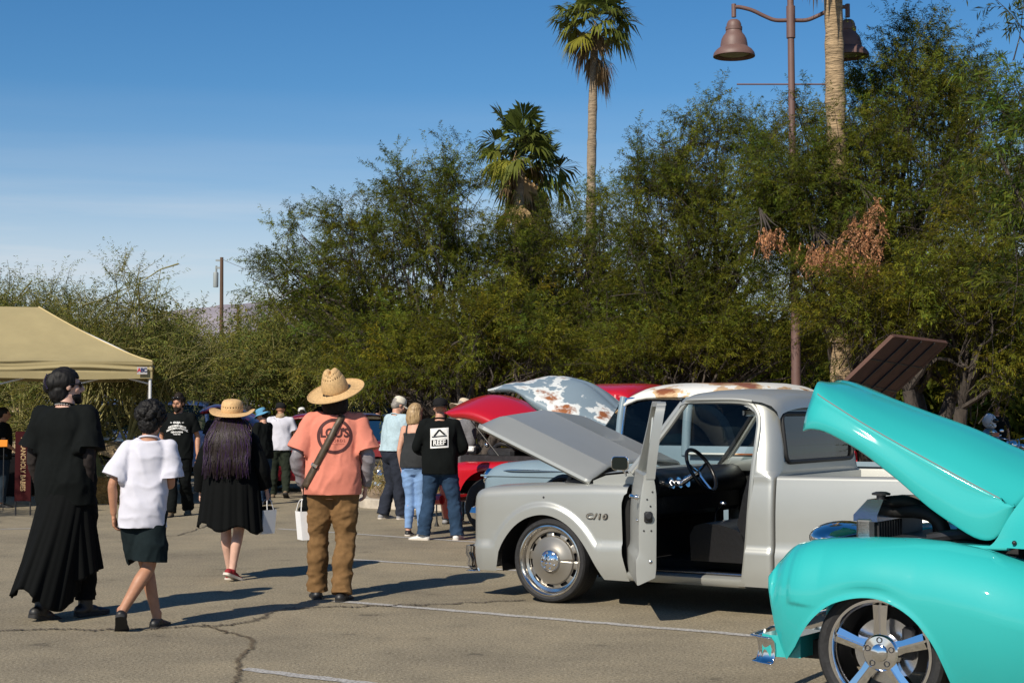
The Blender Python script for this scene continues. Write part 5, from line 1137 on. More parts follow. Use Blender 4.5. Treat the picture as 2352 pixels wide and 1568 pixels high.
# ---- plain everyday cars far behind
def plain_car(name, label, p, rz, L, W, H, paint, belt=.92, hood=1.1, deck=.9, van=False, hood_up=False, cat='car', group=None, gl=None, low=.22, cap=None):
    root = thing(name, label, cat, p, rz, group); wb0, wb1 = .85, L - .9
    u0, u1 = 0.0, L
    def lo(u):
        for c in (wb0, wb1):
            if abs(u - c) < .37: return .33 + math.sqrt(max(0, .38 ** 2 - (u - c) ** 2)) * .97
        return low
    tp = lambda u: float(interp(u, [(0, belt * .62), (.06, belt * .78), (.25, belt * .88), (hood, belt * .98), (hood + .3, belt), (L - deck if not van else L - .1, belt), (L - .12, belt * (.95 if not van else 1)), (L, belt * .7 if not van else belt)]))
    def sec(u, l, t):
        e = .20 * max(0, (.30 - u) / .30) ** 2 + .16 * max(0, (u - L + .3) / .3) ** 2
        pts = [(e + .02 + .08 * max(0, (.5 - w) / .4) ** 2, w) for w in np.linspace(min(l, t - .08), t - .06, 9)]
        pts += [(e + .035, t - .03), (e + .07, t - .008), (e + .14, t)] + [(e + .14 + (W / 2 - e - .14) * k, t + .03 * math.sin(k * 1.57)) for k in (.35, .7, 1)]
        return pts
    us = sorted(set(list(np.round(np.linspace(0, L, 30), 3)) + [x for c in (wb0, wb1) for x in np.round(np.linspace(c - .372, c + .372, 18), 4)] + [c + s for c in (wb0, wb1) for s in (-.374, .374)]))
    vf = MB().grid(panel(us, lo, tp, sec)).arrays(); v, f = both(MB().add(*vf), W).arrays(); mk('body', v, f, paint, root, sharp=50)
    ends = MB().box((.12, W / 2, belt * .5), (.1, W - .5, belt * .5), bev=.03).build('grille', M_bay, root)
    for y in (.25, W - .25):
        MB().lathe([(.085, .03), (.085, -.0), (0, -.03)], 18, axis=(1, 0, 0), org=(.05, y, belt * .66)).build('headlight', M_white, root)
        MB().box((L - .03, y, belt * .72), (.05, .16, .10), bev=.02).build('tail_light', M_red, root)
    MB().tube([(.12, .05, .42), (-.03, .2, .42), (-.06, W / 2, .42), (-.03, W - .2, .42), (.12, W - .05, .42)], .07, 8, 4).build('bumper', M_chrome, root)
    c1 = L - deck if not van else L - .12
    posts = [(hood + .05, hood + .55, .03), ((hood + c1) / 2 + .1, (hood + c1) / 2 + .12, .035), (c1, c1 - (.35 if not van else .12), .05)]
    greenhouse(root, W, paint, paint, posts, belt, H - .07, hood + .48, c1 - (.3 if not van else .05), .2, gl, .07, hood, .05)
    MB().box((L / 2, W / 2, .3), (L - 1.0, W - .5, .12)).build('chassis', M_black, root)
    MB().box(((hood + c1) / 2, W / 2, .6), (1.2, W - .3, .55), bev=.1).build('seats', M_bay, root)
    liner(root, W, (wb0, .33), .37, .4); liner(root, W, (wb1, .33), .37, .4)
    simple_wheels(root, W, (wb0, wb1), .33, .21, cap)
    if hood_up:
        E = [(.0, belt + .50), (.25, belt + .52), (.55, belt + .40), (hood * .9, belt + .12)]; T = [(-.25, belt + .62), (.05, belt + .70), (.45, belt + .60), (hood, belt + .20)]
        open_hood(root, W, paint, E, T, .25, .04)
    return root
def cp(x, Y): p = at(x, HOR, Y); return (p[0], Y, 0)
M_navy = mat('dark blue car paint', (.015, .03, .085), .25, coat=1); M_tan = mat('tan car paint', (.36, .27, .16), .35, coat=.6); M_wht = mat('white car paint', (.72, .72, .70), .3, coat=.6)
M_yel = mat('yellow car paint', (.70, .50, .03), .3, coat=.8); M_blk = mat('black car paint', (.012, .012, .014), .2, coat=1); M_sil = mat('silver car paint', (.40, .41, .42), .3, .6, coat=.5); M_sage = mat('pale sage car paint', (.26, .30, .25), .35, coat=.6)
plain_car('old_sedan', 'dark red old sedan with its hood up behind the straw hat woman', cp(452, 30.5), -.25, 4.6, 1.85, 1.5, M_maroon, .98, 1.35, 1.0, hood_up=True)
plain_car('parked_suv', 'dark blue boxy SUV behind the bearded man in the lettered shirt', cp(40, 37), .05, 4.6, 1.9, 1.78, M_navy, 1.08, 1.1, .2, van=True, cat='SUV', gl=M_gls)
plain_car('old_sedan', 'tan and sage old sedan behind the thin tree under the canopy', cp(-245, 30.5), .03, 4.9, 1.9, 1.62, M_tan, 1.0, 1.3, 1.0, gl=M_gls)
plain_car('parked_suv', 'silver SUV with roof rack glinting behind the thin tree by the canopy', cp(-70, 41), .05, 4.7, 1.9, 1.82, M_sil, 1.08, 1.1, .2, van=True, cat='SUV', gl=M_gls)
plain_car('parked_van', 'white van with dark side windows behind the salmon shirt', cp(700, 52), .06, 5.2, 2.0, 1.92, M_wht, 1.15, .9, .15, van=True, cat='van')
plain_car('sports_car', 'yellow car with dark windshield behind the blue plaid shirt', cp(880, 33), .35, 4.4, 1.85, 1.42, M_yel, .95, 1.5, .7)
plain_car('parked_car', 'red car beyond the man in black by the white van', cp(862, 46), .1, 4.4, 1.8, 1.6, M_red, 1.0, 1.2, .8)
plain_car('parked_suv', 'black SUV under the trees behind the black cap and white shirt', cp(590, 45), .15, 4.7, 1.9, 1.82, M_blk, 1.08, 1.1, .2, van=True, cat='SUV')
plain_car('parked_car', 'dark blue car low behind the man in the white shirt', cp(640, 38), .05, 4.5, 1.8, 1.45, M_navy, .95, 1.25, .9)
plain_car('parked_truck', 'small white truck under the dark trees above the turquoise hood', cp(2128, 40), .9, 4.8, 1.9, 1.72, M_wht, 1.05, 1.2, .3, van=True, cat='truck')
# ------------------------------------------------------------------ people
def fuse(mb, voxel, smooth=6, fac=.5):
    """union of closed shapes as one skin: voxel remesh, then smoothing"""
    v, f = mb.arrays(); me = bpy.data.meshes.new('t'); me.from_pydata(v.tolist(), [], f); ob = bpy.data.objects.new('t', me); COL.objects.link(ob)
    md = ob.modifiers.new('r', 'REMESH'); md.mode = 'VOXEL'; md.voxel_size = voxel
    ms = ob.modifiers.new('s', 'SMOOTH'); ms.iterations = smooth; ms.factor = fac
    bpy.context.view_layer.update()
    e = ob.evaluated_get(bpy.context.evaluated_depsgraph_get()); m2 = e.to_mesh(); n = len(m2.vertices)
    V = np.empty(n * 3); m2.vertices.foreach_get('co', V); V = V.reshape(-1, 3); N = np.empty(n * 3); m2.vertices.foreach_get('normal', N) if False else m2.vertex_normals.foreach_get('vector', N); N = N.reshape(-1, 3)
    F = [tuple(p.vertices) for p in m2.polygons]
    e.to_mesh_clear(); bpy.data.objects.remove(ob); bpy.data.meshes.remove(me)
    return V, F, N
def skin_mat(n, c): return mat(n, c, .5, var=(14, .12), spec=.35)
SK_L = skin_mat('light skin', (.50, .27, .185)); SK_M = skin_mat('tan skin', (.38, .19, .115)); SK_P = skin_mat('pale skin', (.56, .34, .26))
def cloth(n, c, sc=30, am=.10, rough=.9, **k): return mat(n, c, rough, var=(sc, am), bump=(260, .12, .002), spec=.12, **k)
C_BLK = cloth('black cotton', (.0042, .0055, .0055)); C_BLK2 = cloth('black drape', (.0032, .0038, .0040)); C_WHT = cloth('white cotton', (.54, .54, .61), am=.02); C_SALM = cloth('salmon cotton', (.60, .205, .145), am=.05)
C_GREYS = mat('grey satin sleeve', (.20, .185, .20), .38, var=(8, .12), spec=.5); C_BROWN = cloth('brown canvas', (.165, .094, .040), am=.14); C_NAVY = cloth('navy trousers', (.022, .026, .038)); C_JEAN = cloth('dark denim', (.022, .045, .085), sc=9, am=.25)
C_LJEAN = cloth('light denim', (.17, .28, .48), sc=7, am=.22); C_CHAR = cloth('charcoal knit', (.030, .032, .034)); C_OLIVE = cloth('dark olive twill', (.020, .026, .018)); C_SHORT = cloth('black green shorts', (.008, .014, .016))
C_PLAID = cloth('pale blue plaid', (.36, .47, .52), sc=40, am=.10); C_GREY = cloth('grey melange', (.13, .13, .14), sc=40, am=.2); C_YEL = cloth('yellow cotton', (.62, .46, .02)); C_LPLAID = cloth('pale patterned shirt', (.42, .40, .38), sc=26, am=.35); C_PINK = cloth('pink cotton', (.55, .22, .28))
C_DARKJ = cloth('dark slate jeans', (.016, .026, .038)); M_sheer = mat('sheer black sleeve', (.020, .016, .015), .7, spec=.2)
H_BLK = mat('black hair', (.006, .0055, .0055), .62, spec=.25, var=(60, .4), stretch=(1, 1, .15), bump=(90, .5, .004)); H_GREY = mat('grey hair', (.22, .20, .18), .6, var=(40, .4)); H_BLOND = mat('streaked blond hair', (.16, .095, .045), .5, var=(45, .6), rgb2=(.48, .33, .16), stretch=(1, 1, .12), bump=(60, .5, .004))
H_BRN = mat('dark brown hair', (.016, .011, .008), .7, spec=.2, var=(40, .4)); H_PURP = mat('black hair dyed purple', (.012, .0075, .009), .6, spec=.25, var=(26, .5), rgb2=(.015, .0065, .021), stretch=(1, 1, .07), bump=(70, .6, .004))
S_BLK = mat('black shoe', (.012, .012, .013), .5); S_WHT = mat('white shoe', (.62, .61, .58), .6); S_RED = mat('red suede', (.24, .008, .014), .8); S_GREY = mat('grey sneaker', (.22, .22, .23), .7); S_TAN = mat('tan boot', (.14, .10, .06), .8); M_sole = mat('pale sole', (.55, .50, .44), .8); M_soleB = mat('black sole', (.014, .014, .015), .8)
M_straw = mat('woven straw', (.50, .325, .15), .75, var=(70, .25), bump=(180, .5, .004)); M_straw2 = mat('tan straw', (.56, .36, .165), .7, var=(50, .2), bump=(150, .4, .004)); M_beige = cloth('beige hat cloth', (.50, .42, .31)); M_cream = cloth('cream cap cloth', (.58, .54, .44)); M_bluecap = cloth('washed blue denim hat', (.10, .27, .42)); M_capb = cloth('black cap', (.012, .012, .013)); M_scarf = cloth('tan scarf', (.34, .25, .16))
M_eye = mat('dark eye', (.02, .015, .012), .2); M_sung = mat('black sunglasses', (.006, .006, .007), .12); M_leathb = mat('brown leather strap', (.060, .040, .022), .5, var=(18, .3))
class Fig:
    def __init__(s, label, p, rz, H=1.75, pose=None, g=1.0, sh=1.0, skin=None, vox=.009, group=None, name='person', head=(0, 0, 0), waist=1.0, sex=0):
        s.root = thing(name, label, 'person', p, rz, group); s.k = H / 1.75; s.root.scale = (s.k,) * 3; s.vox = vox; s.g = g; s.w = waist; s.sk = skin or SK_L; s.skinn = s.sk
        s.J = dict(hipr=(.092, 0, .90), kner=(.10, .02, .49), ankr=(.105, -.02, .085), hipl=(-.092, 0, .90), knel=(-.10, .02, .49), ankl=(-.105, -.02, .085),
                   shor=(.172 * sh, -.005, 1.425), elbr=(.235 * sh, -.03, 1.14), wrir=(.245 * sh, .03, .89), shol=(-.172 * sh, -.005, 1.425), elbl=(-.235 * sh, -.03, 1.14), wril=(-.245 * sh, .03, .89),
                   fotr=(.12, 1, 0), fotl=(-.12, 1, 0), lean=(0, 0), handr=None, handl=None)
        s.J.update(pose or {}); s.J = {k: (np.array(v, float) if v is not None else None) for k, v in s.J.items()}
        lx, ly = s.J['lean']                                            # the trunk leans about the hips
        s.ln = lambda P: np.asarray(P, float) + np.array([lx, ly, 0]) * np.clip((np.asarray(P, float)[..., 2:3] - .9) / .55, 0, 1.4)
        yaw, pit, roll = head; s.hR = rotm((0, 0, 1), yaw) @ rotm((1, 0, 0), pit) @ rotm((0, 1, 0), roll); s.hc = s.ln(np.array([0, .012, 1.632])) + np.array([0, math.sin(-pit) * .05, -.01 * abs(pit)])
        s.T = [(0, 0, .80, .11, .09), (0, -.012, .90, .168, .122), (0, -.012, .98, .163, .118), (0, 0, 1.08, .143, .102), (0, .005, 1.22, .155, .115), (0, .002, 1.34, .168, .116), (0, -.005, 1.42, .150, .090), (0, -.012, 1.475, .078, .066), (0, -.008, 1.53, .056, .060)]
        s.T = np.array([(x, y, z, rx * (g if z < 1.45 else 1) * (waist if .95 < z < 1.25 else 1) * (sh if z > 1.3 and z < 1.45 else 1), ry * (g if z < 1.45 else 1) * (waist if .95 < z < 1.25 else 1)) for x, y, z, rx, ry in s.T])
        s.T[:, :3] = s.ln(s.T[:, :3])
        for k in ('shor', 'shol'): s.J[k] = s.ln(s.J[k])
    def head_mb(s, m):
        def P(*q): return s.hc + s.hR @ np.array(q)
        m.ell(P(0, -.012, .028), (.074, .094, .088), 20, 14, s.hR); m.ell(P(0, .030, -.050), (.054, .064, .066), 18, 12, s.hR); m.ell(P(0, .072, -.092), (.024, .022, .020), 10, 8, s.hR); m.ell(P(0, .062, .028), (.052, .030, .026), 12, 8, s.hR)
        m.tube([P(0, .092, .018), P(0, .108, -.010), P(0, .112, -.026), P(0, .088, -.034)], [.009, .012, .0165, .012], 8, 2); m.ell(P(0, .083, -.060), (.024, .012, .010), 10, 6, s.hR)
        for e in (-1, 1): m.ell(P(e * .045, .055, -.02), (.026, .024, .028), 10, 8, s.hR); m.ell(P(e * .077, -.006, -.004), (.010, .021, .032), 10, 8, s.hR)
        m.tube([s.ln((0, -.02, 1.44)), s.ln((0, -.014, 1.50)), P(0, -.022, -.06)], [.068, .058, .056], 14, 3)
    def hand(s, m, side, curl=.55):
        W = s.J['wri' + side]; E = s.J['elb' + side]; d = nrm(W - E); hd = s.J['hand' + side]
        d = nrm(hd) if hd is not None else d
        e = 1 if side == 'r' else -1; n = nrm(np.array([-e * 1.0, .15, 0]) - d * np.dot(np.array([-e * 1.0, .15, 0]), d)); a = np.cross(d, n) * e; a = a if a[1] > 0 else -a
        R = np.stack([a, n, d], 1)
        for t, w, h in ((0, .026, .020), (.03, .034, .019), (.06, .040, .017), (.085, .040, .015)): m.ell(W + d * t, (w, h, .024), 12, 8, R)
        for i, (o, L) in enumerate(((.030, .072), (.010, .082), (-.010, .077), (-.029, .060))):
            b = W + d * .085 + a * o; p = [W + d * .05 + a * o * .8, b]; ang = curl * .25
            for q in range(3): ang += curl * (.55 if q else .35); p.append(p[-1] + (d * math.cos(ang) + n * math.sin(ang)) * L * (.42, .32, .26)[q])
            m.tube(p, [.0095, .0095, .009, .0085, .007], 8, 2)
        m.tube([W + d * .02 + a * .022, W + d * .05 + a * .044 + n * .01, W + d * .085 + a * .05 + n * .022, W + d * .105 + a * .046 + n * .028], [.014, .0115, .010, .008], 8, 2)
    def limb_pts(s, side): J = s.J; return J['sho' + side], J['elb' + side], J['wri' + side]
    def foot_fr(s, side):
        A = s.J['ank' + side]; f = nrm(s.J['fot' + side]); u = nrm(np.array([0, 0, 1.]) - f * f[2]) if abs(f[2]) < .95 else np.array([0, 1., 0]); r = np.cross(f, u); return A, f, u, r
    def foot(s, m, side, gx=0.0, low=False):
        A, f, u, r = s.foot_fr(side); R = np.stack([r, f, u], 1)
        for y, z, rx, ry, rz in ((-.045, -.055, .033, .036, .036), (.0, -.048, .034, .05, .040), (.05, -.058, .038, .055, .030), (.11, -.068, .044, .05, .020), (.155, -.073, .040, .038, .014)): m.ell(A + f * y + u * z, (rx + gx, ry + gx, rz + gx * .6), 12, 8, R)
        m.tube([A + u * (-.015 if low else .04), A - u * (.02 if low else 0), A + u * -.045], [.04 + gx, .038 + gx, .036 + gx], 10)
    def body(s, curl=.55):
        m = MB(); m.rings(s.T, 28, 3, 2.2)
        for e in 'rl':
            S, E, W = s.limb_pts(e); g = .5 + .5 * s.g
            m.tube([S + (E - S) * -.05, S + (E - S) * .15, S + (E - S) * .55, E, E + (W - E) * .3, E + (W - E) * .7, W], [.042 * g, .046 * g, .043 * g, .037 * g, .041 * g, .033 * g, .026], 12, 3)
            m.ell(S, (.046 * g, .045 * g, .046 * g)); s.hand(m, e, curl)
            h, k, a = (s.J[q + e] for q in ('hip', 'kne', 'ank'))
            bk = np.array([0, -.022, 0])
            m.tube([h + np.array([0, 0, .03]), h + (k - h) * .3, h + (k - h) * .7, k, k + (a - k) * .28 + bk, k + (a - k) * .6 + bk * .6, a], [.090 * g, .086 * g, .066 * g, .054, .056, .046, .036], 14, 3)
            m.ell(k + np.array([0, .008, .0]), (.05, .052, .06)); s.foot(m, e)
        s.head_mb(m); v, f, _ = fuse(m, s.vox, 5); s.bodyo = mk('body', v, f, s.sk, s.root, sharp=180)
        for e in (-1, 1): MB().ell(s.hc + s.hR @ np.array((e * .030, .083, .006)), (.012, .007, .007), 10, 6, s.hR).build('eye', M_eye, s.bodyo)
        return s
    def wear(s, name, m, mt, vox=None, folds=((.006, (16, 16, 5), 1),), smooth=4, cut=(), fold_mask=None, parent=None):
        v, f, n = fuse(m, vox or s.vox * 1.35, smooth)
        for amp, sc, seed in folds:
            q = v + .06 * np.stack([fbm(v * 4, seed + 20), fbm(v * 4, seed + 30), fbm(v * 4, seed + 40)], 1)
            q = q @ rotm((0, 1, 0), .35 * (1 if seed % 2 else -1)).T
            r = np.clip(1 - np.abs(fbm(q * np.array(sc) * .62, seed, 2)) * 3.0, -.6, 1); r = np.where(r > 0, r ** 1.6, r * .6)
            d = 1.45 * amp * (r - .25)
            if fold_mask is not None: d = d * fold_mask(v)
            v = v + n * d[:, None]
        for p, nn, rad, xm in cut:                                     # hems end in a clean edge
            p = np.asarray(p, float); nn = nrm(nn); e = (v - p) @ nn; pr = np.linalg.norm(v - p - e[:, None] * nn, axis=1); k = (e > 0) & (e < .075) & (pr < rad) & ((xm == 0) | (v[:, 0] * np.sign(xm) > abs(xm))); v[k] -= e[k, None] * nn * .93
        o = mk(name, v, f, mt, parent or s.root, sharp=55 if len(cut) else 180); s.last = (v, f, o); return o
    def torso(s, z0, z1, loose, extra=(), lower=None):
        zs = sorted(set([z0] + [z for z in s.T[:, 2] if z0 + .03 < z < z1 - .02] + [z1])); L = []
        for z in zs:
            q = [np.interp(z, s.T[:, 2], s.T[:, i]) for i in (0, 1, 3, 4)]; b = 0
            L.append([q[0], q[1], z, max(q[2] + loose, 0), q[3] + loose])
        if lower:
            for l in L: t = max(0, (lower[0] - l[2]) / max(lower[0] - z0, .01)); l[3] = max(l[3], 0) + lower[1] * t; l[4] += lower[2] * t
        return L
    def shirt(s, mt, hem=.84, sleeve=.55, loose=.022, name='shirt', neck=1.475, cuff=None, folds=None, hang=.0, arms='rl', vox=None, belly=None, smooth=4, sl=0.0, flare=.012):
        m = MB(); L = s.torso(hem - .035, neck, loose); cuts = [((0, 0, hem), (0, 0, -1), .40, 0)]
        for l in L:
            if l[2] < 1.22:                                                # cloth hangs straight from chest to hem
                l[3] = max(l[3], np.interp(1.28, s.T[:, 2], s.T[:, 3]) + loose * .8 + hang); l[4] = max(l[4], np.interp(1.28, s.T[:, 2], s.T[:, 4]) + loose * .6 + hang)
            if l[2] < 1.1: l[3] = max(l[3], np.interp(.93, s.T[:, 2], s.T[:, 3]) + .038); l[4] = max(l[4], np.interp(.93, s.T[:, 2], s.T[:, 4]) + .030)
        L[-1][3] = max(L[-1][3], .085); m.rings(L, 32, 3, 2.3)
        for e in arms:
            S, E, W = s.limb_pts(e); g = .5 + .5 * s.g; sg = 1 if e == 'r' else -1
            m.tube([S + np.array([-sg * .12, 0, .016]), S + np.array([-sg * .04, 0, .004]), S + (E - S) * .1], [.064 * g, .068 * g, .062 * g + loose * .4], 14, 3)
            m.ell(S, (.066 * g + loose * .3,) * 3, 14, 10)
            if sleeve <= 0: continue
            if sleeve <= 1: P = [S, S + (E - S) * sleeve * .5, S + (E - S) * sleeve]; R = [.058 * g + loose * .7, .056 * g + loose * .9 + sl * .5, .054 * g + loose + flare + sl]; tx = np.interp(P[-1][2], s.T[::1, 2], s.T[:, 3]) + loose * 1.3 + .006; cuts.append((P[-1], E - S, R[-1] + .03, sg * max(tx, abs(P[-1][0]) - R[-1] * .8))); P.append(P[-1] + nrm(E - S) * .035); R.append(R[-1])
            else: q = sleeve - 1; P = [S, S + (E - S) * .5, E, E + (W - E) * q * .5, E + (W - E) * q]; R = [.058 * g + loose * .6, .052 * g + loose * .7, .046 * g + loose * .7, .044 * g + loose * .7, .036 + loose * .6]
            m.tube(P, R, 16, 4)
        o = s.wear(name, m, mt, vox, folds if folds is not None else ((.007, (15, 15, 5), 3), (.004, (26, 26, 9), 6)), smooth, cuts)
        if arms and s.vox < .012:
            c = s.ln(np.array([0, -.010, neck + .006])); k = s.last; MB().tube([c + np.array([.079 * math.cos(a), .070 * math.sin(a), .012 - .022 * math.sin(a)]) for a in np.linspace(0, 2 * math.pi, 33)], .008, 8, cap=False).build('collar', mt, o); s.last = k
        return o
    def pants(s, mt, cuff=.95, loose=.018, waist=1.0, name='trousers', folds=None, flare=.0, top=None, smooth=4, taper=0.0):
        cuts = []; m = MB(); L = s.torso(.80, waist, min(loose, .012)); L[0][3] = max(.13 * s.g, L[0][3]); m.rings(L, 28, 3, 2.3)
        for e in 'rl':
            h, k, a = (s.J[q + e] for q in ('hip', 'kne', 'ank')); g = .5 + .5 * s.g; bk = np.array([0, -.015, 0])
            P = [h + np.array([0, 0, .04]), h + (k - h) * .35, h + (k - h) * .75, k, k + (a - k) * .4 + bk, k + (a - k) * .75, k + (a - k) * cuff if cuff > 0 else k]
            R = [.098 * g + loose * .6, .090 * g + loose, .072 * g + loose, .060 + loose, .060 + loose + flare * .4 - taper * .4, .052 + loose + flare * .8 - taper * .8, .050 + loose + flare - taper]
            if cuff < 0: t = 1 + cuff; P = [P[0], h + (k - h) * .35 * t, h + (k - h) * .7 * t, h + (k - h) * t]; R = [R[0], R[1], R[1] - .004 + flare, R[1] - .006 + flare * 1.4]
            d_ = nrm(P[-1] - P[-2]); cuts.append((P[-1], d_, R[-1] + .03, 0)); P.append(P[-1] + d_ * .03); R.append(R[-1]); m.tube(P, R, 16, 4)
        return s.wear(name, m, mt, None, folds if folds is not None else ((.007, (9, 9, 20), 5), (.005, (14, 14, 6), 2)), smooth, cuts)
    def shoe(s, side, mt, sole, gx=.006, name='shoe', up=.0, heel=.0):
        m = MB(); s.foot(m, side, gx, name != 'boot'); v, f, n = fuse(m, .008, 3); A, fw, u, r = s.foot_fr(side); h = (v - A) @ u
        v = v - u * np.minimum(0, h + .085 + .004)[:, None]
        if up >= 0: keep = None
        o = mk(name, v, f, mt, s.root, sharp=180)
        P = [(-.088, .0), (-.075, .034), (-.02, .040), (.06, .044), (.12, .053), (.175, .047), (.205, .02)]; P = P + [(y, -x) for y, x in P[:0:-1]]
        pts = cat_rom([(y, x, 0) for y, x in P + [P[0]]], 40)[:-1]; V = np.vstack([[A + fw * y + r * x * 1.05 + u * zz for y, x, _ in pts] for zz in (-.093, -.068 - heel)]); n_ = len(pts)
        F = [(i, (i + 1) % n_, n_ + (i + 1) % n_, n_ + i) for i in range(n_)] + [tuple(range(n_ - 1, -1, -1)), tuple(range(n_, 2 * n_))]
        mk('sole', V, F, sole, o, sharp=40); return o
    def shoes(s, mt, sole, **k): s.shoe('r', mt, sole, **k); s.shoe('l', mt, sole, **k)
    def P(s, *q): return s.hc + s.hR @ np.array(q, float)
    def hair(s, mt, kind='short', seed=1, **k):
        m = MB(); rng = np.random.default_rng(seed)
        if kind == 'short':
            m.ell(s.P(0, -.022, .036), (.083, .096, .088), 22, 14, s.hR); m.ell(s.P(0, -.058, -.02), (.068, .058, .062), 18, 12, s.hR); f_ = ((.004, (60, 60, 30), 4),)
        elif kind == 'curls':
            m.ell(s.P(0, -.020, .05), (.094, .104, .088), 20, 12, s.hR); m.ell(s.P(0, -.06, -.03), (.070, .060, .065), 16, 10, s.hR)
            for i in range(150):
                q = nrm(rng.normal(0, 1, 3) + np.array([0, -.25, .5])); m.ell(s.P(*(np.array([0, -.020, .05]) + q * np.array([.100, .108, .096]))), rng.uniform(.012, .024) * np.ones(3), 7, 5)
            f_ = ((.012, (60, 60, 60), 4), (.006, (120, 120, 120), 7))
        elif kind == 'updo':
            m.ell(s.P(0, -.022, .040), (.090, .104, .096), 22, 14, s.hR); m.ell(s.P(.0, -.10, .03), (.062, .055, .068), 16, 12, s.hR); m.ell(s.P(0, -.055, -.045), (.074, .070, .085), 16, 12, s.hR); m.ell(s.P(-.03, -.12, .0), (.045, .04, .05), 12, 8, s.hR); f_ = ((.007, (50, 50, 16), 4),)
        elif kind == 'bob':
            m.ell(s.P(0, -.012, .025), (.080, .092, .080) if k.get('under') else (.088, .100, .092), 22, 14, s.hR); m.rings([(*(s.P(0, -.05, -.06)[:2]), s.P(0, 0, -.16)[2], .075, .05), (*(s.P(0, -.05, -.0)[:2]), s.P(0, 0, -.10)[2], .098, .068), (*(s.P(0, -.04, -.0)[:2]), s.P(0, 0, -.02)[2], .095, .078), (*(s.P(0, -.03, .0)[:2]), s.P(0, 0, .05)[2], .08, .07)], 20, 3); f_ = ((.008, (40, 40, 10), 4), (.004, (90, 90, 16), 5))
        elif kind == 'long':
            c = s.hc; m.ell(s.P(0, -.012, .02), (.080, .092, .078), 22, 14, s.hR)
            Lh = k.get('length', .52); wd = k.get('width', .16)
            m.rings([(c[0], c[1] - .225, c[2] - Lh, wd * .55, .025), (c[0], c[1] - .225, c[2] - Lh * .93, wd * .86, .04), (c[0], c[1] - .215, c[2] - Lh * .8, wd, .055), (c[0], c[1] - .19, c[2] - Lh * .5, wd * 1.02, .08), (c[0], c[1] - .13, c[2] - Lh * .28, wd * .92, .10), (c[0], c[1] - .05, c[2] - .02, .09, .08)], 30, 4)
            for i in range(26):
                x = rng.uniform(-1, 1) * wd * .95; y0 = c[1] - .245 - .02 * (1 - (x / wd) ** 2); m.tube([(c[0] + x * .7, y0 + .10, c[2] - Lh * .34), (c[0] + x, y0 - .005, c[2] - Lh * .8), (c[0] + x * rng.uniform(.85, 1.15), y0 + .01, c[2] - Lh * rng.uniform(.98, 1.14))], [.014, .018, .005], 6, 3)
            f_ = ((.008, (40, 40, 3.0), 4), (.005, (90, 90, 5), 5))
        elif kind == 'mohawk':
            m.ell(s.P(0, -.022, .040), (.081, .096, .086), 22, 14, s.hR); m.ell(s.P(0, -.02, .10), (.06, .075, .055), 16, 12, s.hR); m.ell(s.P(0, -.055, -.015), (.070, .058, .06), 16, 10, s.hR); f_ = ((.010, (45, 45, 18), 4),)
        v, f, n = fuse(m, k.get('vox', .009), 2)
        for amp, sc, seed in f_: v = v + n * (amp * (1 - np.abs(fbm(v * np.array(sc), seed, 2)) * 2.4))[:, None]
        # the hairline: hair stops at brow and cheeks
        loc = (v - s.hc) @ s.hR
        face = (loc[:, 1] > .045) & (loc[:, 2] < .055) | (loc[:, 1] > .012) & (loc[:, 2] < -.01) & (abs(loc[:, 0]) < .09)
        v[face] = v[face] - (s.hR @ np.array([0, .05, 0])) * np.clip((loc[face, 1] - .01) / .05, 0, 1)[:, None]
        return mk('hair', v, f, mt, s.root, sharp=180)
    def beard(s, mt):
        m = MB(); m.ell(s.P(0, .042, -.075), (.056, .058, .048), 16, 10, s.hR); m.ell(s.P(0, .088, -.048), (.030, .012, .009), 10, 6, s.hR); m.ell(s.P(0, .075, -.105), (.032, .030, .026), 12, 8, s.hR); v, f, n = fuse(m, .008, 2); v = v + n * (.004 * fbm(v * 90, 3))[:, None]; return mk('beard', v, f, mt, s.root, sharp=180)
    def glasses(s, up=0.0, fwd=0.0):
        m = MB()
        for e in (-1, 1): m.ell(s.P(e * .034, .088 + fwd, .010 + up), (.030, .010, .021), 14, 8, s.hR); m.tube([s.P(e * .062, .082 + fwd, .014 + up), s.P(e * .078, .03, .012 + up), s.P(e * .082, -.01, .008 + up)], .005, 6, 2)
        m.tube([s.P(-.01, .096 + fwd, .014 + up), s.P(.01, .096 + fwd, .014 + up)], .005, 6); return m.build('sunglasses', M_sung, s.root)
    def cap(s, mt, bill=0.0, name='cap', R=1.0):
        """baseball cap; bill = turn of the peak (0 front, pi back)"""
        m = MB(); n = 28; prof = [(.094, .020), (.094, .045), (.090, .075), (.076, .105), (.05, .122), (.0, .130)]
        B = s.hR @ rotm((0, 0, 1), bill); V = []
        for r, h in prof:
            for a in np.arange(n) * 2 * math.pi / n: V.append(s.P(0, -.012, 0) + B @ np.array([r * math.sin(a) * .92, r * math.cos(a) * 1.06, h]))
        F = [(i * n + j, i * n + (j + 1) % n, (i + 1) * n + (j + 1) % n, (i + 1) * n + j) for i in range(len(prof) - 1) for j in range(n)]
        if bill > 2: F = [q for q in F if not (q[0] // n in (0, 1) and abs(((q[0] % n) + .5) / n * 2 * math.pi - math.pi) < .62)] if False else F
        o = mk(name, V, F, mt, s.root, sharp=60, solid=.004)
        G = []
        for a in np.linspace(-1.1, 1.1, 15):
            x = .088 * math.sin(a); y0 = .096 * math.cos(a) * 1.02; ext = .075 * math.cos(a * .85) ** .6
            G.append([s.P(0, -.012, 0) + B @ np.array([x * (1 + t * .12), y0 + ext * t, .026 - .020 * t - .03 * (x / .09) ** 2]) for t in np.linspace(0, 1, 5)])
        v, f = MB().grid(G).arrays(); mk('cap_peak', v, f, mt, o, sharp=60, solid=.005)
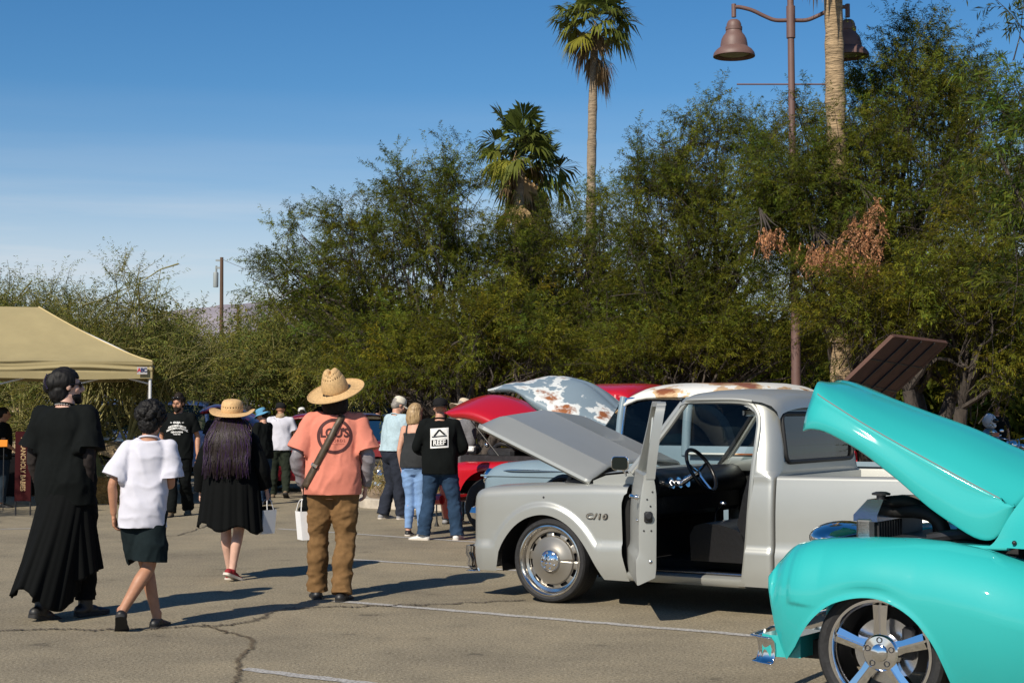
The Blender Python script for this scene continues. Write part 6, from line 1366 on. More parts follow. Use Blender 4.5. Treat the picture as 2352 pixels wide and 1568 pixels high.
        MB().ell(s.P(0, -.012, .131), (.008, .008, .005)).build('cap_button', mt, o); return o
    def hat(s, mt, crown, brim, tilt=(0, 0), off=(0, 0, .02), holes=None, wave=None, name='hat', seed=0, pinch=0):
        """crown = [(radius, height)], brim = (outer radius, drop, curl)"""
        B = s.hR @ rotm((1, 0, 0), tilt[0]) @ rotm((0, 1, 0), tilt[1]); n = 72; an = np.arange(n) * 2 * math.pi / n; O = s.P(*off)
        r0 = crown[0][0]; Rg = []
        for t in np.linspace(1, 0, 14):
            r = r0 + (brim[0] - r0) * t; Rg.append([(r * math.cos(a), r * math.sin(a) * 1.05, (-brim[1] * t ** 1.3 + brim[2] * t ** 3) + (wave(a) * t * t if wave else 0)) for a in an])
        nb = len(Rg); C_ = cat_rom([(r, h, 0) for r, h in crown], 22)
        for i, (r, h, _) in enumerate(C_[1:]):
            row = []
            for a in an:
                hh = h; k = (h / crown[-1][1])
                if pinch and k > .55: hh -= pinch * math.exp(-(math.cos(a) / .38) ** 2) * sstep(.55, 1, k) * 1.0
                row.append((r * math.cos(a) * (1 - .0 * k), r * math.sin(a) * 1.08, hh))
            Rg.append(row)
        G = np.array(Rg); G = np.concatenate([G, G[:, :1]], 1)
        V = O + G.reshape(-1, 3) @ B.T; a_, b_ = G.shape[:2]
        def skip(i, j): return bool(holes) and (i - nb) in holes and j % 3 == 0
        F = [(i * b_ + j, i * b_ + j + 1, (i + 1) * b_ + j + 1, (i + 1) * b_ + j) for i in range(a_ - 1) for j in range(b_ - 1) if not skip(i, j)]
        F.append(tuple((a_ - 1) * b_ + j for j in range(b_ - 1)))
        o = mk(name, V, F, mt, s.root, sharp=60, solid=.005)
        MB().tube([O + B @ G[0][j] for j in range(b_)], .004, 6, cap=False).build('hat_edge', mt, o)
        bd = [(r0 + .003, .012), (r0 + .002, .028)]
        return o, (O, B)
    def decal(s, v2, f, mt, c, back=True, on=None, name='lettering', lift=.004, parent=None):
        """flat print laid on the garment: v2 = (x, z) points, c = centre (x, z)"""
        v2, f = subdiv2(v2, f); V, F, o = on or s.last; bv = BVHTree.FromPolygons([Vector(p) for p in V], F); sg = 1 if back else -1; out_ = []
        for x, z in v2:
            q = Vector((c[0] + x * sg, -1.0 * sg, c[1] + z)); h = bv.ray_cast(q, Vector((0, sg, 0)))
            out_.append(tuple(h[0] + Vector((0, -sg * lift, 0)) + h[1] * 0) if h[0] is not None else (q.x, 0, q.z))
        return mk(name, out_, f if True else f, mt, parent or o, smooth=False)
def subdiv2(v, f, lim=.016):
    v = [tuple(p) for p in v]; tri = [t for q in f for t in ([tuple(q)] if len(q) == 3 else [(q[0], q[i], q[i + 1]) for i in range(1, len(q) - 1)])]
    for _ in range(4):
        mid = {}; out = []
        def m_(a, b):
            k = (min(a, b), max(a, b))
            if math.dist(v[a], v[b]) < lim: return None
            if k not in mid: mid[k] = len(v); v.append(((v[a][0] + v[b][0]) / 2, (v[a][1] + v[b][1]) / 2))
            return mid[k]
        ch = False
        for a, b, c in tri:
            x, y, z = m_(a, b), m_(b, c), m_(c, a); s_ = [x is not None, y is not None, z is not None]
            if sum(s_) == 0: out.append((a, b, c)); continue
            ch = True
            if sum(s_) == 3: out += [(a, x, z), (x, b, y), (z, y, c), (x, y, z)]
            elif sum(s_) == 2:
                if not s_[0]: out += [(y, c, z), (a, b, y), (a, y, z)]
                elif not s_[1]: out += [(a, x, z), (x, b, c), (x, c, z)]
                else: out += [(x, b, y), (a, x, y), (a, y, c)]
            else:
                if s_[0]: out += [(a, x, c), (x, b, c)]
                elif s_[1]: out += [(a, b, y), (a, y, c)]
                else: out += [(a, b, z), (z, b, c)]
        tri = out
        if not ch: break
    return v, tri
def grid2(w, h, nx, nz):
    v = [(x, z) for z in np.linspace(-h / 2, h / 2, nz) for x in np.linspace(-w / 2, w / 2, nx)]
    return v, [(i * nx + j, i * nx + j + 1, (i + 1) * nx + j + 1, (i + 1) * nx + j) for i in range(nz - 1) for j in range(nx - 1)]
def ring2(r0, r1, n=64):
    v = [(r * math.cos(a), r * math.sin(a)) for r in (r0, r1) for a in np.arange(n) * 2 * math.pi / n]
    return v, [(i, (i + 1) % n, n + (i + 1) % n, n + i) for i in range(n)]
def txt2(t, size, shear=0, space=1.0, bold=0.0, sx=1.0):
    v, f = text_mesh(t, size, 0, shear, space, bold); return [(p[0] * sx, p[1]) for p in v], f
def paper_bag(label, top, rz, w=.16, d=.09, h=.24, group=None, tilt=0.0, handles=True):
    M_pb = mat('white paper', (.74, .74, .74), .6, var=(6, .06))
    root = thing('paper_bag', label, 'paper bag', top, rz, group); m = MB()
    V = []; 
    for z, k in ((-h - .10, 1.0), (-.10, .97)): V += [(-w / 2, -d / 2 * k, z), (w / 2, -d / 2 * k, z), (w / 2, d / 2 * k, z), (-w / 2, d / 2 * k, z)]
    V = np.array(V); V[:, 0] += tilt * (-V[:, 2] - .1); m.add(V, [(3, 2, 1, 0), (0, 1, 5, 4), (1, 2, 6, 5), (2, 3, 7, 6), (3, 0, 4, 7)]); m.build('bag_body', M_pb, root, smooth=False, solid=.002)
    MB().box((0, 0, -.09), (w * .7, d * .7, .05), bev=.015).build('tissue', C_BLK, root)
    for y in (-d / 2, d / 2): MB().tube([(-.04, y * .95, -.10), (-.025, y * .5, -.02), (0, y * .1, .0), (.025, y * .5, -.02), (.04, y * .95, -.10)], .004, 6, 4).build('bag_handle', M_pb, root)
    return root

# --- man in the salmon shirt and tall straw hat
def man_salmon():
    Z = 13.05; p = gnd(762, 1376); H = 1.84; s = H / 1.75
    q = dict(shor=(.188, -.005, 1.415), shol=(-.188, -.005, 1.415), elbr=(.285, -.05, 1.13), wrir=(.265, .05, .90), elbl=(-.28, -.04, 1.13), wril=(-.24, .05, .90),
             kner=(.105, .0, .49), ankr=(.085, -.12, .085), knel=(-.11, .06, .49), ankl=(-.125, .08, .085), fotr=(.25, 1, 0), fotl=(-.1, 1, 0), lean=(.02, .0))
    f = Fig('man in salmon printed t-shirt, brown trousers and tall straw hat, seen from behind', p, math.radians(4), H, q, 1.07, 1.06, SK_P, .009, head=(-.15, -.02, 0), waist=1.14); f.body(.7)
    f.pants(C_BROWN, 1.06, .018, 1.0, flare=.010, folds=((.0085, (7, 7, 16), 5), (.006, (15, 15, 9), 2), (.004, (24, 24, 34), 9)))
    f.shoes(S_BLK, M_soleB, gx=.012)
    for e in 'rl':
        S, E, W = f.limb_pts(e); f.wear('grey_sleeve', MB().tube([S + (E - S) * .15, S + (E - S) * .5, E, E + (W - E) * .5, E + (W - E) * .97], [.058, .056, .054, .052, .041], 16, 4), C_GREYS, None, ((.007, (14, 14, 30), 4),))
    f.shirt(C_SALM, .84, .80, .024, 'shirt', folds=((.009, (9, 9, 3.0), 3), (.005, (17, 17, 6), 6)), sl=.014, hang=.0)
    L = f.last; M_pr = mat('maroon print', (.055, .012, .012), .8); M_pr2 = mat('faded maroon print', (.30, .07, .055), .8)
    cz = 1.305; cx = .022
    v, ff = ring2(.116, .140); f.decal(v, ff, M_pr, (cx, cz), True, L, 'ring_print')
    v, ff = txt2("LOU'S", .098, .0, .90, .003, .95); f.decal(v, ff, M_pr, (cx, cz + .022), True, L, 'lettering')
    v, ff = txt2('RECORDS', .032, 0, 1.25); f.decal(v, ff, M_pr2, (cx, cz - .036), True, L, 'lettering')
    v, ff = txt2('JOSHUA TREE, CALIFORNIA', .0125, 0, 1.0); f.decal(v, ff, M_pr2, (cx, cz - .062), True, L, 'lettering')
    f.hair(H_BRN, 'bob', under=True)
    V, F, _ = L; bv = BVHTree.FromPolygons([Vector(x) for x in V], F)
    # strap of the shoulder bag runs over the back, bag hangs at the left hip
    A, B = np.array([.085, 0, 1.475]), np.array([-.215, 0, .90]); G = []
    for t in np.linspace(0, 1, 40):
        c = A + (B - A) * t; row = []
        for o_ in (-.025, .025):
            x, z = c[0] + o_ * .86, c[2] + o_ * -.5; h = bv.ray_cast(Vector((x, -1, z)), Vector((0, 1, 0))); y = h[0].y if h[0] is not None else (row[-1][1] if row else -.1)
            row.append((x, y - .007, z))
        G.append(row)
    v, ff = MB().grid(G).arrays()
    bag = thing('shoulder_bag', 'dark shoulder bag on a brown strap across the salmon shirt', 'bag', p, math.radians(4)); bag.scale = (f.k,) * 3
    mk('strap', v, ff, M_leathb, bag, solid=.006); MB().box((-.205, .08, .83), (.07, .20, .26), rotm((0, 0, 1), .1), bev=.03).build('bag_body', C_BLK, bag)
    MB().box((-.135, -.175 * 1.0, 1.075), (.05, .012, .03), rotm((0, 1, 0), .5), bev=.004).build('buckle', M_chrome, bag)
    o, fr = f.hat(M_straw, [(.106, .0), (.107, .03), (.100, .075), (.082, .125), (.060, .168), (.040, .182), (.0, .176)], (.232, .050, .046), tilt=(.42, -.18), off=(0, -.022, .034), holes=(9, 12), name='straw_hat', pinch=.028)
    w = f.J['wril']; wl = p + (np.array(Matrix.Rotation(math.radians(4), 3, 'Z')) @ (np.array([w[0] + .005, w[1] + .01, w[2] - .105]) * f.k))
    paper_bag('white paper bag in the left hand of the salmon shirt man', wl, .5, .10, .12, .24, 'white paper shopping bags', .10)
man_salmon()
# --- tall person in black
def person_black():
    p = gnd(150, 1418); H = 1.90
    q = dict(elbr=(.20, -.06, 1.13), wrir=(.155, .01, .865), elbl=(-.26, -.02, 1.14), wril=(-.24, .06, .9), ankr=(.10, .10, .10), kner=(.09, .12, .5), ankl=(-.09, -.16, .10), knel=(-.10, -.02, .5), fotr=(.35, 1, 0), fotl=(.3, 1, -.25), lean=(-.01, .0))
    f = Fig('tall person in black shirt and long black skirt with black updo and sunglasses', p, math.radians(-14), H, q, 1.04, 1.05, SK_P, .009, head=(-.85, .02, 0)); f.body(.75)
    for e in 'rl':
        S, E, W = f.limb_pts(e); f.wear('sheer_sleeve', MB().tube([S, S + (E - S) * .5, E, E + (W - E) * .5, E + (W - E) * .93], [.058, .052, .046, .046, .034], 14, 4), M_sheer, None, ((.005, (18, 18, 34), 4),))
    # skirt: a wide pleated cone swept back to the left, and its free front panel
    def skirt(name, bot, hem, seed, n=150, m_=30, pl=15, amp=.05):
        G = []
        for t in np.linspace(0, 1, m_):
            row = []
            for a in np.linspace(0, 2 * math.pi, n):
                px = math.sin(a * pl + seed + 1.2 * math.sin(a * 2)) * .55 + math.sin(a * (pl * 1.7) + seed * 2) * .3
                k = t ** 1.15; rx = .178 + (bot[2] - .178) * k; ry = .128 + (bot[3] - .128) * k; d = 1 + amp * px * (.25 + 1.4 * t)
                z1 = hem(a); row.append((bot[0] * k + rx * d * math.cos(a), bot[1] * k - .01 + ry * d * math.sin(a), .93 + (z1 - .93) * t))
            G.append(row)
        v, ff = MB().grid(G).arrays(); return mk(name, v, ff, C_BLK2, f.root, sharp=180, solid=.006)
    skirt('skirt', (-.085, -.10, .195, .31), lambda a: .18 + .06 * math.sin(a * 3) - .05 * math.cos(a), 2.0)
    skirt('skirt_panel', (.045, .07, .175, .20), lambda a: .33 + .05 * math.sin(a * 2 + 1) - .04 * math.cos(a), 5.1, pl=11, amp=.06)
    f.pants(C_BLK2, .95, .02, .98, 'leggings')
    f.shoes(S_BLK, M_soleB, gx=.014, name='boot')
    f.shirt(C_BLK, .80, .80, .028, 'shirt', sl=.016, folds=((.010, (11, 11, 3.2), 3), (.005, (20, 20, 6), 6)))
    f.hair(H_BLK, 'updo'); f.beard(H_BLK); f.glasses()
    m = MB()
    for i in range(9): m.tube([f.P(-.06 + .006 * i, -.13 - .028 * math.sin(i / 8 * 3.1), .075 - .012 * i), f.P(.015 + .002 * i, -.145 - .015 * math.sin(i / 8 * 3.1), .085 - .012 * i)], .006, 6)
    m.build('hair_claw', mat('glossy dark claw clip', (.03, .02, .04), .15), f.root)
    c = f.ln(np.array([0, -.006, 1.492]))
    for i in range(26):
        a = i / 26 * 2 * math.pi; MB().ell(c + np.array([.074 * math.cos(a), .074 * math.sin(a) * 1.0, -.016 * math.sin(a)]), (.009, .009, .007), 8, 6).build('necklace_bead', M_chrome, f.root)
    W = f.J['wrir']; E = f.J['elbr']; d = nrm(W - E)
    for k in range(3): 
        X = nrm(np.cross(d, (0, 1, 0))); Y = np.cross(d, X); MB().tube([W + d * (-.045 + .022 * k) + .036 * (math.cos(a) * X + math.sin(a) * Y) for a in np.linspace(0, 6.283, 15)], .0085, 6, cap=False).build('bracelet', M_chrome, f.root)
person_black()
# --- boy in the white t-shirt
def boy_white():
    p = gnd(325, 1444); H = 1.62
    q = dict(hipr=(.085, 0, .89), hipl=(-.085, 0, .89), elbr=(.215, .01, 1.14), wrir=(.15, .20, 1.10), elbl=(-.225, -.06, 1.14), wril=(-.225, -.01, .90), shor=(.16, 0, 1.42), shol=(-.16, 0, 1.42),
             kner=(.055, -.02, .485), ankr=(-.125, -.15, .15), fotr=(-.10, .75, -.62), knel=(.01, .11, .49), ankl=(.10, .10, .085), fotl=(.20, 1, 0), lean=(.045, .0))
    f = Fig('curly haired boy in white t-shirt and black shorts walking away', p, math.radians(2), H, q, .88, .92, SK_M, .0085, head=(-.2, -.06, 0)); f.body(.8)
    f.pants(C_SHORT, -.12, .028, .98, 'shorts', flare=.022, folds=((.008, (10, 10, 7), 5), (.005, (18, 18, 8), 2)))
    f.shoe('r', S_BLK, M_soleB, gx=.010, name='slipper'); f.shoe('l', S_BLK, M_soleB, gx=.010, name='slipper')
    f.shirt(C_WHT, .80, .82, .024, folds=((.008, (8, 8, 5), 3), (.006, (10, 10, 17), 8)), sl=.020, hang=.0)
    f.hair(H_BLK, 'curls', vox=.007)
boy_white()
# --- woman with purple hair
def woman_purple():
    p = gnd(530, 1331); H = 1.64
    q = dict(shor=(.18, -.005, 1.40), shol=(-.18, -.005, 1.40), elbr=(.30, -.02, 1.13), wrir=(.34, .05, .90), elbl=(-.29, -.02, 1.13), wril=(-.325, .06, .88), knel=(-.06, .03, .49), ankl=(-.03, .10, .085), kner=(.085, -.04, .48), ankr=(.045, -.12, .13), fotr=(.45, .8, -.35), fotl=(.05, 1, 0))
    f = Fig('woman with long purple hair, wide straw hat, black dress and red shoes', p, math.radians(-3), H, q, 1.22, 1.06, SK_P, .009, head=(.06, -.05, 0), waist=1.1); f.body(.7)
    G = []
    for t in np.linspace(0, 1, 34):
        row = []; z = 1.44 - t * .92
        rx = float(interp(t, [(0, .15), (.08, .23), (.25, .255), (.5, .275), (.8, .30), (1, .325)])); ry = float(interp(t, [(0, .10), (.08, .15), (.3, .18), (.6, .215), (1, .25)]))
        for a in np.linspace(0, 2 * math.pi, 150):
            pl = math.sin(a * 17 + 1.5 * math.sin(a * 3)) * .6 + math.sin(a * 29 + 1) * .3; d = 1 + .055 * pl * sstep(.2, .8, t)
            row.append((rx * d * math.cos(a), -.01 + ry * d * math.sin(a), z + .035 * math.sin(a * 5 + 1) * t ** 4 - .03 * math.cos(a) * t ** 3))
        G.append(row)
    v, ff = MB().grid(G).arrays(); mk('dress', v, ff, C_BLK2, f.root, sharp=180, solid=.006)
    for e in 'rl':
        S, E, W = f.limb_pts(e); sg = 1 if e == 'r' else -1; f.wear('sleeve', MB().tube([S + np.array([-sg * .07, 0, .01]), S, S + (E - S) * .5, E, E + (W - E) * .55, E + (W - E) * .98], [.08, .088, .085, .08, .078, .072], 16, 4), C_BLK2, None, ((.010, (12, 12, 5), 3),))
    f.shoe('r', S_RED, M_sole, gx=.004); f.shoe('l', S_RED, M_sole, gx=.004)
    ho = f.hair(H_PURP, 'long', length=.56, width=.225, vox=.010)
    bv = BVHTree.FromPolygons([q.co for q in ho.data.vertices], [tuple(q.vertices) for q in ho.data.polygons]); rng = np.random.default_rng(4); c = f.hc
    for nm, mt_, cnt in (('dark_strands', mat('dark brown strands', (.020, .013, .011), .5, spec=.3), 170), ('purple_strands', mat('purple dyed strands', (.030, .010, .050), .5, spec=.3), 55)):
        m = MB()
        for i in range(cnt):
            x0 = rng.normal(0, .10); L = rng.uniform(.40, .64); ph = rng.uniform(0, 6); P = []
            if nm[0] == 'p': x0 = rng.choice([-.15, -.02, .03, .15]) + rng.normal(0, .035)
            for t in np.linspace(.12, 1, 9):
                x = c[0] + np.clip(x0 * (.55 + .75 * min(1, t * 1.6)), -.23, .23) + .008 * math.sin(t * 14 + ph); z = c[2] + .02 - L * t
                h = bv.ray_cast(Vector((x, c[1] - 1, z)), Vector((0, 1, 0))); y = h[0].y if h[0] is not None else (P[-1][1] + .004 if P else c[1] - .1)
                P.append((x, y - .004 - .004 * rng.random(), z))
            m.tube(P, np.linspace(.0062, .0022, 9), 4, 2, cap=False)
        v, ff = m.arrays(); mk(nm, v, ff, mt_, ho, sharp=180, kind='stuff')
    f.hat(M_straw2, [(.108, .0), (.110, .04), (.104, .085), (.086, .115), (.048, .128), (.0, .126)], (.222, .006, .0), tilt=(.16, .03), off=(0, -.018, .040), holes=(4,), wave=lambda a: .030 * math.cos(2 * a) + .012 * math.sin(3 * a), name='straw_hat')
    W = f.J['wrir']; wl = p + np.array([W[0] + .01, W[1] + .01, W[2] - .10]) * f.k
    paper_bag('white paper bag in the right hand of the purple haired woman', wl, .9, .16, .09, .22, 'white paper shopping bags', -.12)
woman_purple()
# --- bearded man walking towards the camera
def man_lettered():
    p = gnd(408, 1184); H = 1.80
    q = dict(elbr=(.25, -.05, 1.14), wrir=(.25, .03, .90), elbl=(-.27, -.05, 1.14), wril=(-.285, .05, .90), kner=(.08, .10, .50), ankr=(.07, .22, .09), knel=(-.10, -.01, .49), ankl=(-.12, -.20, .12), fotl=(-.1, 1, -.2))
    f = Fig('bearded man in black lettered t-shirt and black trousers walking towards the camera', p, math.radians(183), H, q, 1.06, 1.06, SK_M, .0105, head=(-.32, -.1, 0)); f.body()
    f.pants(C_BLK, 1.06, .024, 1.0, flare=.012); f.shoes(S_TAN, M_soleB, gx=.012, name='boot')
    f.shirt(C_BLK, .84, .70, .026, folds=((.008, (13, 13, 4), 3),)); L = f.last
    for t, sz, dz, sp in (('OUIJA', .036, .088, 1.1), ('ABCDEFGHIJKLM', .034, .014, 1.0), ('NOPQRSTUVWXYZ', .034, -.022, 1.0), ('1234567890', .030, -.050, 1.15), ('GOOD BYE', .016, -.082, 1.3)):
        v, ff = txt2(t, sz, 0, sp, .0022)
        if len(t) > 6 and sz > .03: v = [(x, z + .028 - 1.9 * x * x) for x, z in v]
        f.decal(v, ff, M_white, (0, 1.265 + dz), False, L, 'lettering', .005)
    for x, t in ((-.085, 'YES'), (.085, 'NO')): v, ff = txt2(t, .016, 0, 1.1, .001); f.decal(v, ff, M_white, (-x, 1.352), False, L, 'lettering', .005)
    f.hair(H_BRN, 'mohawk'); f.beard(H_BRN); f.glasses(.075, .004)
man_lettered()
# --- REEF man, blond woman, plaid man, hat person round the red truck
def man_reef():
    p = gnd(1010, 1239); H = 1.72
    q = dict(elbr=(.30, .02, 1.14), wrir=(.17, .24, 1.06), elbl=(-.29, .02, 1.14), wril=(-.16, .24, 1.06), kner=(.17, .03, .49), ankr=(.215, .0, .085), knel=(-.14, .02, .49), ankl=(-.20, -.02, .085), fotr=(.25, 1, 0), fotl=(-.9, .45, 0), shor=(.19, 0, 1.43), shol=(-.19, 0, 1.43))
    f = Fig('man in black shirt with white square back print, dark jeans and backwards cap', p, 0, H, q, 1.10, 1.12, SK_L, .0105, head=(.08, -.1, 0)); f.body()
    f.pants(C_JEAN, 1.06, .022, 1.0, flare=.014); f.shoe('l', S_WHT, M_sole, gx=.010); f.shoe('r', S_WHT, M_sole, gx=.010)
    f.shirt(C_BLK, .82, 1.9, .024, folds=((.008, (12, 12, 4), 3),)); L = f.last
    cz = 1.265; r = .06
    v, ff = grid2(.225, .245, 12, 12); v = [(x, z + x * r) for x, z in v]; f.decal(v, ff, M_white, (0, cz), True, L, 'back_print', .005)
    V, F = grid2(.195, .078, 10, 5); V = [(x, z + x * r) for x, z in V]; f.decal(V, F, C_BLK, (0, cz - .058), True, L, 'print_block', .011)
    v, ff = txt2('REEF', .086, 0, 1.0, .0025, .88); v = [(x, z + x * r) for x, z in v]; f.decal(v, ff, M_white, (0, cz - .058), True, L, 'lettering', .017)
    for P in ([(-.075, .0), (-.052, .0), (.002, .062), (.012, .070), (-.012, .076)], [(-.012, .076), (.012, .076), (.080, .008), (.052, .010), (.002, .058)], [(-.092, -.018), (.092, -.010), (.092, .000), (-.092, -.006)]):
        P = [(x, z + x * r) for x, z in P]; f.decal(P, [tuple(range(len(P)))], C_BLK, (0, cz + .030), True, L, 'print_mark', .011)
    f.cap(M_capb, math.pi)
man_reef()
def woman_blond():
    p = gnd(953, 1229); H = 1.67
    q = dict(shor=(.15, 0, 1.41), shol=(-.15, 0, 1.41), elbl=(-.20, -.05, 1.13), wril=(-.185, .0, .89), elbr=(.20, .05, 1.13), wrir=(.12, .22, 1.05), knel=(-.07, .02, .49), ankl=(-.085, -.02, .085), kner=(.08, .02, .49), ankr=(.08, .03, .085))
    f = Fig('blond woman in charcoal tank top and light blue jeans, seen from behind', p, math.radians(-12), H, q, .98, .95, SK_L, .0105, head=(-.3, -.15, 0), waist=.93); f.body()
    f.pants(C_LJEAN, .97, .010, 1.0, 'jeans', taper=.010, folds=((.005, (10, 10, 26), 5),)); f.shoes(S_BLK, M_sole, gx=.006)
    f.shirt(C_CHAR, .90, 0, .012, 'tank_top', 1.36, arms='', folds=((.005, (16, 16, 8), 3),))
    for x in (-.095, .095): f.wear('tank_strap', MB().tube([f.ln((x, -.095, 1.33)), f.ln((x * .95, -.05, 1.45)), f.ln((x * .95, .03, 1.45)), f.ln((x, .095, 1.34))], .018, 8, 4), C_CHAR, .009, (), 1)
    f.hair(H_BLOND, 'bob')
woman_blond()
def man_plaid():
    p = gnd(905, 1191); H = 1.77
    q = dict(elbr=(.22, .10, 1.16), wrir=(.14, .32, 1.20), elbl=(-.23, .10, 1.16), wril=(-.12, .32, 1.22), knel=(-.11, .03, .49), kner=(.11, .02, .49), ankr=(.12, .06, .085), ankl=(-.13, -.10, .085), lean=(0, .04))
    f = Fig('older man in pale blue plaid shirt, navy trousers and cream cap', p, math.radians(-52), H, q, 1.14, 1.04, SK_L, .0105, head=(-.2, -.42, 0), waist=1.12); f.body()
    f.pants(C_NAVY, 1.06, .026, 1.02, flare=.014); f.shoes(S_GREY, M_sole, gx=.012)
    f.shirt(C_PLAID, .98, .95, .028, folds=((.010, (12, 12, 5), 3), (.005, (22, 22, 9), 6)), sl=.01); L = f.last
    M_pl = mat('plaid thread', (.19, .28, .36), .85)
    m = MB().rings([(0, -.01, .985, .205, .155), (0, -.01, 1.02, .205, .155)], 28, 1, 2.3); f.wear('belt', m, S_BLK, .01, (), 1)
    f.hair(H_GREY, 'short'); f.cap(M_cream, 0)
man_plaid()
def person_hat():
    p = gnd(1042, 1203); H = 1.72
    q = dict(elbr=(.24, .10, 1.14), wrir=(.15, .30, 1.0), elbl=(-.24, .06, 1.14), wril=(-.18, .28, 1.0), lean=(0, .16))
    f = Fig('person in grey shirt and wide beige sun hat leaning over the red truck', p, math.radians(-35), H, q, 1.05, 1.05, SK_L, .0125, head=(-.2, -.4, 0)); f.body()
    f.pants(C_DARKJ, 1.06, .022); f.shoes(S_GREY, M_soleB, gx=.012); f.shirt(C_GREY, .84, 1.9, .028, folds=((.009, (12, 12, 5), 3),)); f.hair(H_GREY, 'short')
    f.hat(M_beige, [(.092, .0), (.092, .05), (.084, .09), (.05, .11), (.0, .112)], (.20, .05, .0), off=(0, -.01, .03), wave=lambda a: .012 * math.sin(3 * a + 1), name='sun_hat')
    cn = gnd(1003, 1208); c = thing('walking_cane', 'black walking cane with a flared tip beside the red truck', 'cane', cn)
    MB().tube([(0, 0, .04), (-.01, 0, .88)], .011, 8).build('shaft', M_rubber, c); MB().lathe([(.034, 0), (.03, .02), (.016, .05), (.012, .10)], 14).build('tip', M_rubber, c); MB().tube([(-.01, -.05, .89), (-.01, .06, .90)], .016, 8).build('grip', M_rubber, c)
person_hat()
# --- people further off
def man_white():
    p = gnd(643, 1143); H = 1.70
    q = dict(elbr=(.27, .02, 1.14), wrir=(.22, .24, 1.08), elbl=(-.25, .02, 1.14), wril=(-.18, .22, 1.0), knel=(-.12, .04, .49), ankl=(-.14, .08, .085), kner=(.11, -.02, .49), ankr=(.12, -.14, .13), fotr=(.1, .85, -.45))
    f = Fig('man in white t-shirt, dark olive trousers and black cap walking away', p, math.radians(4), H, q, 1.08, 1.10, SK_M, .0125, head=(.05, -.05, 0)); f.body()
    f.pants(C_OLIVE, 1.06, .022, 1.0, taper=.006); f.shoes(S_TAN, M_soleB, gx=.012); f.shirt(C_WHT, .88, .62, .022, folds=((.007, (12, 12, 5), 3),)); f.cap(M_capb, .9)
    m = MB().rings([(0, -.012, 1.45, .085, .08), (0, -.012, 1.50, .085, .085), (0, -.01, 1.56, .07, .075)], 20, 3); f.wear('scarf', m, M_scarf, .011, ((.008, (20, 20, 40), 3),))
man_white()
def person_bucket():
    p = gnd(603, 1158); H = 1.60
    q = dict(elbr=(.20, .10, 1.12), wrir=(.10, .30, 1.16), elbl=(-.20, .04, 1.12), wril=(-.08, .30, 1.08))
    f = Fig('person in black t-shirt and blue bucket hat looking down to the left', p, math.radians(62), H, q, 1.05, 1.0, SK_L, .0125, head=(.2, -.4, 0)); f.body()
    f.pants(C_JEAN, 1.06, .022); f.shoes(S_BLK, M_soleB, gx=.01); f.shirt(C_BLK, .84, .72, .024); f.hair(H_BRN, 'short'); f.glasses()
    f.hat(M_bluecap, [(.092, .0), (.090, .05), (.078, .085), (.05, .092), (.0, .092)], (.148, .040, .0), off=(0, -.01, .035), wave=lambda a: .008 * math.sin(3 * a), name='bucket_hat')
    a = p + np.array([-.33, .08, 1.09]); m = MB().box((0, 0, 0), (.16, .12, .05), bev=.015); v, ff = m.arrays(); v = v + .012 * fbm(v * 20, 3)[:, None]; o = mk('paper_wrapper', v, ff, S_WHT); o.location = a; setp(o, 'white paper food wrapper held by the bucket hat person', 'wrapper')
person_bucket()
def person_back29():
    p = gnd(213, 1112); H = 1.74
    q = dict(elbr=(.25, -.03, 1.13), wrir=(.27, .03, .88), elbl=(-.24, .02, 1.13), wril=(-.16, .2, 1.02))
    f = Fig('person in black palm print t-shirt standing behind the tall person in black', p, math.radians(-8), H, q, 1.02, 1.0, SK_M, .012, head=(.2, 0, 0)); f.body()
    f.pants(C_DARKJ, 1.06, .016); f.shoes(S_BLK, M_soleB, gx=.01); f.shirt(C_BLK, .86, .72, .024); L = f.last; f.hair(H_BLK, 'short'); f.cap(M_capb, math.pi)
    M_dim = mat('grey print', (.40, .40, .40), .8)
    for t, x, z in (('GO', .055, .065), ('BACK', .035, .018), ('TO', .02, -.03), ('29', .055, -.075)): v, ff = txt2(t, .058, 0, 1.05, .001); f.decal(v, ff, M_dim, (x, 1.27 + z), True, L, 'lettering', .005)
    f.decal([(-.006, -.10), (.006, -.10), (.004, .08), (-.004, .08)], [(0, 1, 2, 3)], M_dim, (-.085, 1.26), True, L, 'palm_print', .005)
    for k in range(7):
        a = math.radians(-30 + 40 * k); d = np.array([math.cos(a), math.sin(a)]); n = np.array([-d[1], d[0]]); P = [d * 0, d * .03 + n * .007, d * .055, d * .03 - n * .007]; f.decal([tuple(x) for x in P], [(0, 1, 2, 3)], M_dim, (-.085, 1.335), True, L, 'palm_print', .005)
person_back29()
def walker(label, x, Y, rz, H, top, legs, hair, hat=None, skin=None, g=1.05, sleeve=.7, head=(0, -.1, 0), pose=None):
    pp = at(x, HOR, Y); f = Fig(label, (pp[0], Y, 0), math.radians(rz), H, pose or dict(wrir=(.16, .2, 1.0), elbr=(.24, .0, 1.13)), g, 1.04, skin or SK_L, .018, head=head); f.body()
    f.pants(legs, .97, .022); f.shoes(S_BLK, M_soleB, gx=.01); f.shirt(top, .84, sleeve, .026)
    if hair: f.hair(hair, 'short', vox=.013)
    if hat is not None: f.cap(hat, 0)
    return f
walker('man in black t-shirt looking down beside the white van', 868, 33, -40, 1.66, C_BLK, C_DARKJ, H_BLK, head=(-.3, -.5, 0))
walker('person in yellow t-shirt and white cap left of the salmon shirt', 693, 36, 10, 1.62, C_YEL, C_DARKJ, H_BRN, S_WHT)
walker('person in pale patterned shirt behind the blue bucket hat', 574, 34, 20, 1.66, C_LPLAID, C_DARKJ, H_BRN, None, None, 1.1, .75)
walker('small child in pink top in front of the white van', 855, 35, 10, 1.22, C_PINK, C_DARKJ, H_BRN, None)
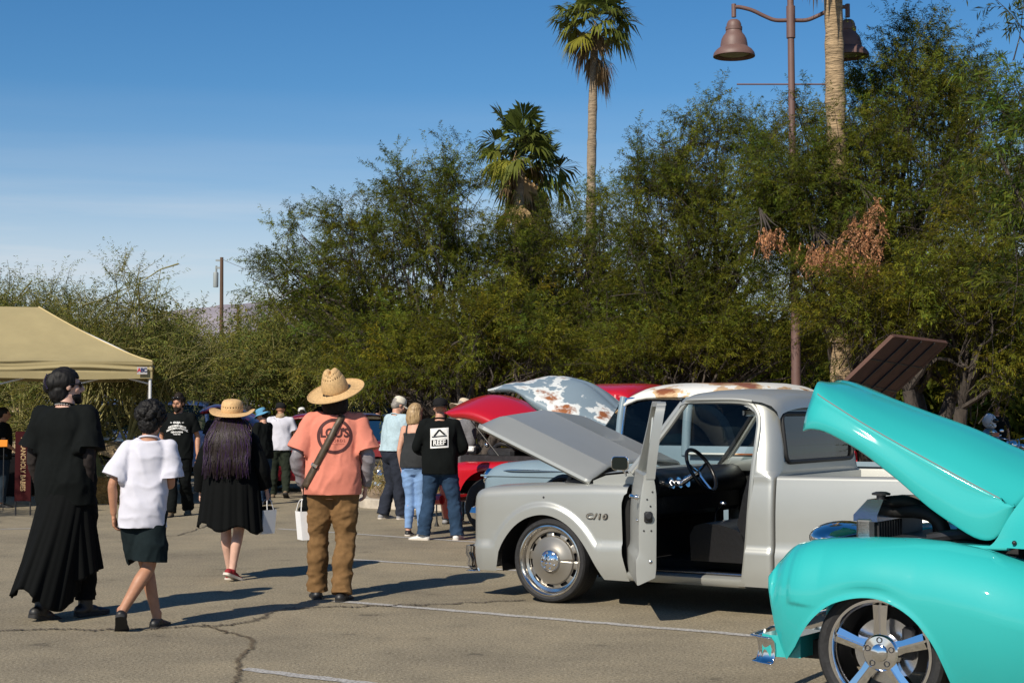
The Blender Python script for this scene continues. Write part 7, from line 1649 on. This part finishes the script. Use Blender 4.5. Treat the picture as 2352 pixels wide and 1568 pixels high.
walker('person in dark grey shirt half hidden behind the straw hat woman', 500, 29, -20, 1.62, C_CHAR, C_DARKJ, H_BRN, None, None, 1.1, .75)
walker('man in dark shirt standing behind the blue motorcycle', 2288, 33, 175, 1.70, C_BLK, C_DARKJ, H_BRN, None, SK_M, head=(.5, -.1, 0))
walker('dark haired person at the shaded stall, far left under the canopy', 8, 25.5, -70, 1.62, C_BLK, C_DARKJ, H_BLK, None, SK_M)
# ------------------------------------------------------------------ canopy, bale, stall, motorcycles
M_canvas = mat('tan canopy canvas', (.345, .285, .145), .85, var=(2.5, .08), bump=(120, .12, .003), trans=.12)
M_pole2 = mat('white canopy leg', (.60, .60, .60), .4)
def canopy():
    Yf = 24.6; C1 = at(350, 830, Yf); zt = C1[2]; zb = at(350, 869, Yf)[2]; Lc, Dp = 4.6, 3.1
    az = math.radians(13.5); root = thing('canopy_tent', 'tan pop up canopy tent at the left picture edge', 'canopy', (C1[0], Yf, 0), az); pw = at(88, 704, Yf + .95); z_r = pw[2]; xr = (pw[0] - C1[0]) * math.cos(az) + (pw[1] - Yf) * math.sin(az)
    fr, fl, br, bl = (np.array(q, float) for q in ((0, 0, zt), (-Lc, 0, zt), (0, Dp, zt), (-Lc, Dp, zt))); r1, r0 = np.array([xr, Dp / 2, z_r]), np.array([-Lc - xr, Dp / 2, z_r])
    def pan(a, b, c, d, nm):
        G = []
        for t in np.linspace(0, 1, 14):
            row = []
            for s in np.linspace(0, 1, 30):
                e = a + (b - a) * s; r_ = d + (c - d) * s; q = e + (r_ - e) * t; q[2] = zt + (r_[2] - zt) * (t ** 1.22) - .05 * math.sin(math.pi * s) * math.sin(math.pi * t) * (1 - t)
                row.append(q)
            G.append(row)
        v, f = MB().grid(G).arrays(); return mk(nm, v, f, M_canvas, root, sharp=180)
    pan(fl, fr, r1, r0, 'roof_panel'); pan(fr, br, r1, r1, 'roof_panel'); pan(br, bl, r0, r1, 'roof_panel'); pan(bl, fl, r0, r0, 'roof_panel')
    def val(a, b, seed):
        d = nrm(b - a); n_ = np.array([d[1], -d[0], 0]); L = np.linalg.norm(b - a); G = []
        for t in np.linspace(0, 1, 26):
            row = []
            for s in np.linspace(0, 1, 90):
                x = s * L; sag = .5 - .5 * math.cos(2 * math.pi * x / (L / 2)); w = math.sin(t * 13 + sag * 3.2 + seed) * .55 + math.sin(t * 23 + sag * 4.5 + seed * 2 + .8 * math.sin(x * 1.7)) * .35
                row.append(a + d * x + n_ * (.035 * w * math.sin(math.pi * min(1, t * 1.4 + .1)) + .015) + np.array([0, 0, -(zt - zb) * t - .02 * t * sag]))
            G.append(row)
        v, f = MB().grid(G).arrays(); return mk('valance', v, f, M_canvas, root, sharp=180)
    val(fl, fr, 1.0); val(fr, br, 2.0); val(br, bl, 3.0); val(bl, fl, 4.0)
    for c in (fr, fl, br, bl):
        s = np.array([-.03 if c[0] > -1 else .03, .03 if c[1] < 1 else -.03, 0]); MB().tube([(c[0] + s[0], c[1] + s[1], 0), (c[0] + s[0], c[1] + s[1], zt - .03)], .024, 10).build('leg', M_pole2, root)
    for k in range(4):
        x0, x1 = -Lc * k / 4, -Lc * (k + 1) / 4
        for za, zc in ((zt - .06, zt - .36), (zt - .36, zt - .06)): MB().tube([(x0, .10, za), (x1, .10, zc)], .014, 6).build('truss_bar', M_pole2, root)
    for s, e in ((fr, r1), (fl, r0)): MB().tube([s + np.array([0, .05, -.05]), e + np.array([0, 0, -.06])], .016, 6).build('rafter', M_pole2, root)
    MB().tube([fr + np.array([0, 0, .004]), *[fr + (r1 - fr) * t + np.array([0, 0, (z_r - zt) * (t ** 1.22 - t) + .004]) for t in np.linspace(.1, 1, 10)]], .012, 6).build('roof_seam', mat('seam binding', (.50, .40, .20), .8), root)
    v, f = grid2(.155, .115, 2, 2); k = mpp(Yf); x, z = -.155, at(0, 851, Yf)[2]
    pt = mk('logo_patch', [(x + a, -.062, z + b) for a, b in v], f, mat('pale grey patch', (.42, .40, .40), .7), root, smooth=False)
    for t, dx, m_ in (('A', -.045, mat('red print', (.45, .03, .04), .7)), ('B', .0, M_navyp), ('C', .045, M_navyp)):
        v, f = txt2(t, .085, 0, 1, .004); mk('lettering', [(x + dx + a, -.066, z + .004 + b) for a, b in v], f, m_, pt, smooth=False)
M_navyp = mat('navy print', (.02, .03, .10), .7)
canopy()
# hay bale
M_hay = mat('straw bale', (.36, .215, .065), .9, var=(16, .4), bump=(40, 1, .03), stretch=(.5, 1, 1.5))
hp = gnd(245, 1157); hb = thing('hay_bale', 'golden straw bale on the asphalt beside the boy', 'hay bale', hp, .05)
v, f = MB().box((0, .24, .215), (.92, .46, .43), bev=.03).arrays(); mk('bale_core', v, f, M_hay, hb)
rg = np.random.default_rng(5); n = 3400; s_ = rg.integers(0, 3, n); P = np.stack([rg.uniform(-.46, .46, n), np.where(s_ == 0, 0, rg.uniform(0, .46, n)), np.where(s_ == 1, .43, rg.uniform(0, .43, n))], 1); P[s_ == 2, 0] = np.where(rg.random((s_ == 2).sum()) < .5, -.46, .46)
D = rg.normal(0, .5, (n, 3)) + np.array([0, -.35, -.1]); D /= np.linalg.norm(D, axis=1)[:, None]; wv = np.cross(D, rg.normal(0, 1, (n, 3))); wv /= np.linalg.norm(wv, axis=1)[:, None]
Ls = rg.uniform(.05, .13, n)[:, None]; V = np.stack([P - D * Ls * .5, P + wv * .005 + D * 0, P + D * Ls * .5, P - wv * .005], 1).reshape(-1, 3)
M_strw = mat('loose straw', (.46, .29, .095), .8, attr='tone'); big('loose_straw', V, M_strw, hb, 4, tone(n, rg, .5, 1.4, .05), kind='stuff')
for y in (.12, .34): MB().tube([(-.465, y, .0), (-.465, y, .435), (.465, y, .435), (.465, y, 0)], .004, 5).build('twine', M_pole, hb)
# stall under the canopy: black cloth table, maroon banner with gold lettering
M_clothB = cloth('black table cloth', (.006, .006, .007)); tp = gnd(-10, 1140); tb_ = thing('stall_table', 'black cloth covered stall table in the canopy shade', 'table', tp)
m = MB().box((0, .4, .38), (1.1, .75, .74), bev=.02); v, f = m.arrays(); mk('table_cloth', v, f, M_clothB, tb_); MB().box((0, .4, .76), (1.14, .8, .02)).build('table_top', M_clothB, tb_)
Yb = 23.6; b0 = at(53, 1075, Yb); bn = thing('banner', 'dark maroon vertical banner with gold lettering beside the tall person', 'banner', (b0[0], Yb, 0)); k = mpp(Yb)
M_ban = cloth('maroon banner', (.035, .006, .007)); M_gold = mat('gold print', (.36, .24, .12), .8)
z0, z1 = at(0, 1150, Yb)[2], at(0, 990, Yb)[2]; v, f = MB().box((0, 0, (z0 + z1) / 2), (.24, .02, z1 - z0)).arrays(); bs = mk('banner_cloth', v, f, M_ban, bn, smooth=False)
v, f = txt2('MELANCHOLY BABIES', .105, 0, 1.0, .002); mk('lettering', [(b, -.014, (z0 + z1) / 2 + .03 - a * .78) for a, b in v], f, M_gold, bs, smooth=False)
for x in (-.11, .11): MB().tube([(x, .02, 0), (x, .02, z1)], .012, 6).build('banner_pole', M_bay, bn)
o1 = at(8, 1018, 24.8); og = MB().box((0, 0, 0), (.14, .03, .11), bev=.008).build('stall_sign', mat('orange sign', (.75, .24, .01), .6)); og.location = o1; setp(og, 'small orange sign in the shade at the left picture edge', 'sign')
MB().tube([(0, .02, .05), (0, .02, -(o1[2]))], .008, 6).build('sign_post', M_bay, og)
# motorcycles under the trees on the right
def motorcycle(label, p, rz, paint, chrome_heavy):
    r = thing('motorcycle', label, 'motorcycle', p, rz)
    for y in (0, 1.45):
        w = MB().tube([(0, y + .30 * math.cos(a), .32 + .30 * math.sin(a)) for a in np.linspace(0, 6.283, 33)], .05, 8, cap=False).build('wheel', M_tyre, r)
        MB().lathe([(.2, 0), (.19, .02), (.05, .03), (.03, .05)], 20, axis=(1, 0, 0), org=(-.02, y, .32)).build('rim', M_chrome, w)
    MB().ell((0, .55, .86), (.15, .26, .14)).build('fuel_tank', paint, r); MB().ell((0, 1.0, .80), (.13, .34, .07)).build('seat', M_leather, r)
    MB().box((0, .65, .50), (.30, .42, .34), bev=.06).build('engine', M_satin, r)
    m = MB(); m.tube([(-.09, -.0, .32), (-.10, .14, .72), (-.10, .22, .98)], .025, 8, 2); m.build('fork_leg', M_chrome, r); m = MB(); m.tube([(.09, -.0, .32), (.10, .14, .72), (.10, .22, .98)], .025, 8, 2); m.build('fork_leg', M_chrome, r)
    MB().tube([(-.40, .36, 1.06), (-.22, .25, 1.04), (0, .22, 1.0), (.22, .25, 1.04), (.40, .36, 1.06)], .014, 8, 4).build('handlebar', M_chrome, r)
    if chrome_heavy:
        for x in (-.16, 0, .16): MB().ell((x, .06, .88 + .03 * (x == 0)), (.085 if x == 0 else .06, .09, .09 if x == 0 else .06)).build('headlight', M_chrome, r)
    else:
        v, f = MB().ell((0, .12, .92), (.22, .16, .30)).arrays(); mk('fairing', v, f, paint, r); MB().ell((0, -.03, .80), (.07, .04, .09)).build('headlight', M_chrome, r); MB().box((.02, -.06, 1.07), (.16, .02, .10)).build('entry_card', mat('orange and white card', (.62, .22, .12), .7), r)
    for s in (-1, 1): MB().ell((.38 * s, .30, 1.15), (.05, .015, .035)).build('mirror', M_chrome, r)
    MB().tube([(.14, .6, .34), (.17, 1.0, .30), (.17, 1.7, .34)], .045, 8, 3).build('exhaust', M_chrome, r)
M_sky = mat('grey blue paint', (.12, .22, .30), .3, coat=.8)
mp1 = at(2280, HOR, 31.5); motorcycle('pale blue motorcycle with orange card, under the trees behind the turquoise hood', (mp1[0], 31.5, 0), .25, M_sky, False)
mp2 = at(2326, HOR, 29.5); motorcycle('black motorcycle with three chrome headlights at the right picture edge', (mp2[0], 29.5, 0), -.3, M_blk, True)
hl = thing('helmet', 'white full face helmet on the pale blue motorcycle', 'helmet', at(2272, 966, 31.6)); M_hw = mat('white helmet', (.72, .72, .72), .25, coat=.5)
MB().ell((0, 0, 0), (.14, .165, .15), 20, 14).build('shell', M_hw, hl); MB().ell((.06, -.09, -.0), (.10, .085, .055), 14, 10).build('visor', M_sung, hl); MB().ell((.02, -.04, -.10), (.11, .13, .06)).build('chin_bar', M_hw, hl)
